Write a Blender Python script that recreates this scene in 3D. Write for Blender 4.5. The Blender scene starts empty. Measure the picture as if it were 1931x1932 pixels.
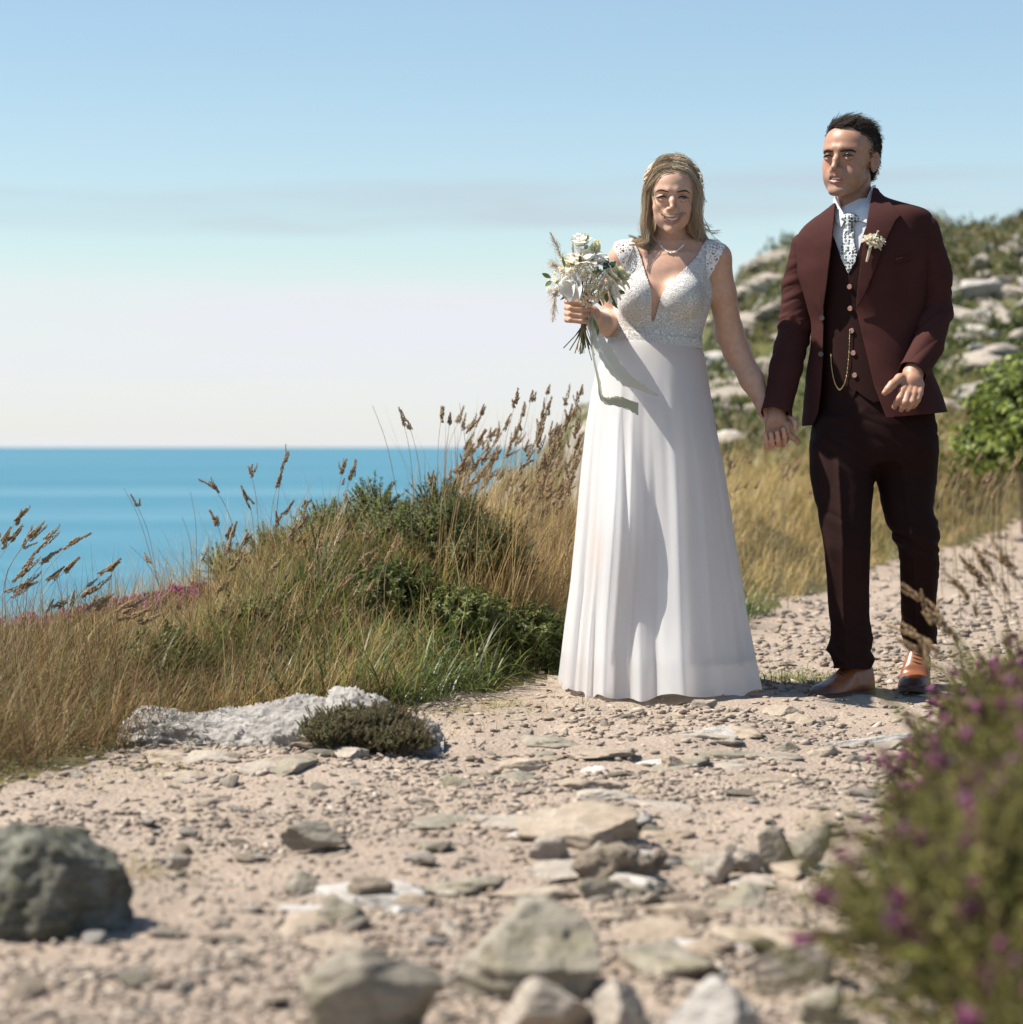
import bpy, bmesh, math, random
import numpy as np
from mathutils import Vector, Matrix

scene = bpy.context.scene
random.seed(7)
rng = np.random.default_rng(7)

# ------------------------------------------------------------------ camera
H = 0.78                     # eye height of the crouching photographer
K = 24.0 / 60.0 / 1931.0     # metres per picture unit per metre of distance
cam_d = bpy.data.cameras.new('camera')
cam = bpy.data.objects.new('camera', cam_d)
scene.collection.objects.link(cam)
cam.location = (0, 0, H)
cam.rotation_euler = (math.radians(90), 0, 0)
cam_d.sensor_fit = 'HORIZONTAL'
cam_d.sensor_width = 24.0
cam_d.lens = 60.0
cam_d.shift_y = -0.0637
cam_d.clip_start = 0.05
cam_d.clip_end = 400000.0
cam_d.dof.use_dof = True
cam_d.dof.focus_distance = 7.95
cam_d.dof.aperture_fstop = 2.6
scene.camera = cam

# ------------------------------------------------------------------ sky
SUN_EL, SUN_BACK = 55.0, 0.0        # sun height; degrees behind the picture's left
world = bpy.data.worlds.new('World')
scene.world = world
world.use_nodes = True
nt = world.node_tree
nt.nodes.clear()
def wn(t, **kw):
    n = nt.nodes.new(t)
    for a, b in kw.items(): setattr(n, a, b)
    return n
def wl(a, b): nt.links.new(a, b)
sky = wn('ShaderNodeTexSky', sky_type='NISHITA')
sky.sun_disc = False
sky.sun_elevation = math.radians(SUN_EL)
sky.sun_rotation = math.radians(-(90 - SUN_BACK))
sky.altitude = 50
sky.air_density = 1.0
sky.dust_density = 0.35
sky.ozone_density = 1.0
tc = wn('ShaderNodeTexCoord')
sep = wn('ShaderNodeSeparateXYZ'); wl(tc.outputs['Generated'], sep.inputs[0])
mp = wn('ShaderNodeMapping'); mp.inputs['Scale'].default_value = (3.0, 3.0, 26); wl(tc.outputs['Generated'], mp.inputs[0])
nz = wn('ShaderNodeTexNoise'); nz.inputs['Scale'].default_value = 1.0; nz.inputs['Detail'].default_value = 5; nz.inputs['Roughness'].default_value = .5
wl(mp.outputs[0], nz.inputs['Vector'])
m1 = wn('ShaderNodeMath', operation='MULTIPLY_ADD'); wl(nz.outputs[0], m1.inputs[0]); m1.inputs[1].default_value = .036; m1.inputs[2].default_value = -.018
el = wn('ShaderNodeMath', operation='ADD'); wl(sep.outputs[2], el.inputs[0]); wl(m1.outputs[0], el.inputs[1])
e5 = wn('ShaderNodeMath', operation='MULTIPLY'); wl(el.outputs[0], e5.inputs[0]); e5.inputs[1].default_value = 4.0   # ramp runs to elevation .25
cr = wn('ShaderNodeValToRGB'); wl(e5.outputs[0], cr.inputs[0])
cr.color_ramp.interpolation = 'EASE'
stops = [(0, .90), (.03, .90), (.10, .92), (.17, .97), (.22, 1.0), (.25, .95), (.278, .40), (.315, .14), (.40, .08), (.6, .05), (1, .0)]
cr.color_ramp.elements[0].position, cr.color_ramp.elements[1].position = 0, 1
for i, (p, c) in enumerate(stops):
    e = cr.color_ramp.elements[0] if i == 0 else (cr.color_ramp.elements[-1] if i == len(stops) - 1 else cr.color_ramp.elements.new(p))
    e.position = p; e.color = (c, c, c, 1)
# broad streaks thin the clouds here and there
mp2 = wn('ShaderNodeMapping'); mp2.inputs['Scale'].default_value = (3.0, 3.0, 26); mp2.inputs['Location'].default_value = (2.3, .4, .7); wl(tc.outputs['Generated'], mp2.inputs[0])
nz2 = wn('ShaderNodeTexNoise'); nz2.inputs['Scale'].default_value = 1.6; nz2.inputs['Detail'].default_value = 4
wl(mp2.outputs[0], nz2.inputs['Vector'])
r2 = wn('ShaderNodeMapRange'); wl(nz2.outputs[0], r2.inputs[0]); r2.inputs[1].default_value = .3; r2.inputs[2].default_value = .7; r2.inputs[3].default_value = .62; r2.inputs[4].default_value = 1.1
cf = wn('ShaderNodeMath', operation='MULTIPLY', use_clamp=True); wl(cr.outputs[0], cf.inputs[0]); wl(r2.outputs[0], cf.inputs[1])
mixc = wn('ShaderNodeMix', data_type='RGBA')
tint = wn('ShaderNodeMix', data_type='RGBA', blend_type='MULTIPLY'); tint.inputs['Factor'].default_value = 1.0
wl(sky.outputs[0], tint.inputs['A']); tint.inputs['B'].default_value = (.94, .995, .985, 1)     # the film's white balance
wl(cf.outputs[0], mixc.inputs['Factor']); wl(tint.outputs['Result'], mixc.inputs['A'])
mixc.inputs['B'].default_value = (5.75, 5.85, 6.25, 1)
# a thin grey-lavender streak higher up
cs = wn('ShaderNodeValToRGB'); wl(e5.outputs[0], cs.inputs[0]); cs.color_ramp.interpolation = 'EASE'
for i, (p, c) in enumerate([(0, 0), (.325, 0), (.35, .62), (.392, .58), (.435, 0), (1, 0)]):
    e = cs.color_ramp.elements[0] if i == 0 else (cs.color_ramp.elements[-1] if i == 5 else cs.color_ramp.elements.new(p)); e.position = p; e.color = (c, c, c, 1)
r3 = wn('ShaderNodeMapRange'); wl(nz2.outputs[0], r3.inputs[0]); r3.inputs[1].default_value = .38; r3.inputs[2].default_value = .58; r3.inputs[3].default_value = .25; r3.inputs[4].default_value = 1.0
sf = wn('ShaderNodeMath', operation='MULTIPLY', use_clamp=True); wl(cs.outputs[0], sf.inputs[0]); wl(r3.outputs[0], sf.inputs[1])
mixs = wn('ShaderNodeMix', data_type='RGBA'); wl(sf.outputs[0], mixs.inputs['Factor']); wl(mixc.outputs['Result'], mixs.inputs['A']); mixs.inputs['B'].default_value = (3.7, 3.95, 4.45, 1)
bg = wn('ShaderNodeBackground'); wl(mixs.outputs['Result'], bg.inputs['Color']); bg.inputs['Strength'].default_value = .086
wo = wn('ShaderNodeOutputWorld'); wl(bg.outputs[0], wo.inputs[0])

# ------------------------------------------------------------------ sun
sd = bpy.data.lights.new('sun', 'SUN'); sun = bpy.data.objects.new('sun', sd); scene.collection.objects.link(sun)
sd.energy = 5.0; sd.angle = math.radians(.53); sd.color = (1.0, .935, .83)
_ce, _az = math.cos(math.radians(SUN_EL)), math.radians(SUN_BACK)
SUNV = Vector((-_ce * math.cos(_az), _ce * math.sin(_az), math.sin(math.radians(SUN_EL))))
sun.rotation_euler = (-SUNV).to_track_quat('-Z', 'Y').to_euler()
sun.location = (-6, 2, 12)

# ------------------------------------------------------------------ exposure and sampling
scene.view_settings.view_transform = 'Standard'
scene.view_settings.look = 'None'
scene.view_settings.exposure = 0.76
scene.view_settings.gamma = 1.0
scene.view_settings.use_curve_mapping = False
scene.cycles.use_denoising = True
scene.cycles.denoiser = 'OPENIMAGEDENOISE'
scene.cycles.max_bounces = 8
scene.cycles.transparent_max_bounces = 16
scene.cycles.caustics_reflective = False
scene.cycles.caustics_refractive = False

# ================================================================== helpers
def P(u, v, d):
    """a point at distance d that the photograph shows at (u, v), in metres"""
    return np.array([(u - 965.5) * K * d, d, H - (v - 843.0) * K * d])
def UV(p):
    return 965.5 + p[:, 0] / (K * p[:, 1]), 843.0 - (p[:, 2] - H) / (K * p[:, 1])
def GD(v):                    # distance at which flat ground is seen at height v of the picture
    return H / ((v - 843.0) * K)

def smooth(a, b, x):
    t = np.clip((x - a) / (b - a), 0, 1); return t * t * (3 - 2 * t)

def _hash(ix, iy, iz, seed):
    n = (ix * 374761393 + iy * 668265263 + iz * 2147483647 + seed * 974634777) & 0xFFFFFFFF
    n = ((n ^ (n >> 13)) * 1274126177) & 0xFFFFFFFF
    n = (n ^ (n >> 16)) & 0xFFFF
    return n / 32767.5 - 1.0
def vnoise(x, y, z=0.0, seed=0):
    x, y, z = np.broadcast_arrays(np.asarray(x, float), np.asarray(y, float), np.asarray(z, float))
    ix, iy, iz = np.floor(x).astype(np.int64), np.floor(y).astype(np.int64), np.floor(z).astype(np.int64)
    fx, fy, fz = x - ix, y - iy, z - iz
    fx, fy, fz = fx * fx * (3 - 2 * fx), fy * fy * (3 - 2 * fy), fz * fz * (3 - 2 * fz)
    r = 0
    for a in (0, 1):
        for b in (0, 1):
            for c in (0, 1):
                w = (fx if a else 1 - fx) * (fy if b else 1 - fy) * (fz if c else 1 - fz)
                r = r + w * _hash(ix + a, iy + b, iz + c, seed)
    return r
def fbm(x, y, z=0.0, oct=4, seed=0, gain=.5):
    r, a, f = 0, 1.0, 1.0
    for i in range(oct):
        r = r + a * vnoise(np.asarray(x) * f, np.asarray(y) * f, np.asarray(z) * f, seed + i * 17)
        a *= gain; f *= 2.03
    return r

COL = scene.collection
def mk(name, verts, faces, mat=None, parent=None, smooth_shade=True, col=None, mats=None, fmat=None):
    """one mesh object from numpy arrays; faces is an (N,3)/(N,4) array or a list of such arrays"""
    me = bpy.data.meshes.new(name)
    verts = np.asarray(verts, dtype=np.float32)
    if isinstance(faces, np.ndarray): faces = [faces]
    faces = [np.asarray(f, dtype=np.int32) for f in faces if len(f)]
    nl = sum(f.size for f in faces); nf = sum(len(f) for f in faces)
    me.vertices.add(len(verts)); me.vertices.foreach_set('co', verts.ravel())
    me.loops.add(nl); me.loops.foreach_set('vertex_index', np.concatenate([f.ravel() for f in faces]))
    me.polygons.add(nf)
    tot = np.concatenate([np.full(len(f), f.shape[1], np.int32) for f in faces])
    st = np.zeros(nf, np.int32); st[1:] = np.cumsum(tot)[:-1]
    me.polygons.foreach_set('loop_start', st)
    me.polygons.foreach_set('loop_total', tot)
    if smooth_shade: me.polygons.foreach_set('use_smooth', np.ones(nf, bool))
    if mat is not None: me.materials.append(mat)
    for m in (mats or []): me.materials.append(m)
    if fmat is not None: me.polygons.foreach_set('material_index', np.asarray(fmat, np.int32))
    me.update(calc_edges=True); me.validate()
    if col is not None:
        a = me.color_attributes.new('Col', 'FLOAT_COLOR', 'POINT')
        c = np.ones((len(verts), 4), np.float32); c[:, :3] = col
        a.data.foreach_set('color', c.ravel())
    ob = bpy.data.objects.new(name, me); COL.objects.link(ob)
    if parent is not None: ob.parent = parent
    return ob
def tag(o, label=None, cat=None, group=None, kind=None):
    if label: o['label'] = label
    if cat: o['category'] = cat
    if group: o['group'] = group
    if kind: o['kind'] = kind
    return o
def empty(name, loc=(0, 0, 0)):
    o = bpy.data.objects.new(name, None); COL.objects.link(o); o.location = loc; o.empty_display_size = .1
    return o
class Acc:
    """collects pieces into one mesh"""
    def __init__(s): s.v = []; s.f = {3: [], 4: []}; s.c = []; s.n = 0
    def add(s, v, f, c=None):
        v = np.asarray(v, np.float32)
        for g in (f if isinstance(f, (list, tuple)) else [f]):
            g = np.asarray(g)
            if len(g): s.f[g.shape[1]].append(g + s.n)
        s.v.append(v); s.n += len(v)
        if c is not None: s.c.append(np.broadcast_to(np.asarray(c, np.float32), (len(v), 3)))
    def build(s, name, mat, parent=None, **kw):
        fs = [np.concatenate(s.f[k]) for k in (3, 4) if s.f[k]]
        return mk(name, np.concatenate(s.v), fs, mat, parent, col=np.concatenate(s.c) if s.c else None, **kw)

def tubes(paths, rad, sides=4, cols=None, cap=False):
    """paths (N,S,3), rad (N,S) or scalar -> verts, quads, colours"""
    paths = np.asarray(paths, float); N, S, _ = paths.shape
    rad = np.broadcast_to(np.asarray(rad, float), (N, S))
    t = np.gradient(paths, axis=1); t /= np.linalg.norm(t, axis=2, keepdims=True) + 1e-9
    ref = np.zeros_like(t); ref[..., 1] = 1.0; ref[..., 0] = .13; ref[..., 2] = .07
    a = np.cross(t, ref); a /= np.linalg.norm(a, axis=2, keepdims=True) + 1e-9
    b = np.cross(t, a)
    ang = np.arange(sides) * 2 * np.pi / sides
    ring = a[:, :, None, :] * np.cos(ang)[None, None, :, None] + b[:, :, None, :] * np.sin(ang)[None, None, :, None]
    v = paths[:, :, None, :] + ring * rad[:, :, None, None]
    idx = np.arange(N * S * sides).reshape(N, S, sides)
    q = np.stack([idx[:, :-1, :], idx[:, 1:, :], np.roll(idx, -1, 2)[:, 1:, :], np.roll(idx, -1, 2)[:, :-1, :]], -1).reshape(-1, 4)
    c = None
    if cols is not None:
        c = np.broadcast_to(np.asarray(cols, float)[:, None, None, :], (N, S, sides, 3)).reshape(-1, 3)
    return v.reshape(-1, 3), q, c
def catmull(pts, n):
    pts = np.asarray(pts, float); m = len(pts)
    t = np.linspace(0, m - 1 - 1e-6, n); i = t.astype(int); f = (t - i)[:, None]
    g = lambda k: pts[np.clip(k, 0, m - 1)]
    p0, p1, p2, p3 = g(i - 1), g(i), g(i + 1), g(i + 2)
    return .5 * (2 * p1 + (p2 - p0) * f + (2 * p0 - 5 * p1 + 4 * p2 - p3) * f ** 2 + (3 * p1 - p0 - 3 * p2 + p3) * f ** 3)
def ribbons(base, h, w, az, lean, bend, col_a, col_b, segs=4, face=None):
    """grass blades: base (N,3), heights, widths, lean azimuth, lean and bend angles, colours at root and tip"""
    N = len(base); s = np.linspace(0, 1, segs + 1)[None, :]
    ang = lean[:, None] + bend[:, None] * s ** 1.5
    dl = h[:, None] / segs
    dx = np.sin(ang) * dl; dz = np.cos(ang) * dl
    r = np.concatenate([np.zeros((N, 1)), np.cumsum(dx[:, 1:], 1)], 1)
    z = np.concatenate([np.zeros((N, 1)), np.cumsum(dz[:, 1:], 1)], 1)
    c = np.stack([base[:, 0:1] + r * np.cos(az)[:, None], base[:, 1:2] + r * np.sin(az)[:, None], base[:, 2:3] + z], -1)
    fa = (az + np.pi / 2 if face is None else face)
    wv = np.stack([np.cos(fa), np.sin(fa), np.zeros(N)], -1)[:, None, :] * (w[:, None] * .5 * (1 - s ** 2.2) * (.55 + .9 * np.minimum(s * 2, 1) * .5))[..., None]
    v = np.stack([c - wv, c + wv], 2)
    idx = np.arange(N * (segs + 1) * 2).reshape(N, segs + 1, 2)
    q = np.stack([idx[:, :-1, 0], idx[:, :-1, 1], idx[:, 1:, 1], idx[:, 1:, 0]], -1).reshape(-1, 4)
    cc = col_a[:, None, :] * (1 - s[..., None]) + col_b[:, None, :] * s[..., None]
    cc = np.repeat(cc[:, :, None, :], 2, 2)
    return v.reshape(-1, 3), q, cc.reshape(-1, 3)

# ------------------------------------------------------------------ materials
def new_mat(name):
    m = bpy.data.materials.new(name); m.use_nodes = True
    n = m.node_tree; n.nodes.clear()
    out = n.nodes.new('ShaderNodeOutputMaterial'); out.location = (600, 0)
    return m, n, out
class NB:
    def __init__(s, n): s.n = n
    def __call__(s, t, ins=None, **kw):
        x = s.n.nodes.new(t)
        for a, b in kw.items(): setattr(x, a, b)
        for a, b in (ins or {}).items():
            if isinstance(b, bpy.types.NodeSocket): s.n.links.new(b, x.inputs[a])
            else: x.inputs[a].default_value = b
        return x
def rgba(c): return (c[0], c[1], c[2], 1)
def ramp(nb, fac, stops, interp='LINEAR'):
    r = nb('ShaderNodeValToRGB', {0: fac}); cr = r.color_ramp; cr.interpolation = interp
    while len(cr.elements) < len(stops): cr.elements.new(.5)
    for e, (p, c) in zip(cr.elements, stops):
        e.position = p; e.color = rgba(c) if hasattr(c, '__len__') else (c, c, c, 1)
    return r.outputs[0]
def mixc(nb, f, a, b, mode='MIX'):
    x = nb('ShaderNodeMix', data_type='RGBA', blend_type=mode)
    for k, v in (('Factor', f), ('A', a), ('B', b)):
        s = [i for i in x.inputs if i.name == k and (i.type == 'RGBA' or (k == 'Factor' and i.type == 'VALUE'))][0]
        if isinstance(v, bpy.types.NodeSocket): nb.n.links.new(v, s)
        else: s.default_value = rgba(v) if hasattr(v, '__len__') else v
    return [o for o in x.outputs if o.type == 'RGBA'][0]
def noise(nb, scale, detail=4, rough=.55, vec=None, kind='Object'):
    if vec is None: vec = nb('ShaderNodeTexCoord').outputs[kind]
    return nb('ShaderNodeTexNoise', {'Vector': vec, 'Scale': scale, 'Detail': detail, 'Roughness': rough}).outputs[0]
def bump(nb, h, strength=.3, dist=.01):
    return nb('ShaderNodeBump', {'Height': h, 'Strength': strength, 'Distance': dist}).outputs[0]

def mat_plain(name, c, rough=.6, spec=.5, var=.12, scale=30, bump_s=0.0, bump_scale=200, metal=0.0, sheen=0.0, coat=0.0):
    m, n, out = new_mat(name); nb = NB(n)
    f = noise(nb, scale, 4)
    a = tuple(x * (1 - var) for x in c); b = tuple(min(1, x * (1 + var)) for x in c)
    colr = ramp(nb, f, [(.3, a), (.7, b)])
    p = nb('ShaderNodeBsdfPrincipled', {'Base Color': colr, 'Roughness': rough, 'Specular IOR Level': spec, 'Metallic': metal, 'Sheen Weight': sheen, 'Coat Weight': coat})
    if bump_s: n.links.new(bump(nb, noise(nb, bump_scale, 3), bump_s, .002), p.inputs['Normal'])
    n.links.new(p.outputs[0], out.inputs[0])
    return m
def mat_leaf(name, rough=.55, trans=.4, tint=(1, 1, 1), spec=.3):
    """foliage: colour from the Col attribute, lets light through"""
    m, n, out = new_mat(name); nb = NB(n)
    a = nb('ShaderNodeVertexColor', layer_name='Col').outputs[0]
    c = mixc(nb, 1.0, a, tint, 'MULTIPLY')
    p = nb('ShaderNodeBsdfPrincipled', {'Base Color': c, 'Roughness': rough, 'Specular IOR Level': spec})
    t = nb('ShaderNodeBsdfTranslucent', {'Color': c})
    x = nb('ShaderNodeMixShader', {0: trans, 1: p.outputs[0], 2: t.outputs[0]})
    n.links.new(x.outputs[0], out.inputs[0])
    return m

# ================================================================== land
_yl = np.array([-20, 2, 5.0, 5.96, 6.76, 7.2, 7.58, 8.8, 11.5, 14.1, 17.3, 22.5, 30, 60])
_xl = np.array([-2.2, -1.7, -1.35, -1.19, -1.0, -.62, -.25, .17, 1.05, 1.72, 2.6, 4.5, 8.0, 22])
_yr = np.array([-20, 2, 3, 5, 8, 11, 15, 22, 30, 60])
_xr = np.array([.40, .40, .55, 1.0, 1.75, 2.9, 4.6, 7.6, 12, 30])
_yc = np.array([-30, 4, 8.0, 9.2, 10.6, 12, 14, 20, 30, 45, 60, 100])
_xc = np.array([-12, -7.0, -3.4, -1.9, -.7, 0.0, .25, .3, .4, .5, .3, 0])
_xh = np.array([-5, .2, .65, 1.17, 2.3, 3.26, 3.78, 4.13, 4.65, 6.4, 7.26, 8.4, 12, 20, 60])
_zh = np.array([-4, -.9, .1, 0.75, 1.5, 2.15, 2.9, 3.3, 3.3, 3.45, 3.65, 3.75, 4.1, 5.0, 8])
def path_mask(x, y):
    """positive on the path, metres from its edges"""
    w = .16 * fbm(x * 1.3, y * 1.3, 0, 3, 5)
    return np.minimum(x - np.interp(y, _yl, _xl), np.interp(y, _yr, _xr) - x) + w * .6
def land(x, y):
    x = np.asarray(x, float); y = np.asarray(y, float)
    pm = path_mask(x, y)
    left = np.interp(y, _yl, _xl) - x
    off = np.maximum(-pm, 0)
    z = .016 * fbm(x * 2.2, y * 2.2, 0, 3, 1) + .010 * fbm(x * 9, y * 9, 0, 2, 2)
    # grassy bank along the seaward edge, with its hump beside the bride
    bank = smooth(0, .9, off) * (left > 0)
    hump = .34 * np.exp(-((x - .35) / .9) ** 2 - ((y - 10.3) / 1.5) ** 2)
    hump = hump + .24 * np.exp(-((x + .75) / .62) ** 2 - ((y - 9.5) / 1.0) ** 2) + .12 * np.exp(-((x + .1) / .5) ** 2 - ((y - 9.3) / .8) ** 2)
    z = z + bank * (.03 + hump + .05 * fbm(x * 1.1, y * 1.1, 0, 3, 9))
    z = z + bank * .34 * smooth(10.5, 13.5, y) * smooth(.2, 1.6, x)
    z = z + smooth(0, 1.2, off) * (left <= 0) * (.06 + .08 * fbm(x * .8, y * .8, 0, 3, 21))
    # the hill beyond
    hz = np.interp(x, _xh, _zh)
    rise = smooth(19, 43, y)
    z = z + rise * np.maximum(hz, 0) * (1 + .10 * fbm(x * .35, y * .3, 0, 4, 31)) + rise * .30 * np.abs(fbm(x * .9, y * .8, 0, 5, 37, .55))
    # the cliff edge
    t = np.maximum(np.interp(y, _yc, _xc) - x + .25 * fbm(y * .5, 3.3, 0, 2, 41), 0)
    z = z - np.minimum(.55 * t ** 1.5 + .10 * t, 75)
    t2 = np.maximum(y - 70, 0)
    z = z - np.minimum(.02 * t2 ** 1.6, 90)
    return z
def on_land(x, y, dz=0.0):
    x = np.asarray(x, float); y = np.asarray(y, float)
    return np.stack([x, y, land(x, y) + dz], -1)

def axis(stops):
    r = []
    for (a, b, st) in stops: r.append(np.arange(a, b, st))
    return np.concatenate(r + [[stops[-1][1]]])
gx = axis([(-150, -40, 10), (-40, -8, 2), (-8, -2, .25), (-2, 2.4, .04), (2.4, 9, .12), (9, 20, .5), (20, 120, 6)])
gy = axis([(-40, 0, 2), (0, 2.6, .2), (2.6, 13, .05), (13, 24, .14), (24, 60, .4), (60, 180, 5)])
GX, GY = np.meshgrid(gx, gy, indexing='ij')
GZ = land(GX, GY)
gv = np.stack([GX, GY, GZ], -1).reshape(-1, 3)
gi = np.arange(len(gv)).reshape(GX.shape)
gq = np.stack([gi[:-1, :-1], gi[1:, :-1], gi[1:, 1:], gi[:-1, 1:]], -1).reshape(-1, 4)
cen = gv[gq].mean(1)
onp = path_mask(cen[:, 0], cen[:, 1]) > 0
def sub(v, q):
    u, inv = np.unique(q.ravel(), return_inverse=True)
    return v[u], inv.reshape(q.shape)

def mat_path():
    m, n, out = new_mat('path_dirt'); nb = NB(n)
    co = nb('ShaderNodeTexCoord').outputs['Object']
    big = noise(nb, 1.1, 5, .6, co); mid = noise(nb, 9, 6, .65, co); fine = noise(nb, 95, 5, .7, co)
    c = ramp(nb, big, [(.36, (0.232, 0.177, 0.135)), (.5, (0.319, 0.248, 0.192)), (.62, (0.425, 0.333, 0.260))])
    c = mixc(nb, .55, c, ramp(nb, mid, [(.32, (0.219, 0.170, 0.133)), (.68, (0.418, 0.338, 0.272))]))
    c = mixc(nb, .45, c, ramp(nb, fine, [(.30, (0.173, 0.135, 0.105)), (.5, (0.339, 0.273, 0.220)), (.75, (0.532, 0.449, 0.371))]))
    vo = nb('ShaderNodeTexVoronoi', {'Vector': co, 'Scale': 85.0, 'Randomness': 1.0}, feature='F1').outputs['Distance']
    h = nb('ShaderNodeMath', {0: fine, 1: vo}, operation='SUBTRACT').outputs[0]
    p = nb('ShaderNodeBsdfPrincipled', {'Base Color': c, 'Roughness': .92, 'Specular IOR Level': .15, 'Normal': bump(nb, h, .6, .008)})
    n.links.new(p.outputs[0], out.inputs[0]); return m
def mat_ground():
    m, n, out = new_mat('turf_soil'); nb = NB(n)
    co = nb('ShaderNodeTexCoord').outputs['Object']
    a = noise(nb, 1.6, 6, .6, co); b = noise(nb, 22, 5, .7, co)
    c = ramp(nb, a, [(.3, (.060, .062, .026)), (.5, (.115, .095, .045)), (.7, (.20, .155, .075))])
    c = mixc(nb, .5, c, ramp(nb, b, [(.3, (.04, .045, .02)), (.7, (.23, .19, .10))]))
    p = nb('ShaderNodeBsdfPrincipled', {'Base Color': c, 'Roughness': .95, 'Specular IOR Level': .1, 'Normal': bump(nb, b, 1.0, .03)})
    n.links.new(p.outputs[0], out.inputs[0]); return m
M_PATH, M_TURF = mat_path(), mat_ground()
o = mk('path', *sub(gv, gq[onp]), M_PATH); tag(o, 'stony beige cliff path running from the foreground past the couple', 'path', kind='structure')
def mat_hill():
    m, n, out = new_mat('hill_crag'); nb = NB(n)
    co = nb('ShaderNodeTexCoord').outputs['Object']
    a = noise(nb, .75, 7, .62, co); b = noise(nb, 6, 6, .7, co); g = noise(nb, .33, 4, .5, co)
    green = ramp(nb, g, [(.35, (.085, .105, .035)), (.5, (.14, .145, .05)), (.6, (.10, .075, .055)), (.7, (.17, .145, .075))])
    green = mixc(nb, .4, green, ramp(nb, b, [(.3, (.05, .06, .025)), (.7, (.20, .19, .08))]))
    stone = ramp(nb, b, [(.3, (.15, .135, .11)), (.5, (.33, .305, .265)), (.7, (.52, .49, .44))])
    c = mixc(nb, ramp(nb, a, [(.505, 0.0), (.575, 1.0)]), green, stone)
    p = nb('ShaderNodeBsdfPrincipled', {'Base Color': c, 'Roughness': .95, 'Specular IOR Level': .1, 'Normal': bump(nb, b, 1.0, .15)})
    n.links.new(p.outputs[0], out.inputs[0]); return m
far = (cen[:, 1] > 24) & (np.interp(cen[:, 1], _yl, _xl) - cen[:, 0] > .8) & ~onp
o = mk('hillside', *sub(gv, gq[far]), mat_hill()); tag(o, 'rugged hillside of pale crag and green heath behind the couple', 'hillside', kind='structure')
onp2 = onp | far
o = mk('ground', *sub(gv, gq[~onp2]), M_TURF); tag(o, 'turf and soil of the cliff top and hill', 'ground', kind='structure')

# ------------------------------------------------------------------ sea
def mat_sea():
    m, n, out = new_mat('sea_water'); nb = NB(n)
    co = nb('ShaderNodeTexCoord').outputs['Object']
    mp = nb('ShaderNodeMapping', {0: co, 'Scale': (.0011, .0075, 1)}).outputs[0]
    a = noise(nb, 1.0, 5, .6, mp)
    mp2 = nb('ShaderNodeMapping', {0: co, 'Scale': (.00012, .0014, 1)}).outputs[0]
    b = noise(nb, 1.0, 3, .5, mp2)
    f = nb('ShaderNodeMath', {0: a, 1: b}, operation='ADD').outputs[0]
    c = ramp(nb, nb('ShaderNodeMath', {0: f, 1: .5}, operation='MULTIPLY').outputs[0],
             [(.36, (.040, .142, .205)), (.5, (.056, .180, .250)), (.64, (.125, .250, .315))])
    mp4 = nb('ShaderNodeMapping', {0: co, 'Scale': (.012, .06, 1)}).outputs[0]
    c = mixc(nb, .30, c, ramp(nb, noise(nb, 1.0, 6, .7, mp4), [(.35, (.030, .12, .185)), (.65, (.13, .27, .33))]))
    mp3 = nb('ShaderNodeMapping', {0: co, 'Scale': (.05, .12, 1)}).outputs[0]
    w = noise(nb, 1.0, 6, .65, mp3)
    p = nb('ShaderNodeBsdfPrincipled', {'Base Color': c, 'Roughness': .55, 'IOR': 1.33, 'Specular IOR Level': .22, 'Normal': bump(nb, w, .5, 1.2)})
    n.links.new(p.outputs[0], out.inputs[0]); return m
ys = np.array([-3000, 0, 100, 400, 1000, 3000, 10000, 40000, 160000.0])
xs = np.array([-90000, -20000, -4000, -500, 500, 4000, 20000, 90000.0])
SX, SY = np.meshgrid(xs, ys, indexing='ij'); sv = np.stack([SX, SY, np.full_like(SX, -42.0)], -1).reshape(-1, 3)
si = np.arange(len(sv)).reshape(SX.shape)
o = mk('sea', sv, np.stack([si[:-1, :-1], si[1:, :-1], si[1:, 1:], si[:-1, 1:]], -1).reshape(-1, 4), mat_sea())
tag(o, 'calm turquoise sea reaching to the horizon', 'sea', kind='structure')

# ------------------------------------------------------------------ stones
def mat_rock(name, dark, mid, pale, lichen=None, lich=.5, sc=6.0):
    m, n, out = new_mat(name); nb = NB(n)
    co = nb('ShaderNodeTexCoord').outputs['Object']
    oi = nb('ShaderNodeObjectInfo').outputs['Random']
    vec = nb('ShaderNodeVectorMath', {0: co, 1: nb('ShaderNodeCombineXYZ', {0: oi, 1: oi, 2: oi}).outputs[0]}, operation='ADD').outputs[0]
    a = noise(nb, sc, 8, .65, vec); b = noise(nb, sc * 7, 6, .7, vec)
    mp = nb('ShaderNodeMapping', {0: vec, 'Scale': (1.2, 1.2, 7), 'Rotation': (.5, .3, .2)}).outputs[0]
    s = noise(nb, sc * 1.4, 5, .6, mp)
    c = ramp(nb, a, [(.30, dark), (.48, mid), (.66, pale)])
    c = mixc(nb, .45, c, ramp(nb, s, [(.32, dark), (.62, pale)]))
    c = mixc(nb, .35, c, ramp(nb, b, [(.32, dark), (.55, mid), (.7, pale)]))
    if lichen:
        l = noise(nb, sc * 1.7, 6, .7, vec)
        c = mixc(nb, ramp(nb, l, [(.5, 0.0), (.62, lich)]), c, lichen)
    hv = nb('ShaderNodeMath', {0: s, 1: b}, operation='ADD').outputs[0]
    p = nb('ShaderNodeBsdfPrincipled', {'Base Color': c, 'Roughness': .88, 'Specular IOR Level': .25, 'Normal': bump(nb, hv, .75, .012)})
    n.links.new(p.outputs[0], out.inputs[0]); return m
R_PALE = mat_rock('rock_pale', (.17, .14, .11), (.36, .31, .255), (.54, .48, .41))
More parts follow.
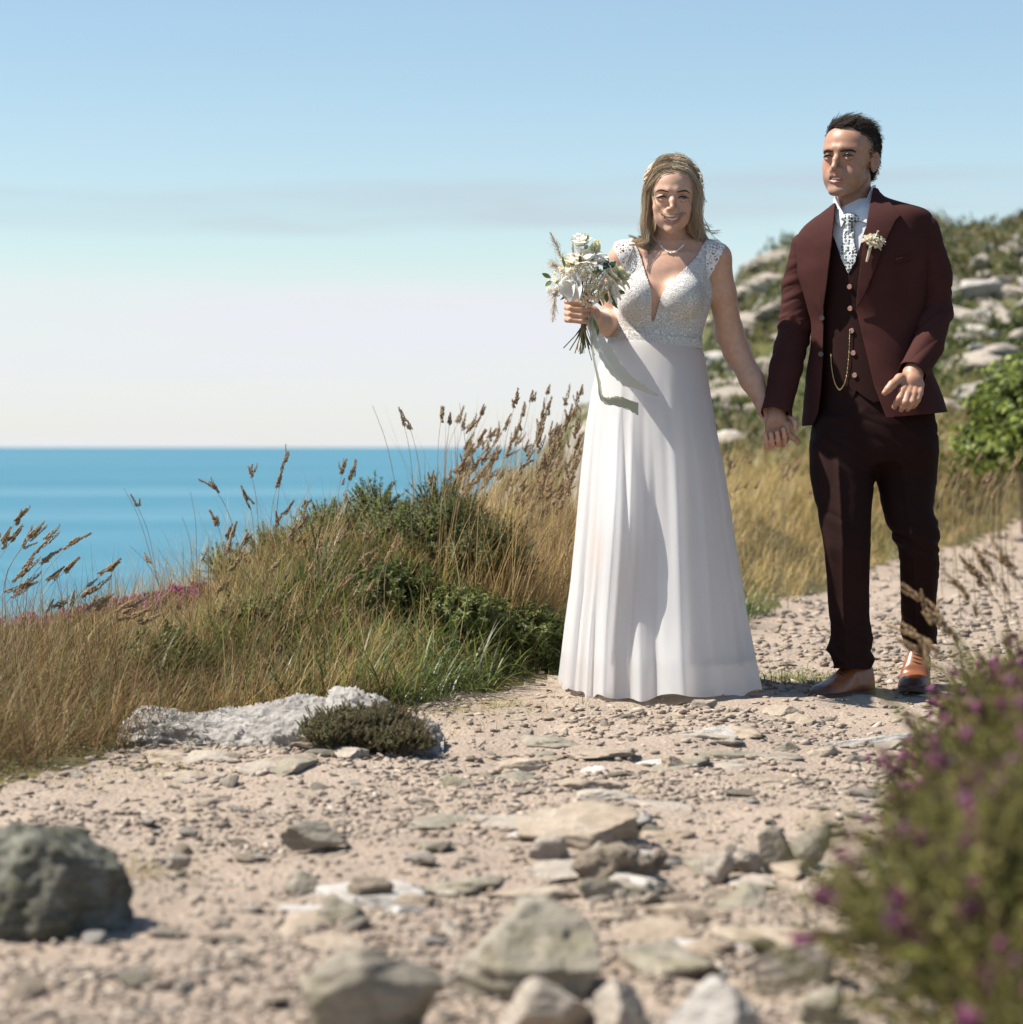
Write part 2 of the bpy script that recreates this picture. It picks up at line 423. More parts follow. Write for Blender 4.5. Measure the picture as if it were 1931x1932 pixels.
R_WHITE = mat_rock('rock_white', (.22, .195, .17), (.44, .405, .365), (.63, .595, .55))
R_OUT = mat_rock('rock_outcrop', (.12, .108, .097), (.31, .29, .265), (.50, .475, .44), None, .5, 7)
R_DARK = mat_rock('rock_dark', (.028, .029, .022), (.085, .085, .066), (.33, .32, .27), (.10, .095, .04), .5, 10)
R_TAN = mat_rock('rock_tan', (.18, .135, .095), (.35, .28, .21), (.50, .425, .34))
R_GREY = mat_rock('rock_grey', (.11, .098, .072), (.255, .225, .175), (.43, .385, .315), (.20, .18, .095), .45)
R_BROWN = mat_rock('rock_brown', (.07, .055, .04), (.19, .15, .11), (.40, .34, .27))

_ico = {}
def ico(n):
    if n not in _ico:
        bm = bmesh.new(); bmesh.ops.create_icosphere(bm, subdivisions=n, radius=1)
        _ico[n] = (np.array([v.co[:] for v in bm.verts]), np.array([[v.index for v in f.verts] for f in bm.faces])); bm.free()
    return _ico[n]
def rock_shape(size, seed, sub_=4, cuts=9, rough=.10, strata=.05, freq=2.2, lo=.45, hi=.85):
    r = np.random.default_rng(seed); v, f = ico(sub_); v = v.copy()
    for i in range(cuts):
        nrm = r.normal(size=3); nrm /= np.linalg.norm(nrm); c = r.uniform(lo, hi)
        v -= nrm[None] * np.maximum(v @ nrm - c, 0)[:, None] * .96
    rad = np.linalg.norm(v, axis=1, keepdims=True)
    q = v * freq + seed * 3.7
    v = v * (1 + rough * fbm(q[:, 0], q[:, 1], q[:, 2], 5 if sub_ > 3 else 2, seed)[:, None])
    tl = r.normal(size=3) * .35; tl[2] = 1
    ph = v @ tl * 9 + 1.2 * fbm(q[:, 0], q[:, 1], q[:, 2], 2, seed + 5)
    v = v * (1 + strata * (np.abs((ph % 2) - 1) - .5)[:, None])
    return v * np.asarray(size)[None], f
def rotz(v, a):
    c, s = math.cos(a), math.sin(a); return v @ np.array([[c, s, 0], [-s, c, 0], [0, 0, 1.0]])
def roty(v, a):
    c, s = math.cos(a), math.sin(a); return v @ np.array([[c, 0, -s], [0, 1, 0], [s, 0, c]])
def rock(name, label, u0, u1, v0, v1, d, mat, seed, depth=1.0, sink=.3, az=0.0, tilt=0.0, sub_=5, group=None, cat='rock', **kw):
    """a stone that the photograph shows between u0..u1, v0 (top)..v1 (foot), standing at distance d"""
    w = (u1 - u0) * K * d; h = (v1 - v0) * K * d
    c = P((u0 + u1) / 2, v1, d)
    hh = h / (2 - 2 * sink) * 1.0
    v, f = rock_shape((w * .56, w * .5 * depth, hh * 1.12), seed, sub_, **kw)
    v = roty(rotz(v, az), tilt)
    v[:, 0] *= w / (np.ptp(v[:, 0]) + 1e-6); 
    vis = h + .0
    top = v[:, 2].max(); bot = v[:, 2].min(); 
    v[:, 2] *= (vis / (1 - sink * .8)) / (top - bot)
    base = float(land(c[0], c[1]))
    zt = P(0, v0, d)[2]
    o = mk(name, v, f, mat, smooth_shade=sub_ > 3)
    o.location = (c[0], c[1], max(zt, base + .01) - v[:, 2].max())
    tag(o, label, cat, group)
    return o

# ================================================================== rocks one can pick out
rock('boulder', 'dark lichened boulder at the left edge of the foreground', -70, 262, 1540, 1800, 4.12, R_DARK, 3, .9, .25, .4, sub_=6, cuts=13, rough=.14, strata=.03, freq=2.6, lo=.55, hi=.9)
rock('rock', 'large wedge rock with grey-green face at the bottom edge of the picture', 565, 835, 1785, 2010, 3.42, R_GREY, 12, .7, .2, .35, .12, sub_=5, cuts=12, rough=.05)
rock('rock', 'broad domed grey-olive rock in the foreground beside a dark hollow', 860, 1135, 1700, 1890, 3.72, R_GREY, 24, .9, .35, -.3, sub_=6, cuts=8, rough=.10, freq=2.0)
rock('rock', 'flat pale slab lying at the bottom edge below the domed rock', 905, 1125, 1835, 1960, 3.36, R_PALE, 31, .8, .4, .2, -.1, cuts=12)
rock('rock', 'small pale rock wedged at the bottom edge beside the flat slab', 1118, 1232, 1850, 1965, 3.34, R_PALE, 33, .9, .3, .7, cuts=10)
rock('rock', 'rounded whitish rock at the bottom edge right of centre', 1235, 1425, 1845, 1980, 3.32, R_WHITE, 35, .8, .3, .1, cuts=7, rough=.08)
rock('rock', 'pale slanting rock at the foot of the foreground heather', 1425, 1590, 1775, 1885, 3.72, R_PALE, 38, .9, .4, .6, .15, cuts=12)
rock('rock', 'small stone half hidden under the foreground heather', 1500, 1590, 1860, 1945, 3.5, R_GREY, 39, .9, .4, .2, cuts=12)
rock('rock', 'wide tan slab embedded in the middle of the path', 985, 1225, 1520, 1590, 5.05, R_TAN, 41, 1.0, .6, .2, .05, cuts=12, rough=.12)
rock('rock', 'whitish ledge at the far side of the tan slab', 1060, 1190, 1488, 1520, 5.55, R_PALE, 43, .8, .5, .1, cuts=10)
rock('rock', 'dark pitted rock below the tan slab', 1078, 1240, 1590, 1672, 4.62, R_BROWN, 46, .8, .4, .3, cuts=8, rough=.2, freq=3.2)
rock('rock', 'low pale stone left of the dark pitted rock', 1000, 1085, 1575, 1612, 4.85, R_PALE, 47, .8, .5, .3, cuts=10)
rock('rock', 'flat grey shard in front of the dark pitted rock', 1080, 1170, 1655, 1685, 4.5, R_GREY, 48, .6, .5, .1, cuts=10)
rock('rock', 'brown sliver leaning behind the dark pitted rock', 1222, 1262, 1600, 1640, 4.75, R_BROWN, 49, .5, .4, .1, .5, cuts=10)
rock('rock', 'left one of two upright grey-green stones side by side', 1432, 1508, 1558, 1640, 4.72, R_GREY, 51, .6, .3, .3, -.3, cuts=14, rough=.05)
rock('rock', 'right one of two upright grey-green stones side by side', 1488, 1565, 1552, 1632, 4.82, R_GREY, 53, .6, .3, -.2, .3, cuts=14, rough=.05)
rock('rock', 'crumbly stone left of the two upright stones', 1330, 1402, 1608, 1655, 4.65, R_PALE, 55, .8, .4, .3, cuts=12, rough=.15)
rock('rock', 'pale flat stone beside the crumbly stone', 1375, 1440, 1600, 1640, 4.7, R_PALE, 57, .8, .4, .6, cuts=12)
rock('rock', 'dark brown arched stone casting a shadow on the path', 1322, 1392, 1675, 1722, 4.42, R_BROWN, 59, .7, .3, .1, cuts=7)
rock('rock', 'pinkish shard leaning to the right beside the brown arched stone', 1272, 1318, 1688, 1745, 4.35, R_TAN, 61, .5, .2, .3, .7, cuts=14)
rock('rock', 'narrow pale shard left of the pinkish shard', 1215, 1268, 1695, 1735, 4.38, R_PALE, 63, .5, .3, .5, .5, cuts=14)
rock('rock', 'ochre stone at the right under the heather tip', 1490, 1560, 1690, 1745, 4.2, R_TAN, 64, .8, .5, .4, cuts=10)
rock('rock', 'ridged pale rock across the left part of the path', 522, 655, 1548, 1592, 4.98, R_GREY, 67, .6, .3, .1, cuts=14, rough=.12)
rock('rock', 'smooth rounded olive stone on the left of the path', 590, 705, 1688, 1765, 4.2, R_GREY, 69, .9, .4, .2, cuts=5, rough=.06)
rock('rock', 'flat white shard right of the rounded olive stone', 712, 802, 1712, 1745, 4.22, R_WHITE, 71, .5, .3, .1, -.25, cuts=14)
rock('rock', 'half buried whitish slab above the wedge rock', 800, 905, 1735, 1790, 4.05, R_PALE, 72, .8, .6, .1, cuts=9)
rock('rock', 'dark flat stone near the dark boulder', 318, 372, 1590, 1610, 4.9, R_BROWN, 73, .6, .3, .1, cuts=10)
rock('rock', 'pale stone right below the dark flat stone', 312, 362, 1605, 1630, 4.75, R_PALE, 74, .7, .4, .2, cuts=10)
rock('rock', 'small hump of stone left of the olive stone', 540, 600, 1640, 1682, 4.5, R_GREY, 75, .8, .4, .2, cuts=8)
rock('rock', 'long dark shard lying above the flat white shard', 650, 740, 1655, 1680, 4.45, R_BROWN, 76, .4, .4, .15, cuts=10)
rock('rock', 'angular stone pile top in front of the dress hem', 1298, 1356, 1318, 1346, 7.55, R_PALE, 77, .8, .3, .3, cuts=12, sub_=4)
rock('rock', 'low brown triangular stone before the front shoe', 1440, 1525, 1330, 1356, 7.45, R_TAN, 79, .7, .3, .1, cuts=9, sub_=4)
rock('rock', 'grey slab behind the trailing dress hem', 1345, 1452, 1262, 1300, 8.55, R_GREY, 81, .7, .4, .1, cuts=9)
rock('rock', 'brown block with a flat top in the middle of the path', 1244, 1292, 1424, 1447, 6.3, R_TAN, 83, .7, .3, .1, cuts=14, sub_=4)
rock('rock', 'long flat tan slab lying across the path right of centre', 1325, 1525, 1462, 1486, 5.95, R_TAN, 85, .35, .4, .05, cuts=14)
rock('rock', 'low whitish stone left of the long tan slab', 1120, 1200, 1490, 1512, 5.75, R_WHITE, 86, .5, .5, .1, cuts=10)
rock('rock', 'grey stone row end on the right below the groom', 1452, 1520, 1400, 1428, 6.6, R_GREY, 87, .7, .4, .2, cuts=12, sub_=4)
rock('rock', 'pinkish stone on the right of the grey stone', 1520, 1600, 1405, 1435, 6.55, R_TAN, 88, .7, .4, .2, cuts=12, sub_=4)
rock('rock', 'pale stone near the edge of the heather', 1650, 1712, 1395, 1425, 6.65, R_GREY, 89, .7, .4, .2, cuts=12, sub_=4)
rock('rock', 'dark pebble alone on the left side of the path', 905, 950, 1455, 1472, 6.1, R_BROWN, 90, .7, .3, .1, cuts=8, sub_=4)

# flat slabs of bedrock worn level with the path, one by one
_r = np.random.default_rng(64); slabs = 0
for (u0, u1, v0, v1, n_) in ((960, 1280, 1470, 1700, 20), (1150, 1560, 1600, 1850, 18), (520, 900, 1560, 1800, 9), (250, 900, 1420, 1520, 10), (850, 1500, 1380, 1470, 10), (1300, 1650, 1340, 1460, 8)):
    for i in range(n_):
        u, v = _r.uniform(u0, u1), _r.uniform(v0, v1); d = GD(v); w = _r.uniform(.05, .17) * (.7 + .05 * d); p = P(u, v, d)
        if path_mask(p[0], p[1]) < .05: continue
        m = (R_TAN, R_PALE, R_TAN, R_GREY, R_WHITE)[_r.integers(5)]
        vv, ff = rock_shape((w, w * _r.uniform(.4, .8), _r.uniform(.014, .034)), 2000 + slabs, 4, 14, .14, .10, 2.6)
        o = mk('flat_stone', roty(rotz(vv, _r.uniform(0, 6.28)), _r.normal(0, .05)), ff, m); o.location = (p[0], p[1], float(land(p[0], p[1])) + _r.uniform(-.008, .002))
        hue = {R_TAN: 'tan', R_PALE: 'pale', R_GREY: 'grey', R_WHITE: 'whitish'}[m]
        side = 'left' if u < 800 else 'middle' if u < 1150 else 'right'; zone = 'near the camera' if d < 5 else 'before the couple'
        tag(o, f'{"broad" if w > .13 else "small"} {hue} flat stone flush with the path, {side}, {zone}', 'rock', f'{"broad" if w > .13 else "small"} {hue} slabs {side} {zone}'); slabs += 1

# the long pale outcrop at the edge of the grass: one rock with three humps
def outcrop():
    n, m = 320, 110
    u = np.linspace(218, 836, n); t = np.linspace(0, 1, m)
    topv = np.interp(u, [218, 232, 260, 330, 372, 400, 440, 500, 560, 610, 622, 660, 700, 740, 790, 815, 836],
                     [1398, 1360, 1342, 1345, 1352, 1352, 1342, 1330, 1322, 1325, 1308, 1304, 1316, 1340, 1368, 1376, 1418])
    d0 = np.interp(u, [218, 520, 836], [6.95, 6.72, 6.62]) - .09
    vs = []
    for i in range(n):
        top = P(u[i], topv[i], d0[i] + .10)[2]
        x = P(u[i], 1400, d0[i])[0]
        hgt = max(top, .012)
        # cross-section from the front foot over the top to the back foot
        a = t * np.pi
        yy = d0[i] + .13 - np.cos(a) * (.15 + .05 * math.sin(u[i] * .013))
        zz = -.04 + (hgt + .04) * np.sin(a) ** .62
        if 380 < u[i] < 600:  # the low middle slab slopes gently to the front
            zz = -.04 + (hgt + .04) * np.where(a < np.pi / 2, np.sin(a) ** 1.15, np.sin(a) ** .5)
        vs.append(np.stack([np.full(m, x), yy, zz], -1))
    v = np.array(vs)
    q = v.reshape(-1, 3)
    nrm = np.cross(np.gradient(v, axis=0), np.gradient(v, axis=1)).reshape(-1, 3); nrm /= np.linalg.norm(nrm, axis=1, keepdims=True) + 1e-9
    f1 = fbm(q[:, 0] * 9, q[:, 1] * 9, q[:, 2] * 14, 6, 3, .58); f2 = np.abs(fbm(q[:, 0] * 6 + q[:, 2] * 6, q[:, 1] * 16, q[:, 2] * 26, 5, 8, .55)); f3 = np.abs(fbm(q[:, 0] * 14, q[:, 1] * 20, q[:, 2] * 46, 4, 18)); f2 = f2 * .7 - .28 * smooth(.09, 0, f2) - .12 * smooth(.06, 0, f3)
    q = q - nrm * (.009 * f1 - .022 * f2 + .006)[:, None] * np.sign(nrm[:, 2:3] + 1e-6) * -1
    i = np.arange(n * m).reshape(n, m)
    o = mk('rock_outcrop', q, np.stack([i[:-1, :-1], i[:-1, 1:], i[1:, 1:], i[1:, :-1]], -1).reshape(-1, 4), R_OUT)
    tag(o, 'long pale rock outcrop at the edge of the grass with a cushion plant before it', 'rock')
outcrop()

# ------------------------------------------------------------------ loose stones, one by one, and the gravel between them
variants = []
for i in range(14):
    r = np.random.default_rng(500 + i)
    v, f = rock_shape((1, r.uniform(.55, .95), r.uniform(.28, .6)), 500 + i, 2, 10, .10, .0)
    variants.append((v, f))
stone_me = {}
for i, (v, f) in enumerate(variants):
    for j, m in enumerate((R_PALE, R_PALE, R_TAN, R_GREY, R_WHITE)):
        if (i + j) % 2 == 0:
            me = bpy.data.meshes.new('loose_stone'); me.from_pydata(v.tolist(), [], f.tolist()); me.materials.append(m); stone_me[(i, j)] = me
keys = list(stone_me)
lab = [('stone lying on the path close to the camera, among the out of focus foreground', 'near loose stones'),
       ('loose stone on the middle of the path before the couple', 'middle loose stones'),
       ('loose stone on the path level with the couple or beyond', 'far loose stones')]
cnt = 0; r = np.random.default_rng(77)
while cnt < 270:
    v_ = 860 + 1060 * r.uniform(.22, 1) ** .9; d = GD(v_); u_ = r.uniform(0, 1931)
    p = P(u_, v_, d)
    if d > 16 or path_mask(p[0], p[1]) < .03: continue
    if 1060 < u_ < 1440 and 7.5 < d < 8.7: continue
    if 1520 < u_ < 1770 and 7.7 < d < 8.6: continue
    s = .012 + .030 * r.uniform() ** 2.2
    if d < 5: s *= .85
    if d > 9: s *= 1.5
    ki, kj = keys[r.integers(len(keys))]
    o = bpy.data.objects.new('loose_stone', stone_me[(ki, kj)]); COL.objects.link(o)
    o.location = (p[0], p[1], float(land(p[0], p[1])) + s * .18); o.scale = (s * r.uniform(.9, 1.5), s, s * r.uniform(.7, 1.2))
    o.rotation_euler = (r.uniform(-.25, .25), r.uniform(-.25, .25), r.uniform(0, 6.28))
    hue = {0: 'pale', 1: 'pale', 2: 'tan', 3: 'grey', 4: 'whitish'}[kj]; side = 'left' if u_ < 650 else 'middle' if u_ < 1250 else 'right'
    L = ('near the camera', 'near') if d < 5 else ('before the couple', 'middle') if d < 7.4 else ('beside or behind them', 'far')
    big_ = 'bigger' if s > .028 else 'small'
    tag(o, f'{big_} {hue} loose stone on the {side} of the path, {L[0]}', 'stone', f'{hue} {big_} loose stones {side} {L[1]}'); cnt += 1

def gravel():
    r = np.random.default_rng(5); acc = Acc()
    small = []
    for i in range(10):
        v, f = rock_shape((1.15, r.uniform(.5, .95), r.uniform(.2, .5)), 900 + i, 1, 6, .1, 0)
        small.append((v, f))
    N = 52000
    vv = 843 + 1120 * (r.uniform(.135, 1, N)) ** 1.0
    d = GD(vv); uu = r.uniform(-40, 1970, N)
    # keep the density in the picture roughly even but coarser far away
    x = (uu - 965.5) * K * d; y = d
    pm = path_mask(x, y)
    keep = (pm > -.12) & (r.uniform(size=N) < smooth(-.15, .1, pm)) & (r.uniform(size=N) < .35 + .65 * (vnoise(x * 1.7, y * 1.7, 0, 3) > -.25))
    x, y = x[keep], y[keep]; n = len(x)
    s = (.0035 + .0145 * r.uniform(size=n) ** 2.4) * np.clip(y / 6.0, .75, 2.2)
    z = land(x, y) + s * .12
    az = r.uniform(0, 6.28, n); k = r.integers(0, 10, n)
    pal = np.array([(0.389, 0.310, 0.239), (0.330, 0.259, 0.202), (0.507, 0.428, 0.346), (0.248, 0.192, 0.149), (0.389, 0.293, 0.212), (0.165, 0.136, 0.106), (0.319, 0.254, 0.196), (0.425, 0.350, 0.276)])
    ci = r.integers(0, len(pal), n)
    for j in range(10):
        w = np.where(k == j)[0]; v, f = small[j]
        ca, sa = np.cos(az[w])[:, None], np.sin(az[w])[:, None]
        tx = r.normal(0, .28, len(w))[:, None]
        lx, ly, lz = v[None, :, 0], v[None, :, 1], v[None, :, 2]
        lz2 = lz + lx * tx
        q = np.stack([(lx * ca - ly * sa), (lx * sa + ly * ca), lz2], -1) * s[w][:, None, None] + np.stack([x[w], y[w], z[w]], -1)[:, None, :]
        ff = f[None] + (np.arange(len(w)) * len(v))[:, None, None]
        cc = np.repeat(pal[ci[w]] * r.uniform(.75, 1.1, (len(w), 1)), len(v), 0)
        acc.add(q.reshape(-1, 3), ff.reshape(-1, 3), cc)
    m, nn, out = new_mat('gravel'); nb = NB(nn)
    c = nb('ShaderNodeVertexColor', layer_name='Col').outputs[0]
    c = mixc(nb, .35, c, ramp(nb, noise(nb, 160, 4), [(.3, (.15, .122, .10)), (.7, (.42, .365, .31))]))
    p = nb('ShaderNodeBsdfPrincipled', {'Base Color': c, 'Roughness': .9, 'Specular IOR Level': .2})
    nn.links.new(p.outputs[0], out.inputs[0])
    o = acc.build('gravel', m, smooth_shade=False)
    tag(o, 'small slaty gravel scattered over the whole path', 'gravel', kind='stuff')
gravel()

# rocks on the hill, each one its own
r = np.random.default_rng(19)
hill_var = [rock_shape((1, r.uniform(.6, 1), r.uniform(.5, .8)), 700 + i, 4, 10, .16, .05) for i in range(8)]
hill_me = []
for i, (v, f) in enumerate(hill_var):
    for m in (R_WHITE, R_PALE, R_PALE):
        me = bpy.data.meshes.new('hill_rock'); me.from_pydata(v.tolist(), [], f.tolist()); me.materials.append(m)
        me.polygons.foreach_set('use_smooth', np.ones(len(f), bool)); hill_me.append(me)
def hill_rock(u, v, d, s, label, k, group='rocks on the hill', sc=(1.2, 1, .8)):
    p = P(u, v, d)
    o = bpy.data.objects.new('hill_rock', hill_me[k % len(hill_me)]); COL.objects.link(o)
    o.location = (p[0], p[1], float(land(p[0], p[1])) + s * .15); o.scale = (s * sc[0], s * sc[1], s * sc[2])
    sz = 'large' if s * 36 / d > .27 else 'middling' if s * 36 / d > .14 else 'small'; ht = 'high up' if v < 600 else 'half way up' if v < 720 else 'low down'
    o.rotation_euler = (0, 0, k * 1.7); tag(o, f'{sz} {label}, {ht}', 'rock', f'{sz} {group} {ht}'); return o
# march the ray of each picture spot until it meets the hill
def hill_hit(u, v):
    d = np.arange(18, 60, .1); x = (u - 965.5) * K * d; z = H - (v - 843) * K * d
    w = np.where(land(x, d) > z)[0]
    return float(d[w[0]]) if len(w) else None
big = [(1830, 560, .34), (1880, 600, .42), (1920, 545, .3), (1850, 640, .40), (1905, 690, .5), (1820, 700, .5), (1870, 760, .55), (1800, 610, .32),
       (1800, 790, .4), (1925, 800, .35), (1450, 548, .36), (1420, 620, .36), (1400, 700, .34), (1390, 770, .38), (1440, 760, .25), (1365, 690, .32), (1360, 760, .3), (1460, 600, .3), (1380, 840, .3)]
names = ['white rock on the hill right of the groom', 'pale rock on the hill between bride and groom']
k = 0
for (u, v, s) in big:
    d = hill_hit(u, v)
    if d: hill_rock(u, v, d, s * d / 36, names[0] if u > 1700 else names[1], k, 'rocks right of the groom' if u > 1700 else 'rocks between bride and groom', (1.35, 1, .75)); k += 1
n = 0
while n < 110:
    u = r.uniform(1335, 1960); v = r.uniform(480, 850)
    if 1500 < u < 1790 and r.uniform() < .9: continue
    d = hill_hit(u, v)
    if not d: continue
    hill_rock(u, v, d, (.07 + .26 * r.uniform() ** 1.7) * d / 36, names[0] if u > 1650 else names[1], k + n, 'rocks right of the groom' if u > 1650 else 'rocks between bride and groom'); n += 1
p = P(1085, 800, 20)
v, f = rock_shape((.28, .4, .5), 1003, 5, 10, .12)
o = mk('cliff_rock', v, f, R_PALE); o.location = (p[0] + .12, 20, p[2] - .50)
tag(o, 'pale cliff rock behind the seed stalks left of the bride', 'rock')
# the flat-topped tor on the skyline
d = 40; c = P(1462, 560, d)
v, f = rock_shape((.62, .5, .32), 1011, 5, 12, .1, .12); o = mk('tor', v, f, R_GREY); o.location = (c[0], d, c[2] + .02)
tag(o, 'flat topped rock tor on the skyline between bride and groom', 'rock')

# ================================================================== vegetation
M_DRY = mat_leaf('dry_grass', .6, .35)
M_GREEN = mat_leaf('green_blade', .42, .45, spec=.5)
M_LEAF = mat_leaf('leaf', .5, .35)
M_PETAL = mat_leaf('petal', .6, .55)
M_SEED = mat_plain('seed_husk', (.30, .205, .115), .75, .2, .3, 90)
M_STEM = mat_plain('dry_stem', (.30, .235, .13), .7, .2, .25, 40)
M_TWIG = mat_plain('twig', (.13, .09, .06), .85, .2, .3, 40)
GOLD = np.array([(.48, .335, .145), (.41, .275, .11), (.57, .43, .225), (.34, .22, .085), (.50, .40, .155), (.30, .235, .075)])
GREEN = np.array([(.095, .125, .032), (.135, .155, .042), (.065, .09, .028), (.19, .185, .06), (.11, .13, .05)])
BANK = np.concatenate([GOLD * np.array([.88, .88, .84]), np.array([(.26, .25, .07), (.21, .22, .06)])])
DEEP = np.array([(.055, .085, .022), (.08, .105, .028), (.04, .06, .018), (.11, .125, .035)])
BROWN = np.array([(.235, .125, .062), (.30, .175, .085), (.18, .10, .05), (.36, .235, .12), (.25, .17, .075)])

def pick(r, pal, n, jit=.22):
    return pal[r.integers(0, len(pal), n)] * r.uniform(1 - jit, 1 + jit, (n, 1))
def scatter(r, n, x0, x1, y0, y1, ok=None):
    x = r.uniform(x0, x1, n); y = r.uniform(y0, y1, n)
    if ok is not None:
        k = ok(x, y); x, y = x[k], y[k]
    return x, y
def blades(name, x, y, h, w, pal, r, lean=(0., .5), bend=(.2, 1.1), wind=(1.0, -.1), windk=.6, segs=4, mat=None, label=None, tipmix=None, tilt_to=None):
    n = len(x); base = on_land(x, y, -.01)
    h = h * (.62 + .55 * smooth(-.5, .6, vnoise(x * 4.3, y * 4.3, 0, 55)))
    az = r.uniform(0, 2 * np.pi, n)
    wx, wy = np.cos(az) + windk * wind[0], np.sin(az) + windk * wind[1]
    az = np.arctan2(wy, wx)
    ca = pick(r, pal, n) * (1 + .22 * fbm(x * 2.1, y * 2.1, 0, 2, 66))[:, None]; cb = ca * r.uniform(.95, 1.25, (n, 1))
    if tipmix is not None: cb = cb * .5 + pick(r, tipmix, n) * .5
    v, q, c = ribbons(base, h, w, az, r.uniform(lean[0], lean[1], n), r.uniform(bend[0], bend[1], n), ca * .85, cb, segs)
    o = mk(name, v, q, mat or M_DRY, col=c)
    return tag(o, label, 'grass', kind='stuff')

r = np.random.default_rng(11)
def clumpy(x, y, s, seed, th): return vnoise(x * s, y * s, 0, seed) > th
def lft(x, y): return np.interp(y, _yl, _xl) - x
# 1 short dry sward over the whole bank
x, y = scatter(r, 46000, -2.6, 2.2, 5.6, 12.6, lambda x, y: (path_mask(x, y) < .02) & (lft(x, y) > -.05) & (np.abs(x) < .23 * y))
n = len(x); e = smooth(0, .5, lft(x, y))
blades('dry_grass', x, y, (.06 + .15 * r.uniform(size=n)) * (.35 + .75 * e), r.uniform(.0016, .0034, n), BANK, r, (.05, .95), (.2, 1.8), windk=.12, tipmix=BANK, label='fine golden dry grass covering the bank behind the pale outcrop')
# 2 green undergrowth
x, y = scatter(r, 40000, -2.4, 1.3, 5.8, 12.0, lambda x, y: (path_mask(x, y) < .01) & (lft(x, y) > 0) & clumpy(x, y, 1.7, 3, -.25) & (np.abs(x) < .23 * y))
n = len(x); e = smooth(0, .6, lft(x, y))
blades('green_grass', x, y, (.07 + .17 * r.uniform(size=n)) * (.5 + .7 * e), r.uniform(.002, .005, n), np.concatenate([GREEN, DEEP]), r, (.05, 1.0), (.3, 1.9), windk=.3, mat=M_GREEN, tipmix=GOLD, label='green grass growing through the dry bank')
# 3 lush broad blades beside the dress
x, y = scatter(r, 9500, -1.1, .62, 7.5, 9.7, lambda x, y: (lft(x, y) > .03) & (lft(x, y) < .95))
x2, y2 = scatter(r, 1500, .75, 1.25, 10.9, 12.0, lambda x, y: (lft(x, y) > -.05))
x, y = np.concatenate([x, x2]), np.concatenate([y, y2])
n = len(x)
blades('lush_grass', x, y, .12 + .24 * r.uniform(size=n), r.uniform(.004, .009, n), np.concatenate([GREEN * np.array([1.0, 1.12, .95]), DEEP]), r, (.15, 1.15), (.4, 1.9), windk=.2, mat=M_GREEN, segs=6, label='lush arching green grass left of the dress')
# 4 reddish brown clump at the left
x, y = scatter(r, 9500, -1.85, -.72, 6.1, 8.4, lambda x, y: (lft(x, y) > .0))
n = len(x)
blades('brown_grass', x, y, .14 + .26 * r.uniform(size=n), r.uniform(.0018, .0034, n), np.concatenate([BROWN * .75, BROWN * .75, BROWN, GREEN, DEEP]), r, (.05, 1.1), (.1, 1.5), windk=.45, segs=5, tipmix=BROWN, label='reddish brown tall grass at the left edge')
# 5 tall straw among the seed stalks
x, y = scatter(r, 26000, -.4, 1.2, 8.8, 11.0, lambda x, y: (lft(x, y) > .2) & (r.uniform(size=len(x)) < smooth(-.5, .6, x)))
n = len(x)
blades('straw', x, y, .22 + .46 * r.uniform(size=n) ** 1.2, r.uniform(.0018, .0036, n), np.concatenate([GOLD, BROWN[1:4]]), r, (.02, .4), (.1, .8), windk=.9, segs=5, label='tall straw-coloured grass close to the left of the bride')
x, y = scatter(r, 21000, -1.5, .9, 7.3, 9.8, lambda x, y: (lft(x, y) > .12) & clumpy(x, y, 1.9, 8, -.35))
n = len(x)
blades('bank_straw', x, y, .12 + .26 * r.uniform(size=n) ** 1.5, r.uniform(.0015, .003, n), np.concatenate([GOLD, GOLD, BROWN[1:4]]), r, (.02, 1.0), (.1, 1.4), windk=.2, segs=5, label='dry straw standing through the green of the bank')
x, y = scatter(r, 12000, -2.0, .9, 6.3, 9.8, lambda x, y: (lft(x, y) > .06) & (np.abs(x) < .22 * y))
n = len(x)
blades('tangled_grass', x, y, .12 + .22 * r.uniform(size=n), r.uniform(.0014, .0026, n), np.concatenate([GOLD * 1.1, BROWN[1:4], GREEN[3:4] * 1.3]), r, (.1, 1.35), (-.5, 1.6), windk=0.0, segs=5, label='thin tangled grass stems lying every way over the bank')
# 6 golden grass behind the couple, right
x, y = scatter(r, 90000, .5, 7.5, 10.8, 27, lambda x, y: (lft(x, y) > .04 + .10 * vnoise(x * 2, y * 2, 0, 9)) & (x > np.interp(y, _yc, _xc) - .6) & (x < .225 * y) & (r.uniform(size=len(x)) < smooth(3.6, .3, lft(x, y)) + .12))
n = len(x); e = smooth(0, 1.1, lft(x, y))
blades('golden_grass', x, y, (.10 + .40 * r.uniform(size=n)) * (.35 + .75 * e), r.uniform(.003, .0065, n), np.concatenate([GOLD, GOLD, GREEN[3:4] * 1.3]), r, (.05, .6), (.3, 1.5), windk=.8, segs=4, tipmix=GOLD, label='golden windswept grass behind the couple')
x, y = scatter(r, 30000, .8, 7.5, 11.0, 27, lambda x, y: (lft(x, y) > .0) & (lft(x, y) < 2.2) & (x < .225 * y) & clumpy(x, y, .9, 13, .05))
n = len(x)
blades('verge_grass', x, y, .08 + .20 * r.uniform(size=n), r.uniform(.004, .008, n), GREEN * 1.1, r, (.1, .8), (.4, 1.5), mat=M_GREEN, label='green tufts along the far verge of the path')
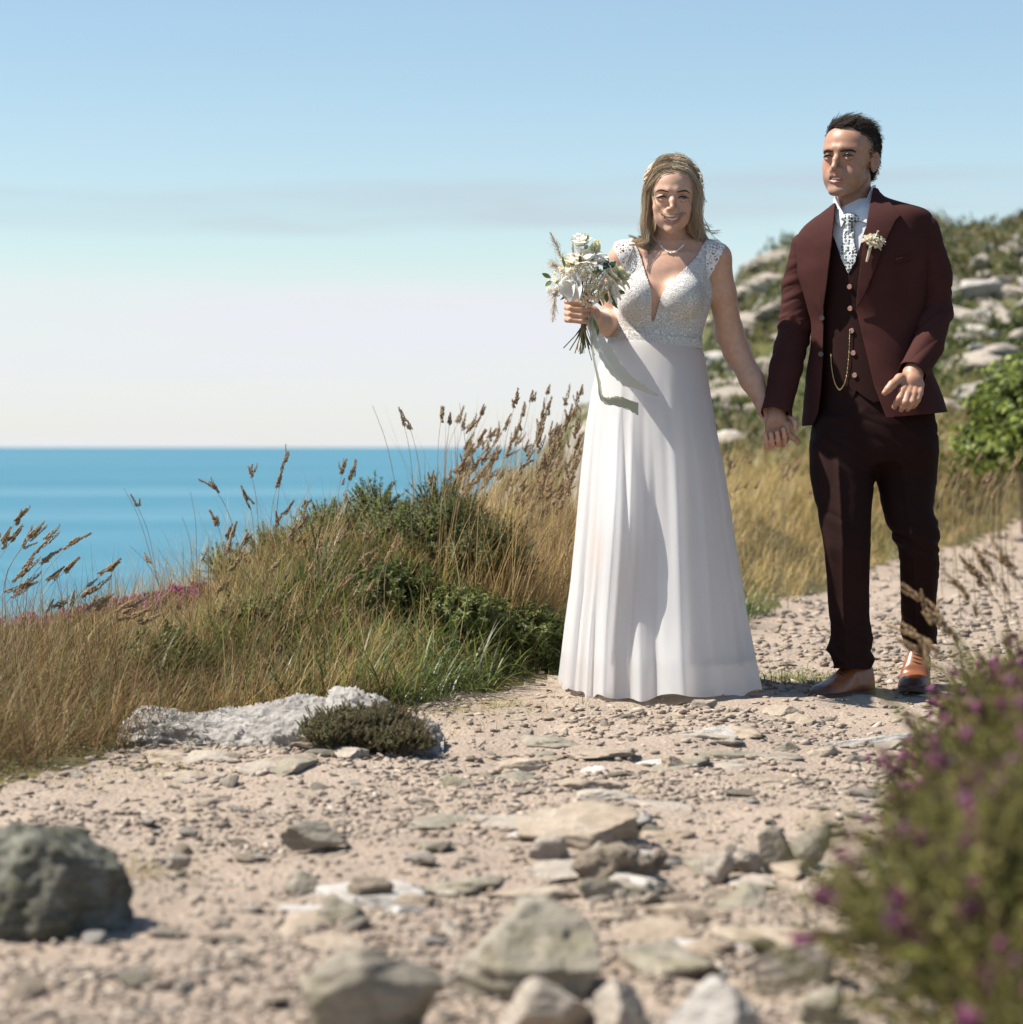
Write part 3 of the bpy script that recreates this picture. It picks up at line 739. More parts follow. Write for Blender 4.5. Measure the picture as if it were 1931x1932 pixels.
# 7 thin turf on the path: by the outcrop, between the couple's feet, at the right
sp = [(870, 1350, .36, .16, 6500), (1505, 1282, .20, .10, 700), (1540, 1278, .14, .08, 300), (1650, 1275, .10, .06, 160), (240, 1465, .3, .1, 700), (720, 1440, .2, .06, 150), (250, 1660, .10, .12, 500), (430, 1415, .25, .05, 200), (1500, 1375, .03, .02, 40)]
xs_, ys_ = [], []
for (u, v, sx, sy, n_) in sp:
    c = P(u, v, GD(v)); xs_.append(c[0] + r.normal(0, sx * .5, n_)); ys_.append(c[1] + r.normal(0, sy * 1.2, n_))
x, y = np.concatenate(xs_), np.concatenate(ys_); n = len(x)
blades('path_turf', x, y, .014 + .030 * r.uniform(size=n), r.uniform(.0016, .0034, n), np.concatenate([GREEN * 1.25, GOLD]), r, (.2, 1.1), (.3, 1.3), segs=3, label='thin short turf creeping onto the path beside the outcrop and between the feet')
c = P(1515, 1286, GD(1286)); n = 1100
blades('path_tuft', c[0] + r.normal(0, .10, n), c[1] + r.normal(0, .12, n), .025 + .06 * r.uniform(size=n), r.uniform(.002, .004, n), GREEN * 1.2, r, (.1, 1.1), (.3, 1.3), mat=M_GREEN, label='small grass tuft on the path between bride and groom')

# ------------------------------------------------------------------ tall seed stalks, one by one
def seed_mesh(seed, length, n):
    r = np.random.default_rng(seed); acc = Acc(); v0, f0 = ico(1)
    for i in range(n):
        t = i / n; s = .0037 * (1 - .45 * t) * r.uniform(.8, 1.25)
        a = r.uniform(0, 6.28); off = .0052 * (1 - .65 * t)
        v = v0 * np.array([s * .62, s * .62, s * 1.5])
        v = roty(v, r.uniform(.1, .55)); v = rotz(v, a)
        acc.add(v + np.array([math.cos(a) * off, math.sin(a) * off, t * length]), f0)
    o = acc.build('seed_head', M_SEED); me = o.data; bpy.data.objects.remove(o); return me
SEEDS = [seed_mesh(i, .035 + .012 * (i % 4), 36 + 8 * (i % 3)) for i in range(7)]
def stalk(base, tip, sway, label, group, heads=3, rad=.0014, seed=0, bare=False):
    """a dry stalk from base to tip, bowed sideways; its clusters of seeds are parts"""
    r = np.random.default_rng(seed); base, tip = np.asarray(base), np.asarray(tip)
    L = np.linalg.norm(tip - base)
    mid1 = base * .66 + tip * .34 + np.array([-sway * .6, r.normal(0, .01), L * .03]); mid2 = base * .3 + tip * .7 + np.array([-sway, r.normal(0, .01), L * .05])
    pth = catmull([base, mid1, mid2, tip], 14)
    v, q, _ = tubes(pth[None] - base, (rad * np.linspace(1.15, .45, 14))[None], 4)
    st = mk('grass_stalk', v, q, M_STEM); st.location = base
    tag(st, label, 'grass stalk', group)
    if bare: return st
    tan = pth[-1] - pth[-3]; tan /= np.linalg.norm(tan)
    for i in range(heads):
        t = 1 - i * r.uniform(.045, .075) * (.5 / L) ** .5
        p = pth[min(13, max(0, int(t * 13)))] * 1.0
        f = t * 13 - int(t * 13); j = int(t * 13)
        if j < 13: p = pth[j] * (1 - f) + pth[j + 1] * f
        o = bpy.data.objects.new('seed_head', SEEDS[r.integers(len(SEEDS))]); COL.objects.link(o); o.parent = st
        dirv = tan + r.normal(0, .22, 3) * (1 if i else .3) + (np.array([.25 * r.choice([-1, 1]), 0, .0]) if i else 0)
        o.rotation_mode = 'QUATERNION'; o.rotation_quaternion = Vector(dirv).to_track_quat('Z', 'Y')
        s = r.uniform(.85, 1.3) * (1.0 if i == 0 else .85); o.scale = (s, s, s)
        side = np.array([r.normal(0, .006), r.normal(0, .004), 0]) if i else 0
        o.location = p - base + side - (np.asarray(dirv) / np.linalg.norm(dirv) * .02 if i == 0 else 0)
    return st
sid = [0]
def S(ub, vb, db, ut, vt, label, group, heads=3, sway=.02, dt=0.0, bare=False, rad=.0014):
    sid[0] += 1
    b = P(ub, vb, db); b[2] = float(land(b[0], b[1]))
    return stalk(b, P(ut, vt, db + dt), sway, label, group, heads, rad, sid[0], bare)
GL = 'seed stalks at the left edge'
left = [(-15, 39, 973, 5), (20, 66, 1002, 4), (30, 66, 1003, 3), (40, 100, 1007, 5), (60, 142, 1018, 3), (50, 94, 1049, 3), (80, 133, 1068, 3), (70, 112, 1078, 3), (110, 214, 1068, 4), (100, 178, 1112, 4), (130, 190, 1130, 3), (180, 204, 1128, 4), (150, 243, 1138, 3), (190, 256, 1141, 3), (20, 50, 1100, 4), (-10, 45, 1080, 4), (120, 262, 1158, 3), (160, 275, 1170, 2), (60, 110, 1140, 3), (10, 28, 1010, 3)]
for i, (ub, ut, vt, hd) in enumerate(left):
    b_ = S(ub - 20, 1300, 7.2 + .06 * (i % 5), ut, vt, ('high' if vt < 1060 else 'low') + ' dry seed stalk leaning right at the left edge' + (', right at the picture border' if ut < 110 else ', on the right of its clump'), GL + (' high' if vt < 1060 else ' low') + (' border' if ut < 110 else ' inner'), hd, .05)
for (ub, vb, ut, vt, hd, bare, lab_) in [
    (311, 1152, 254, 946, 2, False, 'single seed stalk leaning left above the sea'), (316, 1155, 234, 921, 0, True, 'tall bare stem leaning left above the sea'),
    (371, 1145, 359, 928, 0, True, 'upright bare stem standing against the sea'), (368, 1150, 344, 975, 0, True, 'shorter bare stem beside the upright bare stem'), (330, 1152, 245, 1030, 0, True, 'low bare stem below the tall left-leaning one'), (325, 1150, 280, 1055, 2, False, 'short seed stalk below the left-leaning stems'),
    (468, 1095, 399, 913, 3, False, 'seed stalk leaning left at the small gorse bush'), (430, 1120, 404, 980, 3, False, 'low seed stalk beside the small gorse bush'),
    (485, 1075, 462, 934, 4, False, 'seed stalk with a bent head above the gorse'), (490, 1072, 470, 884, 3, False, 'upright seed stalk with a long head above the gorse'),
    (515, 1070, 543, 857, 4, False, 'tallest seed stalk leaning right above the gorse'), (505, 1070, 528, 905, 3, False, 'seed stalk behind the tallest one'), (500, 1075, 543, 962, 3, False, 'short seed stalk right of the tallest one'),
    (530, 1060, 580, 950, 2, False, 'lone small seed head before the sea'),
    (640, 1010, 648, 883, 4, False, 'left one of two close seed stalks on the gorse'), (650, 1010, 664, 893, 3, False, 'right one of two close seed stalks on the gorse'), (655, 1030, 655, 940, 4, False, 'drooping seed stalk in front of the gorse'),
    (772, 960, 703, 765, 0, True, 'longest bare stem leaning left against the sky'), (790, 960, 758, 785, 3, False, 'bent seed stalk crossing the horizon'), (810, 950, 772, 800, 2, False, 'slim seed stalk crossing the horizon'),
    (800, 965, 815, 905, 2, False, 'low seed stalk below the bent one'), (830, 960, 834, 777, 3, False, 'upright seed stalk just right of the bent one'), (842, 960, 850, 790, 2, False, 'seed stalk close behind the upright one'), (890, 950, 867, 760, 0, True, 'thin hooked bare stem against the sky')]:
    S(ub, vb, 9.4, ut, vt, lab_, 'seed stalks standing against the sea', hd, .012 * (1 if ut > ub else -1), bare=bare)
tips = [(913, 774), (975, 750), (1004, 747), (1036, 733), (1069, 755), (1037, 762), (1075, 786), (1097, 735), (1092, 800), (960, 790), (988, 775)]
r = np.random.default_rng(23)
while len(tips) < 100: tips.append((r.uniform(860, 1098), 770 + 190 * r.uniform() ** .8))
for i, (ut, vt) in enumerate(tips):
    S(ut + r.normal(-26, 14), 950, r.uniform(9.0, 10.6), ut, vt, ('tall' if vt < 800 else 'mid-height' if vt < 880 else 'short') + ' golden seed stalk in the dense stand left of the bride' + (', on its seaward side' if ut < 980 else ', close to the dress'), 'dense stand of seed stalks ' + ('tall' if vt < 800 else 'mid' if vt < 880 else 'short') + (' seaward' if ut < 980 else ' by the dress'), int(r.integers(2, 6)), .03)
for i in range(70):
    ut = r.uniform(380, 1060); vt = r.uniform(980, 1180)
    if lft(*P(ut - 12, 0, 8.7)[:2]) < .55: continue
    S(ut + r.normal(-12, 14), vt + 160, r.uniform(8.2, 9.2), ut, vt, 'dry seed stalk standing in the grass of the bank, ' + ('below the big gorse' if ut < 760 else 'below the half hidden gorse'), 'seed stalks in the bank ' + ('left' if ut < 760 else 'right'), int(r.integers(1, 4)), .02)
for i in range(34):
    ut = r.uniform(1372, 1540) if i % 2 else r.uniform(1775, 1925); d_ = r.uniform(11.5, 16)
    S(ut - r.uniform(5, 30), 1000, d_, ut, r.uniform(845, 930), 'golden seed stalk in the grass ' + ('between bride and groom' if ut < 1600 else 'right of the groom'), 'seed stalks ' + ('between the couple' if ut < 1600 else 'right of the groom'), int(r.integers(2, 5)), .05, rad=.002)
for i, (ub, ut, vt, d_) in enumerate([(1835, 1722, 1118, 5.6), (1850, 1712, 1185, 5.4), (1862, 1765, 1165, 5.3), (1880, 1708, 1215, 5.2), (1890, 1800, 1095, 5.3), (1905, 1830, 1070, 5.5), (1915, 1855, 1060, 5.2), (1940, 1895, 1050, 5.2), (1860, 1735, 1205, 5.3)]):
    S(ub, 1330, d_, ut, vt, 'blurred dry grass stalk bending in front of the right shoe', 'blurred stalks at the right', 4, -.06, rad=.002)

# ------------------------------------------------------------------ gorse
def spray(r, n, length, leaf_l, leaf_w, per, spread=1.0, pal=GREEN, up=.5):
    """one shoot full of spines: returns verts, tris, colours, around the z axis"""
    V, F, C = [], [], []
    for i in range(per):
        t = r.uniform(.05, 1); a = r.uniform(0, 6.28); e = r.uniform(-.1, 1.0) * up + .1
        b = np.array([0, 0, t * length]); dv = np.array([math.cos(a) * math.cos(e), math.sin(a) * math.cos(e), math.sin(e)])
        sd_ = np.cross(dv, [0, 0, 1.0]); sd_ /= np.linalg.norm(sd_) + 1e-9
        l = leaf_l * r.uniform(.6, 1.2) * (1.15 - .6 * t); k = len(V)
        V += [b - sd_ * leaf_w, b + sd_ * leaf_w, b + dv * l]; F.append([k, k + 1, k + 2])
        c = pal[r.integers(len(pal))] * r.uniform(.7, 1.3); C += [c, c, c * 1.25]
    return np.array(V), np.array(F), np.array(C)
def orient(v, d, roll):
    d = d / np.linalg.norm(d); q = Vector(d).to_track_quat('Z', 'Y').to_matrix(); c, s = math.cos(roll), math.sin(roll)
    return v @ (np.array(q) @ np.array([[c, -s, 0], [s, c, 0], [0, 0, 1]])).T
GORSE = np.array([(.10, .13, .035), (.145, .17, .045), (.06, .082, .025), (.22, .23, .075), (.12, .14, .045)])
def bush(name, label, cat, blobs, nshoot, length, leaf, per, pal, mat, r, flower=None, group=None, up=.5, leaf_w=.1, wild=.35, fl_mat=None, fl_share=.3, fl_size=.005, fl_pal=None):
    """blobs: (x,y,z,rx,ry,rz) ellipsoids the crown fills; shoots point outward through their surface"""
    cx = np.mean([b[0] for b in blobs]); cy = np.mean([b[1] for b in blobs]); cz = float(land(cx, cy))
    root = empty(name, (cx, cy, cz)); org = np.array([cx, cy, cz])
    tmpl = [spray(r, 0, length, leaf, leaf * leaf_w, per, pal=pal, up=up) for _ in range(8)]
    acc = Acc(); stems = []; fl = Acc(); tot = sum(b[3] * b[5] for b in blobs)
    v8, f8 = ico(1)
    for b in blobs:
        bc = np.array(b[:3]); br = np.array(b[3:])
        for i in range(int(nshoot * b[3] * b[5] / tot)):
            nn = r.normal(size=3); nn /= np.linalg.norm(nn)
            if nn[2] < -.25: nn[2] *= -1
            if nn[1] > .55: nn[1] *= -1
            rad = r.uniform(.45, 1.0) ** .5 if r.uniform() > .12 else r.uniform(1.0, 1.3)
            p = bc + br * nn * rad * (1 + .18 * vnoise(nn[0] * 3, nn[1] * 3, nn[2] * 3, 4))
            d = nn * np.array([1, 1, 1]) / br * br.mean() + np.array([.15, 0, .55]) + r.normal(0, wild, 3)
            v, f, c = tmpl[r.integers(8)]
            s = r.uniform(.7, 1.25)
            q = orient(v * s, d, r.uniform(0, 6.28)) + p
            acc.add(q - org, f, c * r.uniform(.75, 1.25))
            dn = d / np.linalg.norm(d)
            stems.append(np.stack([p - dn * length * .9, p, p + dn * length * s]) - org)
            if fl_mat is not None and r.uniform() < fl_share and rad > .65:
                for j in range(int(r.integers(5, 12))):
                    t = r.uniform(.55, 1.05); a = r.uniform(0, 6.28)
                    pp = p + dn * length * s * t + np.array([math.cos(a), math.sin(a), 0]) * fl_size * 1.3
                    fl.add(v8 * fl_size * r.uniform(.6, 1.2) * np.array([.8, .8, 1.2]) + pp - org, f8, fl_pal[r.integers(len(fl_pal))] * r.uniform(.75, 1.25))
    acc.build('foliage', mat, root, smooth_shade=False)
    st = np.array(stems); v, q, _ = tubes(st, .0012 if length < .1 else .002, 3); mk('branches', v, q, M_TWIG, root)
    if fl.n: fl.build('flowers', fl_mat, root)
    # main stems from the ground into the crown
    ms = []
    for b in blobs:
        for k in range(3):
            t = np.array(b[:3]) + np.array(b[3:]) * r.uniform(-.4, .4, 3); g = np.array([b[0] + r.normal(0, .04), b[1] + r.normal(0, .04), float(land(b[0], b[1])) - .02])
            ms.append(np.stack([g, (g + t) / 2 + r.normal(0, .02, 3), t]) - org)
    for m_ in ms:
        v, q, _ = tubes(m_[None], .006, 5); mk('stem', v, q, M_TWIG, root)
    tag(root, label, cat, group); return root
def blob(u, v, d, ru, rv, rd): 
    p = P(u, v, d); return (p[0], p[1], p[2], ru * K * d, rd, rv * K * d)
r = np.random.default_rng(31)
bush('gorse_bush', 'small dark gorse bush sticking out over the sea at the left end', 'gorse', [blob(432, 1095, 9.6, 28, 34, .07), blob(465, 1115, 9.5, 36, 26, .08)], 130, .09, .022, 60, GORSE, M_LEAF, r)
bush('gorse_bush', 'large dark green gorse bush on the bank above the sea', 'gorse', [blob(545, 1070, 9.6, 64, 40, .16), blob(640, 1030, 9.6, 72, 42, .18), blob(712, 975, 9.7, 30, 34, .08), blob(760, 1030, 9.5, 80, 56, .18)], 640, .095, .024, 64, GORSE, M_LEAF, r)
bush('gorse_bush', 'gorse bush half hidden by grass between the big gorse and the dress', 'gorse', [blob(850, 1020, 9.3, 62, 52, .18), blob(915, 1075, 9.2, 66, 60, .18), blob(820, 965, 9.6, 22, 26, .06)], 460, .095, .024, 60, GORSE * .8, M_LEAF, r)
LOW = np.array([(.09, .12, .03), (.13, .155, .04), (.06, .08, .024), (.19, .20, .06)])
for i, (u, v, d, ru, rv) in enumerate([(880, 1185, 8.7, 56, 32), (1000, 1215, 8.9, 44, 34), (740, 1140, 8.9, 70, 40), (600, 1150, 8.9, 70, 36), (300, 1275, 7.9, 60, 34), (480, 1210, 8.4, 60, 34)]):
    bush('bank_shrub', ['dark low shrub in the grass left of the dress', 'dark low shrub right beside the dress', 'dark low shrub below the big gorse', 'dark low shrub at the foot of the bank slope', 'dark low shrub behind the left end of the outcrop', 'dark low shrub above the middle of the outcrop'][i], 'shrub', [blob(u, v, d, ru, rv, .16)], 230, .085, .026, 40, LOW, M_LEAF, r, up=.7, leaf_w=.22, wild=.5, group='low dark shrubs in the bank')
# cushion plant before the outcrop
THY = np.array([(.15, .16, .06), (.12, .145, .05), (.20, .165, .085), (.08, .10, .035), (.24, .18, .11)])
bush('cushion_plant', 'low brownish green cushion plant growing against the pale outcrop', 'plant', [blob(690, 1385, 6.55, 105, 46, .10), blob(640, 1392, 6.5, 66, 34, .09), blob(750, 1402, 6.48, 66, 30, .08)], 2200, .022, .0075, 26, THY, M_LEAF, r, up=.8, leaf_w=.22, wild=.5)
# heather
HEA = np.array([(.085, .11, .032), (.13, .15, .045), (.055, .065, .026), (.17, .175, .06), (.10, .08, .045)])
PUR = np.array([(.30, .085, .20), (.38, .13, .27), (.23, .065, .14), (.42, .20, .32), (.19, .085, .12)])
for i, (u, v, d, ru, rv) in enumerate([(20, 1225, 9.1, 55, 34), (95, 1208, 9.2, 55, 30), (170, 1200, 9.2, 50, 30), (240, 1182, 9.3, 48, 32), (305, 1170, 9.3, 42, 30), (360, 1150, 9.35, 34, 26)]):
    bush('heather', ['leftmost purple heather clump along the cliff edge', 'second purple heather clump from the left along the cliff edge', 'third purple heather clump from the left along the cliff edge', 'fourth purple heather clump from the left along the cliff edge', 'fifth purple heather clump from the left, below the left-leaning stems', 'rightmost purple heather clump along the cliff edge by the small gorse'][i], 'heather',
         [blob(u, v, d, ru, rv, .16)], 170, .05, .010, 30, HEA, M_LEAF, r, up=.9, leaf_w=.2, fl_mat=M_PETAL, fl_share=.85, fl_size=.006, fl_pal=PUR * np.array([1.5, 1.15, 1.5]), group='heather along the cliff edge')
bush('heather', 'big out of focus heather bush filling the lower right corner', 'heather',
     [blob(1850, 1800, 2.55, 240, 240, .22), (.53, 2.55, .20, .15, .22, .22), (.62, 2.9, .22, .16, .25, .24), (.74, 3.3, .22, .18, .3, .24), (.80, 2.7, .28, .2, .3, .26), (.47, 2.25, .12, .12, .2, .18)],
     2800, .075, .014, 44, HEA * np.array([1.75, 1.55, 1.2]), M_LEAF, r, up=.9, leaf_w=.18, fl_mat=M_PETAL, fl_share=.12, fl_size=.006, fl_pal=PUR)
bush('heather', 'heather behind the corner bush with purple spikes below the right shoe', 'heather',
     [blob(1888, 1400, 4.5, 62, 70, .25), blob(1945, 1345, 4.6, 60, 80, .3), blob(1810, 1500, 4.2, 60, 60, .22), blob(1890, 1530, 4.0, 110, 110, .25)],
     1200, .075, .013, 44, HEA * np.array([1.75, 1.55, 1.2]), M_LEAF, r, up=.9, leaf_w=.18, fl_mat=M_PETAL, fl_share=.2, fl_size=.0062, fl_pal=PUR)
# ivy-like shrub at the right edge
IVY = np.array([(.18, .22, .04), (.25, .29, .055), (.105, .14, .03), (.33, .36, .10), (.07, .10, .025)])
bush('shrub', 'bright green leafy shrub on the slope at the right edge', 'shrub', [blob(1930, 800, 21, 80, 70, .8), blob(1960, 740, 21.5, 60, 50, .8), blob(1880, 870, 20.5, 50, 40, .6), blob(1945, 865, 20, 60, 50, .6)], 900, .16, .075, 16, IVY, M_LEAF, r, up=.6, leaf_w=.42, wild=.6)
# low scrub over the hill
def scrub():
    r = np.random.default_rng(61); acc = Acc(); N = 90000
    x = r.uniform(.4, 11, N); y = r.uniform(20, 44, N)
    k = (lft(x, y) > .5) & (x < .23 * y) & (vnoise(x * 1.1, y * .8, 0, 71) + .6 * vnoise(x * 3.1, y * 2.1, 0, 73) > -.35) & (x > .15 * y - 3.0)
    x, y = x[k], y[k]; n = len(x)
    z = land(x, y) + r.uniform(0, .20, n) * (.4 + .6 * (vnoise(x * 2.3, y * 2.3, 0, 77) > 0))
    a = r.uniform(0, 6.28, n); e = r.uniform(.1, 1.3, n); s = r.uniform(.03, .075, n)
    d = np.stack([np.cos(a) * np.cos(e), np.sin(a) * np.cos(e), np.sin(e)], -1); sd_ = np.stack([-np.sin(a), np.cos(a), 0 * a], -1)
    b = np.stack([x, y, z], -1)
    v = np.stack([b - sd_ * s[:, None] * .5, b + sd_ * s[:, None] * .5, b + d * s[:, None] * 1.8], 1)
    pal = np.array([(.085, .11, .035), (.13, .15, .05), (.06, .085, .03), (.17, .16, .06), (.10, .075, .06), (.20, .17, .08), (.115, .13, .045)])
    zone = (vnoise(x * .5, y * .4, 0, 83) > 0)
    ci = np.where(zone, r.integers(0, 4, n), r.integers(2, 7, n))
    c = pal[ci] * r.uniform(.7, 1.3, (n, 1))
    o = mk('hill_scrub', v.reshape(-1, 3), np.arange(3 * n).reshape(n, 3), M_LEAF, col=np.repeat(c, 3, 0), smooth_shade=False)
    tag(o, 'low heath scrub covering the hill', 'scrub', kind='stuff')
scrub()

# ================================================================== sculpting: distance fields turned into surfaces
def ax(a, b, st): return np.arange(a, b + st * .5, st)
class Field:
    def __init__(s, xs, ys, zs):
        s.xs, s.ys, s.zs = [np.asarray(q, np.float64) for q in (xs, ys, zs)]
        s.F = np.full((len(xs), len(ys), len(zs)), 1.0, np.float32)
    def _sl(s, lo, hi, pad):
        r = []
        for a, l, h in zip((s.xs, s.ys, s.zs), lo, hi):
            i, j = np.searchsorted(a, l - pad), np.searchsorted(a, h + pad); r.append(slice(max(i - 1, 0), min(j + 1, len(a))))
        return tuple(r)
    def op(s, fn, lo, hi, k=.01, mode='u'):
        sl = s._sl(lo, hi, k + .03)
        X, Y, Z = s.xs[sl[0]][:, None, None], s.ys[sl[1]][None, :, None], s.zs[sl[2]][None, None, :]
        if X.size == 0 or Y.size == 0 or Z.size == 0: return s
        d = fn(X, Y, Z).astype(np.float32); G = s.F[sl]
        if mode == 'u':
            h = np.maximum(k - np.abs(d - G), 0) / k; s.F[sl] = np.minimum(d, G) - h * h * k * .25
        else:
            h = np.maximum(k - np.abs(d + G), 0) / k; s.F[sl] = np.maximum(-d, G) + h * h * k * .25
        return s
    def cone(s, a, b, ra, rb, k=.01, mode='u'):
        a, b = np.asarray(a, float), np.asarray(b, float); ab = b - a; L2 = ab @ ab + 1e-12; m = max(ra, rb)
        def fn(X, Y, Z):
            t = np.clip(((X - a[0]) * ab[0] + (Y - a[1]) * ab[1] + (Z - a[2]) * ab[2]) / L2, 0, 1)
            return np.sqrt((X - a[0] - t * ab[0]) ** 2 + (Y - a[1] - t * ab[1]) ** 2 + (Z - a[2] - t * ab[2]) ** 2) - (ra + t * (rb - ra))
        return s.op(fn, np.minimum(a, b) - m, np.maximum(a, b) + m, k, mode)
    def chain(s, pts, rs, k=.01, mode='u'):
        for i in range(len(pts) - 1): s.cone(pts[i], pts[i + 1], rs[i], rs[i + 1], k, mode)
        return s
    def ell(s, c, r, k=.01, mode='u', R=None):
        c, r = np.asarray(c, float), np.asarray(r, float); m = r.max()
        Rm = np.eye(3) if R is None else np.asarray(R)
        def fn(X, Y, Z):
            x, y, z = X - c[0], Y - c[1], Z - c[2]
            if R is not None: x, y, z = [Rm[0, i] * x + Rm[1, i] * y + Rm[2, i] * z for i in range(3)]
            k0 = np.sqrt((x / r[0]) ** 2 + (y / r[1]) ** 2 + (z / r[2]) ** 2); k1 = np.sqrt((x / r[0] ** 2) ** 2 + (y / r[1] ** 2) ** 2 + (z / r[2] ** 2) ** 2) + 1e-9
            return k0 * (k0 - 1) / k1
        return s.op(fn, c - m, c + m, k, mode)
    def loft(s, tab, yaw=0.0, k=.01, mode='u', tilt=None, n=2.0, cap=.01):
        """tab rows: z, cx, cy, half-width, half-depth; an upright stack of (super)ellipses turned by yaw"""
        tab = np.array(sorted([list(t) for t in tab]), float); cy_, sy_ = math.cos(yaw), math.sin(yaw)
        z0, z1 = tab[0, 0], tab[-1, 0]
        m = max(tab[:, 3].max(), tab[:, 4].max())
        lo = np.array([tab[:, 1].min() - m, tab[:, 2].min() - m, z0 - .08]); hi = np.array([tab[:, 1].max() + m, tab[:, 2].max() + m, z1 + .08])
        zz = np.linspace(z0, z1, 200); sm = [np.interp(zz, tab[:, 0], tab[:, i]) for i in range(1, 5)]
        ker = np.hanning(13); ker /= ker.sum()
        sm = [np.convolve(np.pad(q, 6, mode='edge'), ker, 'valid') for q in sm]
        def fn(X, Y, Z):
            c0x, c0y = np.interp((z0 + z1) / 2, zz, sm[0]), np.interp((z0 + z1) / 2, zz, sm[1])
            Zs = Z
            if tilt is not None:
                p = (X - c0x) * cy_ + (Y - c0y) * -sy_
                Zs = Z + tilt(Z) * p
            else: Zs = np.broadcast_to(Z, np.broadcast_shapes(X.shape, Y.shape, Z.shape)) if False else Z
            cx, cyy, a, b = [np.interp(Zs, zz, q) for q in sm]
            p1 = np.abs((X - cx) * cy_ + (Y - cyy) * -sy_) / a; p2 = np.abs((X - cx) * sy_ + (Y - cyy) * cy_) / b
            f = (p1 ** n + p2 ** n) ** (1 / n) + 1e-6
            g = np.sqrt((p1 ** (n - 1) / a) ** 2 + (p2 ** (n - 1) / b) ** 2) * f ** (1 - n) + 1e-6
            d = (f - 1) / np.maximum(g, 1 / np.maximum(a, b) * .5)
            e = np.maximum(z0 - Zs, Zs - z1)
            return np.maximum(d, e)
        return s.op(fn, lo, hi, k, mode)

def nets(fd, iso=0.0):
    F = fd.F - np.float32(iso); I = F < 0
    c = np.zeros(tuple(n - 1 for n in F.shape), np.uint8)
    offs = [(a, b, d) for a in (0, 1) for b in (0, 1) for d in (0, 1)]
    nx, ny, nz = F.shape
    for (a, b, d) in offs: c += I[a:nx - 1 + a, b:ny - 1 + b, d:nz - 1 + d]
    act = np.argwhere((c > 0) & (c < 8)); M = len(act)
    vid = np.full(c.shape, -1, np.int32); vid[act[:, 0], act[:, 1], act[:, 2]] = np.arange(M)
    val = np.stack([F[act[:, 0] + a, act[:, 1] + b, act[:, 2] + d] for (a, b, d) in offs], 1).astype(np.float64)
    O = np.array(offs, float); acc = np.zeros((M, 3)); cnt = np.zeros(M)
    for i in range(8):
        for j in range(i + 1, 8):
            if abs(O[i] - O[j]).sum() != 1: continue
            m = (val[:, i] < 0) != (val[:, j] < 0)
            t = val[m, i] / (val[m, i] - val[m, j])
            acc[m] += O[i] + t[:, None] * (O[j] - O[i]); cnt[m] += 1
    acc /= np.maximum(cnt, 1)[:, None]
    pos = np.empty((M, 3))
    for q, A in enumerate((fd.xs, fd.ys, fd.zs)):
        i0 = act[:, q]; pos[:, q] = A[i0] + acc[:, q] * (A[i0 + 1] - A[i0])
    quads = []
    for axn in range(3):
        sl0 = [slice(None)] * 3; sl1 = [slice(None)] * 3; sl0[axn] = slice(0, -1); sl1[axn] = slice(1, None)
        A, B = I[tuple(sl0)], I[tuple(sl1)]
        e = np.argwhere(A != B); o1, o2 = [(1, 2), (2, 0), (0, 1)][axn]
        ok = (e[:, o1] > 0) & (e[:, o2] > 0) & (e[:, o1] < F.shape[o1] - 1) & (e[:, o2] < F.shape[o2] - 1); e = e[ok]
        inside = A[e[:, 0], e[:, 1], e[:, 2]]
        def cell(d1, d2):
            g = e.copy(); g[:, o1] += d1; g[:, o2] += d2; return vid[g[:, 0], g[:, 1], g[:, 2]]
        q = np.stack([cell(-1, -1), cell(0, -1), cell(0, 0), cell(-1, 0)], 1)
        q[~inside] = q[~inside][:, ::-1]; quads.append(q)
    q = np.concatenate(quads); q = q[(q >= 0).all(1)]
    return pos, q
def relax(v, q, it=2, lam=.5):
    n = len(v); k = q.shape[1]
    a = np.concatenate([q[:, i] for i in range(k)] + [q[:, (i + 1) % k] for i in range(k)]); b = np.concatenate([q[:, (i + 1) % k] for i in range(k)] + [q[:, i] for i in range(k)])
    deg = np.bincount(a, minlength=n).astype(float)[:, None]; deg[deg == 0] = 1
    for _ in range(it):
        m = np.stack([np.bincount(a, weights=v[b, j], minlength=n) for j in range(3)], 1) / deg
        iso_ = (np.bincount(a, minlength=n) == 0)
        m[iso_] = v[iso_]
        v = v + lam * (m - v)
    return v
def normals(v, f):
    n = np.zeros((len(v), 3))
    if f.shape[1] == 4: fn = np.cross(v[f[:, 2]] - v[f[:, 0]], v[f[:, 3]] - v[f[:, 1]])
    else: fn = np.cross(v[f[:, 1]] - v[f[:, 0]], v[f[:, 2]] - v[f[:, 0]])
    for i in range(f.shape[1]):
        for j in range(3): n[:, j] += np.bincount(f[:, i], weights=fn[:, j], minlength=len(v))
    return n / (np.linalg.norm(n, axis=1, keepdims=True) + 1e-12)
def tri(q): return q if q.shape[1] == 3 else np.concatenate([q[:, [0, 1, 2]], q[:, [0, 2, 3]]])
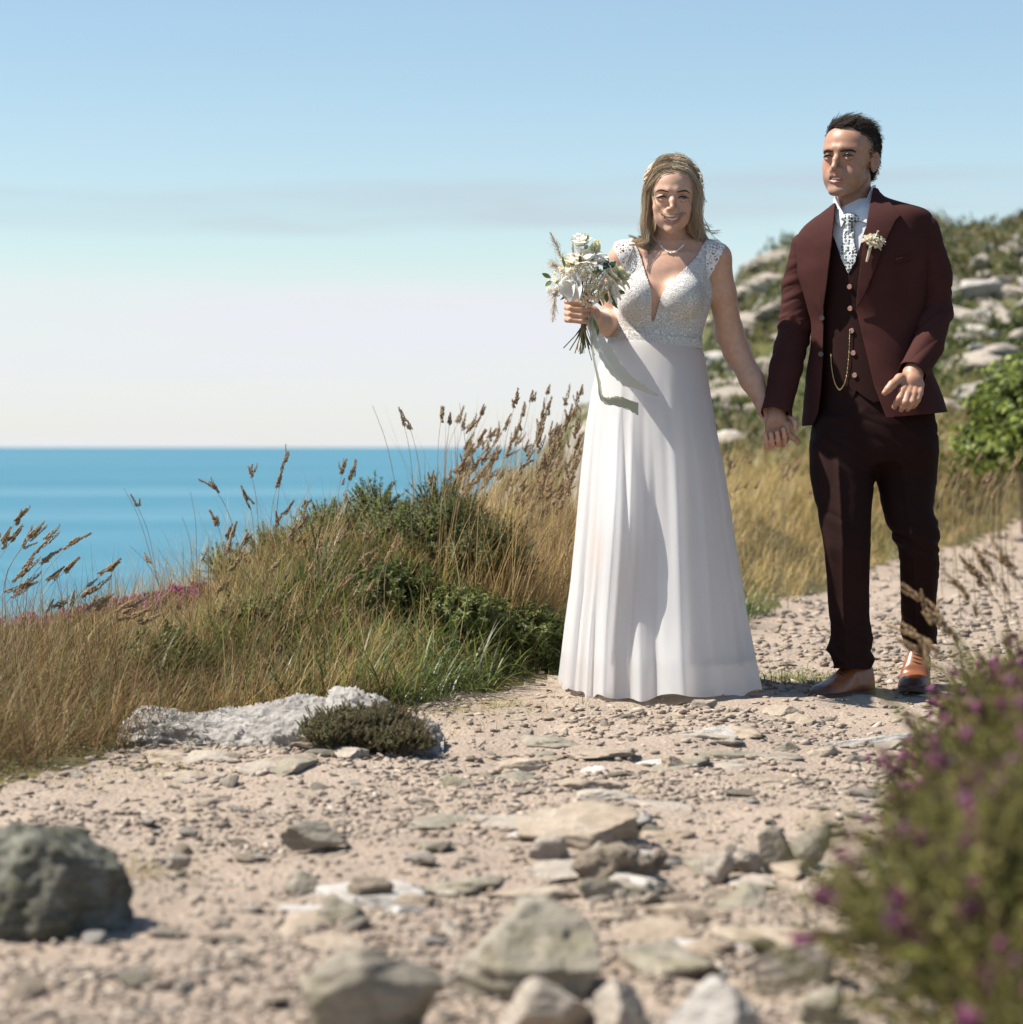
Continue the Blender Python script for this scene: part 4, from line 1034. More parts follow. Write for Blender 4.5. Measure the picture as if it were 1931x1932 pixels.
def clip(v, t, s):
    """keep the part of the triangle mesh where s > 0, cut exactly along s = 0"""
    t = tri(t); k = (s > 0); c = k[t].sum(1)
    out = [t[c == 3]]; mixed = t[(c > 0) & (c < 3)]
    nv = []; cache = {}; base = len(v)
    def cut(a, b):
        key = (a, b) if a < b else (b, a)
        if key not in cache:
            w = s[a] / (s[a] - s[b]); cache[key] = base + len(nv); nv.append(v[a] + (v[b] - v[a]) * w)
        return cache[key]
    ex = []
    for (a, b, d) in mixed.tolist():
        ka, kb, kd = k[a], k[b], k[d]
        while not (ka and not kd): a, b, d = b, d, a; ka, kb, kd = kb, kd, ka
        if ka and kb:
            p, q = cut(b, d), cut(a, d); ex += [[a, b, p], [a, p, q]]
        else: ex.append([a, cut(a, b), cut(a, d)])
    if ex: out.append(np.array(ex))
    v2 = np.concatenate([v, np.array(nv)]) if nv else v
    t2 = np.concatenate(out); u, inv = np.unique(t2.ravel(), return_inverse=True)
    return v2[u], inv.reshape(-1, 3)
def sdpoly(x, y, poly):
    """signed distance to a polygon, positive inside"""
    poly = np.asarray(poly, float); n = len(poly); d = np.full(x.shape, 1e9); ins = np.zeros(x.shape, bool)
    for i in range(n):
        a, b = poly[i], poly[(i + 1) % n]; e = b - a
        wx, wy = x - a[0], y - a[1]; t = np.clip((wx * e[0] + wy * e[1]) / (e @ e + 1e-12), 0, 1)
        d = np.minimum(d, np.hypot(wx - t * e[0], wy - t * e[1]))
        c = ((a[1] <= y) & (b[1] > y)) | ((b[1] <= y) & (a[1] > y))
        xi = a[0] + (y - a[1]) * e[0] / (e[1] if abs(e[1]) > 1e-9 else 1e-9)
        ins ^= c & (x < xi)
    return np.where(ins, d, -d)
def curvy(poly, n=8):
    """round a closed outline"""
    p = np.asarray(poly, float); m = len(p); t = np.arange(m * n) / n; i = t.astype(int); f = (t - i)[:, None]
    g = lambda k: p[k % m]
    return .5 * (2 * g(i) + (g(i + 1) - g(i - 1)) * f + (2 * g(i - 1) - 5 * g(i) + 4 * g(i + 1) - g(i + 2)) * f ** 2 + (3 * g(i) - g(i - 1) - 3 * g(i + 1) + g(i + 2)) * f ** 3)
def thick(o, t, offset=1.0):
    m = o.modifiers.new('thickness', 'SOLIDIFY'); m.thickness = t; m.offset = offset; return o
def panel(fd, iso, poly, front, name, mat, parent, thickness=.004, extra=None, disp=None):
    """a piece of cloth lying on a body field: outline given in picture units, on the side facing 'front'"""
    v, q = nets(fd, iso); v = relax(v, q, 3); t = tri(q); n = normals(v, t)
    u_, v_ = UV(v); s = sdpoly(u_, v_, poly); s = np.minimum(s, (n @ np.asarray(front)) * 200 - 2)
    if extra is not None: s = np.minimum(s, extra(v, n))
    v, t = clip(v, t, s)
    if disp is not None: v = disp(v, normals(v, t))
    o = mk(name, v, t, mat, parent)
    if thickness: thick(o, thickness)
    return o

# ------------------------------------------------------------------ skin, hair, cloth
def mat_skin(name, sss=.12):
    m, n, out = new_mat(name); nb = NB(n)
    c = nb('ShaderNodeVertexColor', layer_name='Col').outputs[0]
    f = noise(nb, 60, 5, .6)
    c = mixc(nb, .16, c, ramp(nb, f, [(.3, (.30, .12, .07)), (.7, (.75, .50, .38))]))
    p = nb('ShaderNodeBsdfPrincipled', {'Base Color': c, 'Roughness': .46, 'Specular IOR Level': .42, 'Subsurface Weight': sss, 'Subsurface Radius': (.012, .005, .003), 'Subsurface Scale': 1.0,
                                        'Normal': bump(nb, noise(nb, 420, 3), .12, .001)})
    n.links.new(p.outputs[0], out.inputs[0]); return m
def mat_hair(name, spec=.35):
    m, n, out = new_mat(name); nb = NB(n)
    c = nb('ShaderNodeVertexColor', layer_name='Col').outputs[0]
    p = nb('ShaderNodeBsdfPrincipled', {'Base Color': c, 'Roughness': .5, 'Specular IOR Level': spec})
    t = nb('ShaderNodeBsdfTranslucent', {'Color': c})
    x = nb('ShaderNodeMixShader', {0: .30, 1: p.outputs[0], 2: t.outputs[0]})
    n.links.new(x.outputs[0], out.inputs[0]); return m
def mat_cloth(name, c, c2=None, rough=.85, weave=900, sheen=.25, trans=0.0, bumps=.25, sheen_tint=(1, 1, 1), spec=.25):
    m, n, out = new_mat(name); nb = NB(n); c2 = c2 or tuple(x * .82 for x in c)
    co = nb('ShaderNodeTexCoord').outputs['Object']
    w = noise(nb, weave, 2, .5, co); b = noise(nb, 7, 4, .5, co)
    col = mixc(nb, .6, ramp(nb, w, [(.35, c2), (.65, c)]), ramp(nb, b, [(.3, c2), (.7, c)]))
    p = nb('ShaderNodeBsdfPrincipled', {'Base Color': col, 'Roughness': rough, 'Specular IOR Level': spec, 'Sheen Weight': sheen, 'Sheen Tint': rgba(sheen_tint), 'Normal': bump(nb, w, bumps, .0015)})
    sh = p.outputs[0]
    if trans:
        t = nb('ShaderNodeBsdfTranslucent', {'Color': col}); sh = nb('ShaderNodeMixShader', {0: trans, 1: sh, 2: t.outputs[0]}).outputs[0]
    n.links.new(sh, out.inputs[0]); return m

def Rot(yaw=0, pitch=0, roll=0):
    """turn (radians): yaw > 0 to the picture's left, pitch > 0 face up, roll > 0 crown to the picture's right"""
    return np.array(Matrix.Rotation(-yaw, 3, 'Z') @ Matrix.Rotation(-pitch, 3, 'X') @ Matrix.Rotation(roll, 3, 'Y'))

def head_field(male, h=.0018, neck=None):
    """face in its own frame: looks along -y, eyes at z = 0"""
    f = Field(ax(-.10, .10, h), ax(-.135, .12, h), ax(-.215, .13, h))
    w = 1.05 if male else 1.0
    f.ell((0, .014, .034), (.073 * w, .093, .078), .01)
    f.ell((0, -.034, -.004), (.060 * w, .058, .070), .03)
    f.ell((0, -.030, .045), (.056 * w, .054, .045), .03)
    if male:
        f.ell((0, -.036, -.072), (.050, .048, .044), .03)
        for s in (-1, 1):
            f.cone((s * .055, -.006, -.058), (s * .021, -.073, -.104), .0135, .0125, .022)
            f.ell((s * .044, -.050, -.026), (.018, .018, .016), .022); f.ell((s * .036, -.052, -.058), (.022, .026, .028), .025)
        f.ell((0, -.082, -.106), (.019, .015, .014), .02)
    else:
        f.ell((0, -.040, -.066), (.040, .044, .040), .022)
        for s in (-1, 1):
            f.cone((s * .048, -.006, -.050), (s * .012, -.073, -.097), .012, .010, .022)
            f.ell((s * .039, -.062, -.033), (.021, .018, .018), .018); f.ell((s * .032, -.052, -.060), (.020, .024, .024), .022)
        f.ell((0, -.086, -.101), (.014, .013, .012), .016)
    # brow and sockets
    for s in (-1, 1):
        f.cone((s * .012, -.088, .019), (s * .047, -.066, .020), .0085 if male else .0065, .007 if male else .005, .018)
        f.ell((s * .0325, -.101, -.001), (.0185, .016, .0115), .014, 's')
        f.ell((s * .0325, -.0745, -.003), (.0145, .0125, .0115), .004)
        # upper and lower lids leave a narrow, laughing slit
        f.chain([(s * .017, -.0835, -.0045), (s * .0325, -.0893, .0030), (s * .049, -.0765, -.0025)], [.0028, .0034, .0028], .004)
        f.chain([(s * .018, -.084, -.0065), (s * .0325, -.0875, -.0105), (s * .048, -.077, -.006)], [.003, .0042, .003], .005)
    # nose
    nl = 1.08 if male else .95
    f.chain([(0, -.085, .010), (0, -.0985 * (1.01 if male else 1), -.014), (0, -.1085 * (1.02 if male else 1), -.035 * nl)], [.0068, .0074 * w, .0094 if male else .0084], .010)
    for s in (-1, 1):
        f.ell((s * .0115 * w, -.0945, -.040 * nl), (.0072, .0095, .0068), .006)
        f.ell((s * .006, -.1035, -.0465 * nl), (.0036, .005, .0035), .003, 's')
    f.ell((0, -.0815, -.064), (.029, .020, .022), .02)
    return f
def mouth(f, top, bot, z_off=0.0, lip=.0042, y=-.1):
    """open smile: chains of points of the upper and the lower lip line"""
    top, bot = np.asarray(top, float), np.asarray(bot, float)
    m = (top + bot) / 2
    gap = np.linalg.norm(top - bot, axis=1) / 2
    for a in np.linspace(0, 1, 3):
        pts = top * (1 - a) + bot * a
        f.chain(pts + np.array([0, -.003, 0]), np.maximum(gap * .5, .0018), .002, 's')
        f.chain(pts + np.array([0, .006, 0]), np.maximum(gap * .5, .0018), .002, 's')
    n = len(top); lr = lip * np.sin(np.linspace(.18, np.pi - .18, n)) ** .5
    f.chain(top + np.array([0, .0005, .0022]), lr * .85, .004)
    f.chain(bot + np.array([0, .001, -.0030]), lr * 1.1, .004)
    return f
def ear(f, s, c=(.074, .010, -.010)):
    R = np.array(Matrix.Rotation(s * -.35, 3, 'Z') @ Matrix.Rotation(-.2, 3, 'X'))
    f.ell((s * c[0], c[1], c[2]), (.007, .018, .031), .006, 'u', R)
    f.ell((s * (c[0] + .007), c[1] - .002, c[2] + .004), (.008, .010, .018), .004, 's', R)
    f.ell((s * c[0], c[1] - .008, c[2] - .024), (.006, .007, .008), .006)
    return f
def finger(f, pts, r0, r1, k=.004):
    n = len(pts); rs = np.linspace(r0, r1, n); rs[1:-1] *= 1.04
    return f.chain(pts, rs, k)

# ================================================================== people
def surf(fd, u, v, iso=0.0, d0=7.4, d1=8.6):
    """first point of a field seen at (u, v)"""
    d = np.arange(d0, d1, .001); x = (u - 965.5) * K * d; z = H - (v - 843) * K * d
    i = np.clip(np.round(np.interp(x, fd.xs, np.arange(len(fd.xs)))).astype(int), 0, len(fd.xs) - 1)
    k = np.clip(np.round(np.interp(z, fd.zs, np.arange(len(fd.zs)))).astype(int), 0, len(fd.zs) - 1)
    jf = np.interp(d, fd.ys, np.arange(len(fd.ys))); j = np.clip(jf.astype(int), 0, len(fd.ys) - 2); w = jf - j
    val = fd.F[i, j, k] * (1 - w) + fd.F[i, j + 1, k] * w - iso
    n = np.where(val < 0)[0]
    return P(u, v, d[n[0]] if len(n) else 8.0)
def front_y(fd, x, z):
    i = int(np.clip(round(float(np.interp(x, fd.xs, np.arange(len(fd.xs))))), 0, len(fd.xs) - 1)); k = int(np.clip(round(float(np.interp(z, fd.zs, np.arange(len(fd.zs))))), 0, len(fd.zs) - 1))
    n = np.where(fd.F[i, :, k] < 0)[0]
    if not len(n): return 0.0
    j = n[0]
    if j == 0: return fd.ys[0]
    a, b = fd.F[i, j - 1, k], fd.F[i, j, k]
    return float(fd.ys[j - 1] + (fd.ys[j] - fd.ys[j - 1]) * a / (a - b))
def gauss(v, c, r): return np.exp(-(((v - np.asarray(c)) / np.asarray(r)) ** 2).sum(1))
def mixv(c, w, to): return c + (np.asarray(to) - c) * np.clip(w, 0, 1)[:, None]

M_SKIN = mat_skin('skin')
M_EYE, _n, _o = new_mat('eye'); _nb = NB(_n)
_p = _nb('ShaderNodeBsdfPrincipled', {'Base Color': _nb('ShaderNodeVertexColor', layer_name='Col').outputs[0], 'Roughness': .12, 'Specular IOR Level': .6}); _n.links.new(_p.outputs[0], _o.inputs[0])
M_HAIR = mat_hair('hair')
M_TEETH = mat_plain('teeth', (.74, .68, .58), .3, .5, .05)
M_MOUTH = mat_plain('mouth_inside', (.10, .022, .018), .5, .4, .2)
M_GOLD = mat_plain('gold', (.80, .56, .25), .28, .5, .08, metal=1.0)
M_PEARL = mat_plain('pearl', (.80, .77, .70), .25, .6, .05)

def eyes(root, fd, R, T, sc, iris, gaze=(0, 0)):
    v0, f0 = ico(4)
    for s in (-1, 1):
        c = np.array([s * .0325, -.0762, -.0035]); v = v0 * .0128
        dirv = np.array([gaze[0], -1.0, gaze[1]]); dirv /= np.linalg.norm(dirv); ca = (v0 @ dirv)
        col = np.tile(np.array([.30, .26, .24]), (len(v), 1)); col[ca > .80] = iris; col[ca > .965] = (.004, .004, .004)
        mk('eye', ((v + c) @ R.T) * sc + T, f0, M_EYE, root, col=col)
        lash = [np.array([x * s, 0, z]) for x, z in ((.0165, -.0045), (.024, .0000), (.0325, .0012), (.041, -.0002), (.051, -.0035))]
        for p in lash: p[1] = front_y(fd, p[0], p[2] + .001) - .0008
        pts = catmull(lash, 12); v, q, _ = tubes(pts[None], (np.sin(np.linspace(.25, 2.9, 12)) * .0028)[None], 5)
        mk('eyelashes', (v @ R.T) * sc + T, q, M_LASH, root)
def brows(root, fd, R, T, sc, mat, w=.0022, arch=.0235, z0=.0185):
    for s in (-1, 1):
        pp = [np.array([s * x, 0, z]) for x, z in ((.0125, z0 - .001), (.022, z0 + .002), (.034, arch), (.044, arch - .001), (.053, z0 - .003))]
        for p in pp: p[1] = front_y(fd, p[0], p[2]) + .0008
        pts = catmull(pp, 16); v, q, _ = tubes(pts[None], (w * np.sin(np.linspace(.5, 3.0, 16)) ** .5)[None], 6)
        mk('eyebrow', (v @ R.T) * sc + T, q, mat, root)
M_LASH = mat_plain('lashes', (.018, .012, .010), .6, .3, .1)
M_BROW_F = mat_plain('brow_brown', (.065, .036, .022), .8, .2, .3, 300)
M_BROW_M = mat_plain('brow_dark', (.035, .022, .016), .8, .2, .3, 300)

# ------------------------------------------------------------------ the bride
bride = empty('person', (P(1250, 1300, 8.05)[0], 8.05, 0))
tag(bride, 'woman in a white lace wedding dress walking and smiling, a bouquet in her hand', 'person')
BO = np.array(bride.location)
class Sub:      # children are given in world metres; this shifts them under their person
    pass
def adopt(o, root):
    o.parent = root; o.matrix_parent_inverse = Matrix.Translation(-Vector(root.location)); return o
_mk0 = mk
def mk(name, verts, faces, mat=None, parent=None, **kw):
    o = _mk0(name, verts, faces, mat, None, **kw)
    if parent is not None:
        o.parent = parent
        w = Vector((0, 0, 0)); q = parent
        while q is not None: w += Vector(q.location); q = q.parent
        if parent.get('world_children', 0): o.location = -w
    return o
bride['world_children'] = 1

bt = Field(ax(P(1050, 0, 8.05)[0], P(1530, 0, 8.05)[0], .0042), ax(7.66, 8.34, .0045), np.concatenate([ax(.02, .78, .012), ax(.784, 1.56, .0042)]))
def Lr(rows): return [(P(u, v, d)[2], P(u, v, d)[0], d, a, b) for (u, v, d, a, b) in rows]
bt.loft(Lr([(1262, 482, 8.07, .125, .062), (1258, 510, 8.07, .15, .088), (1252, 540, 8.065, .155, .098), (1247, 580, 8.06, .150, .100), (1239, 620, 8.06, .142, .097), (1235, 645, 8.06, .141, .10), (1231, 700, 8.07, .16, .118), (1227, 760, 8.08, .175, .13), (1228, 830, 8.08, .168, .125), (1229, 860, 8.08, .15, .11)]), .10, .02)
for us, vs, r2 in ((1178, 487, .044), (1352, 486, .044)):
    bt.chain([P(1267, 464, 8.095), P((1267 + us) / 2 + (4 if us < 1267 else -4), 474, 8.085), P(us, vs, 8.06)], [.046, .038, r2], .045)
bt.ell(P(1262, 505, 8.055), (.10, .062, .06), .04)
bt.ell(P(1203, 563, 7.982), (.056, .052, .060), .03); bt.ell(P(1287, 560, 7.975), (.056, .052, .060), .03)
torso_F = bt.F.copy()
hd_T = P(1269, 373.5, 8.03); hd_R = Rot(math.radians(3), math.radians(-3), math.radians(2)); hd_s = 1.0
nb0 = P(1266, 476, 8.085); nb1 = hd_R @ np.array([0, .034, -.055]) + hd_T
bt.cone(nb0, nb1, .052, .047, .03)
# legs under the skirt
for (u0, u1, u2, dk, da) in ((1185, 1165, 1170, 7.92, 8.0), (1275, 1270, 1262, 8.1, 8.28)):
    bt.chain([P(u0, 830, 8.08), P(u1, 1040, dk), P(u2, 1265, da)], [.085, .058, .036], .04)
    bt.chain([P(u2, 1270, da), P(u2, 1300, da - .12) * np.array([1, 1, 0]) + np.array([0, 0, .045])], [.036, .03], .02)
# arms
armR = [P(1352, 486, 8.055), P(1363, 554, 8.08), P(1377, 628, 8.11), P(1390, 662, 8.11), P(1419, 716, 8.08), P(1447, 772, 8.05)]
armL = [P(1177, 488, 8.055), P(1162, 554, 8.085), P(1150, 612, 8.085), P(1133, 612, 7.93), P(1114, 594, 7.83)]
bt.chain(armR, [.046, .0425, .0425, .040, .036, .026], .02)
bt.chain(armL, [.046, .042, .039, .036, .027], .02)
SK_B = np.array([.575, .35, .245])
def skin_b(v):
    c = np.tile(SK_B, (len(v), 1)); f = fbm(v[:, 0] * 25, v[:, 1] * 25, v[:, 2] * 25, 3, 4)
    return c * (1 + .05 * f[:, None]) + np.array([.02, -.01, -.012]) * np.maximum(f, 0)[:, None]
bv, bq = nets(bt); bv = relax(bv, bq, 3)
# the head has a field of its own in its own frame; both share the neck and meet half way up it
hf = head_field(False)
hf.cone(hd_R.T @ (nb0 - hd_T), (0, .034, -.055), .052, .047, .014)
for us, vs, r2 in ((1178, 487, .044), (1352, 486, .044)):
    hf.chain([hd_R.T @ (q - hd_T) for q in (P(1267, 464, 8.095), P((1267 + us) / 2 + (4 if us < 1267 else -4), 474, 8.085), P(us, vs, 8.06))], [.046, .038, r2], .03)
for s in (-1, 1): ear(hf, s)
mt = [(-.0295, -.0815, -.0530), (-.019, -.0920, -.0600), (0, -.0990, -.0640), (.019, -.0920, -.0600), (.0295, -.0815, -.0530)]
mb = [(-.0295, -.0815, -.0535), (-.019, -.0900, -.0695), (0, -.0965, -.0780), (.019, -.0900, -.0695), (.0295, -.0815, -.0535)]
mouth(hf, mt, mb, lip=.0044)
hv, hq = nets(hf); hv = relax(hv, hq, 1, .4)
def face_cols(v, base, male):
    c = np.tile(base, (len(v), 1)); f = fbm(v[:, 0] * 40, v[:, 1] * 40, v[:, 2] * 40, 3, 4); c = c * (1 + .05 * f[:, None])
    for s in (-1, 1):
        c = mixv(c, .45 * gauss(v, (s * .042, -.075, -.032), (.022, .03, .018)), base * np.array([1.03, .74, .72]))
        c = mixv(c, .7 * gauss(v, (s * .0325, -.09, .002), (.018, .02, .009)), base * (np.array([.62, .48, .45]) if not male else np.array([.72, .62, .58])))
    c = mixv(c, .35 * gauss(v, (0, -.108, -.036), (.012, .02, .012)), base * np.array([1.05, .75, .7]))
    return c
hw = (hv @ hd_R.T) * hd_s + hd_T
cut_p = nb0 * .62 + nb1 * .38; cut_n = (nb1 - nb0) / np.linalg.norm(nb1 - nb0)
hw2, ht2 = clip(hw, tri(hq), (hw - cut_p) @ cut_n + .0005)
hv2 = ((hw2 - hd_T) / hd_s) @ hd_R
_near = (np.linalg.norm(bv - cut_p, axis=1) < .12) & (np.abs(bv[:, 0] - cut_p[0]) < .075)
bv, bt3 = clip(bv, tri(bq), np.where(_near | (bv[:, 2] > hd_T[2] - .09), -(bv - cut_p) @ cut_n + .0005, 1.0))
def bride_face(hv):
    hc = face_cols(hv, SK_B, False)
    lipc = np.array([.40, .155, .13])
    dl = np.min([np.linalg.norm((hv - np.array(p)) * np.array([1, .7, 1]), axis=1) for p in np.concatenate([catmull(np.array(mt) + [0, 0, .0025], 24), catmull(np.array(mb) - [0, 0, .0035], 24)])], axis=0)
    hc = mixv(hc, smooth(.0075, .0045, dl), lipc)
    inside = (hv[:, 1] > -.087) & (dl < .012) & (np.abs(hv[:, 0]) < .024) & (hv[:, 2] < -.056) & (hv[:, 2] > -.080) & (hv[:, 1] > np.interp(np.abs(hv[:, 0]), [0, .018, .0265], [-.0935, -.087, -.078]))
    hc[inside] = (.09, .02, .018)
    return hc
hc = bride_face(hv2)
# hand round the bouquet
hb = Field(ax(P(1055, 0, 7.78)[0], P(1150, 0, 7.78)[0], .0021), ax(7.69, 7.90, .0021), ax(P(0, 640, 7.78)[2], P(0, 540, 7.78)[2], .0021))
hb.cone(P(1133, 612, 7.93), P(1114, 594, 7.83), .036, .027, .02); hb.cone(P(1114, 594, 7.83), P(1096, 586, 7.80), .026, .024, .02)
hb.ell(P(1090, 585, 7.80), (.030, .017, .040), .02)
for i, vv in enumerate((568, 580, 591, 602)):
    finger(hb, [P(1082, vv + 1, 7.80), P(1071, vv, 7.775), P(1077, vv + 1, 7.745), P(1098, vv + 4, 7.738), P(1119 - 2 * abs(i - 1.5), vv + 5, 7.748)], .0105, .0072)
finger(hb, [P(1097, 578, 7.80), P(1104, 566, 7.775), P(1108, 559, 7.75), P(1120, 560, 7.742)], .012, .0078)
hbv, hbq = nets(hb); hbv = relax(hbv, hbq, 1)
# hand in his hand
hc_ = Field(ax(P(1420, 0, 8)[0], P(1520, 0, 8)[0], .0021), ax(7.90, 8.12, .0021), ax(P(0, 865, 8)[2], P(0, 748, 8)[2], .0021))
hc_.cone(P(1419, 716, 8.08), P(1447, 772, 8.05), .036, .026, .02); hc_.cone(P(1447, 772, 8.05), P(1460, 795, 8.035), .025, .022, .02)
hc_.ell(P(1464, 806, 8.03), (.030, .015, .036), .02)
for i, uu in enumerate((1447, 1458, 1470, 1482)):
    dz = (2, 0, -2, -8)[i]
    finger(hc_, [P(uu + 4, 818, 8.025), P(uu + 1, 838 + dz, 8.015), P(uu, 842 + dz, 7.985), P(uu - 1, 832 + dz, 7.958), P(uu - 3, 818 + dz, 7.950)], .0098, .0072)
finger(hc_, [P(1476, 790, 8.02), P(1492, 788, 8.0), P(1500, 797, 7.98), P(1501, 809, 7.972)], .011, .0075)
hcv, hcq = nets(hc_); hcv = relax(hcv, hcq, 1)
acc = Acc()
acc.add(bv, bt3, skin_b(bv)); acc.add(hw2, ht2, hc)
acc.add(hbv, tri(hbq), skin_b(hbv) * np.array([1.0, .93, .92])); acc.add(hcv, tri(hcq), skin_b(hcv) * np.array([1.0, .93, .92]))
body_v = np.concatenate(acc.v); body_f = np.concatenate(acc.f[3]); uq, inv = np.unique(body_f.ravel(), return_inverse=True)
mk('body', body_v[uq], inv.reshape(-1, 3), M_SKIN, bride, col=np.concatenate(acc.c)[uq])
eyes(bride, hf, hd_R, hd_T, hd_s, (.05, .045, .035))
brows(bride, hf, hd_R, hd_T, hd_s, M_BROW_F, .0029, .0200, .0155)
def teeth(root, pts, R, T, sc, h0, name='teeth', back=.0025):
    p = catmull(pts, 20); n = len(p); hh = h0 * np.sin(np.linspace(.3, np.pi - .3, n)) ** .5
    rip = 0.0
    a = p + np.array([0, back, 0]); a[:, 1] += rip; b = a - np.stack([0 * hh, 0 * hh, hh], -1)
    v = np.concatenate([a, b]); i = np.arange(n - 1); q = np.stack([i, i + 1, i + 1 + n, i + n], 1)
    o = mk(name, (v @ R.T) * sc + T, q, M_TEETH, root); thick(o, .002, -1); return o
teeth(bride, np.array(mt)[1:4] * np.array([1.05, 1, 1]) + [0, 0, -.0005], hd_R, hd_T, hd_s, .0085)
# earrings
for s in (-1, 1):
    v0, f0 = ico(2); mk('earring', ((v0 * .004 + np.array([s * .077, -.004, -.038])) @ hd_R.T) + hd_T, f0, M_PEARL, bride)

# ---- dress
def mat_lace():
    m, n, out = new_mat('lace'); nb = NB(n)
    co = nb('ShaderNodeTexCoord').outputs['Object']
    v1 = nb('ShaderNodeTexVoronoi', {'Vector': co, 'Scale': 34.0}, feature='F1')
    rings = nb('ShaderNodeMath', {0: nb('ShaderNodeMath', {0: v1.outputs['Distance'], 1: 26.0}, operation='MULTIPLY').outputs[0]}, operation='SINE').outputs[0]
    v2 = nb('ShaderNodeTexVoronoi', {'Vector': co, 'Scale': 150.0}, feature='DISTANCE_TO_EDGE').outputs['Distance']
    net = ramp(nb, v2, [(.06, 1.0), (.2, 0.0)])
    fl = ramp(nb, rings, [(.35, 0.0), (.62, 1.0)])
    pat = nb('ShaderNodeMath', {0: net, 1: fl}, operation='MAXIMUM').outputs[0]
    c = mixc(nb, pat, (.70, .63, .565), (.87, .86, .84))
    p = nb('ShaderNodeBsdfPrincipled', {'Base Color': c, 'Roughness': .8, 'Specular IOR Level': .25, 'Sheen Weight': .2, 'Normal': bump(nb, pat, .8, .004)})
    t = nb('ShaderNodeBsdfTranslucent', {'Color': c})
    x = nb('ShaderNodeMixShader', {0: .2, 1: p.outputs[0], 2: t.outputs[0]})
    n.links.new(x.outputs[0], out.inputs[0]); return m
def mat_lace_open():
    m, n, out = new_mat('open_lace'); nb = NB(n)
    co = nb('ShaderNodeTexCoord').outputs['Object']
    v2 = nb('ShaderNodeTexVoronoi', {'Vector': co, 'Scale': 105.0}, feature='DISTANCE_TO_EDGE').outputs['Distance']
    v1 = nb('ShaderNodeTexVoronoi', {'Vector': co, 'Scale': 36.0}, feature='F1').outputs['Distance']
    a = ramp(nb, v2, [(.10, 1.0), (.17, 0.0)]); b = ramp(nb, nb('ShaderNodeMath', {0: nb('ShaderNodeMath', {0: v1, 1: 22.0}, operation='MULTIPLY').outputs[0]}, operation='SINE').outputs[0], [(.6, 0.0), (.7, 1.0)])
    pat = nb('ShaderNodeMath', {0: a, 1: b}, operation='MAXIMUM').outputs[0]
    p = nb('ShaderNodeBsdfPrincipled', {'Base Color': (.80, .77, .74, 1), 'Roughness': .85, 'Alpha': pat})
    n.links.new(p.outputs[0], out.inputs[0]); return m
M_LACE, M_OLACE = mat_lace(), mat_lace_open()
M_CHIFFON = mat_cloth('white_chiffon', (.92, .915, .91), (.90, .895, .895), .75, 1500, .10, .60, .08)
bt.F = torso_F
bod = [(1172, 446), (1193, 447), (1207, 474), (1218, 510), (1229, 547), (1230, 570), (1231.5, 604), (1234, 604), (1243, 572), (1253, 547), (1280, 518), (1312, 486), (1333, 450), (1352, 450), (1351, 480), (1338, 512), (1345, 545), (1352, 600), (1345, 660), (1130, 660), (1130, 600), (1140, 548), (1168, 512), (1170, 480)]
zb = P(0, 520, 8.06)[2]
v, q = nets(bt, .0045); v = relax(v, q, 3); t = tri(q); u_, v_ = UV(v)
scal = .8 * np.abs(np.sin(u_ * .55)) + .8 * np.abs(np.sin(v_ * .5))
s1 = np.minimum(sdpoly(u_, v_, bod) - scal, 652 - v_); s2 = np.minimum((zb - v[:, 2]) * 600, 652 - v_)
v, t = clip(v, t, np.where(v[:, 1] < 8.065, s1, s2))
bodice = thick(mk('bodice', v, t, M_LACE, bride), .002)
v, q = nets(bt, .0075); v = relax(v, q, 3); t = tri(q); u_, v_ = UV(v)
line = (u_ - 1235) * .10
v, t = clip(v, t, np.minimum(v_ - 630 - line, 648 + line - v_)); thick(mk('waistband', v, t, M_LACE, bride), .002)
for nm, poly in (('cap_sleeve', [(1334, 452), (1352, 449), (1369, 464), (1364, 478), (1358, 488), (1352, 500), (1346, 512), (1336, 527), (1332, 500)]), ('cap_sleeve', [(1176, 446), (1162, 452), (1157, 466), (1163, 476), (1168, 490), (1174, 505), (1180, 505), (1194, 470), (1194, 448)])):
    bt.F = torso_F.copy(); bt.chain(armR, [.046, .0425, .0425, .040, .036, .026], .02); bt.chain(armL, [.046, .042, .039, .036, .027], .02)
    panel(bt, .008, poly, (0, -1, 0), nm, M_OLACE, bride, 0, extra=lambda v, n: np.full(len(v), 1e3))
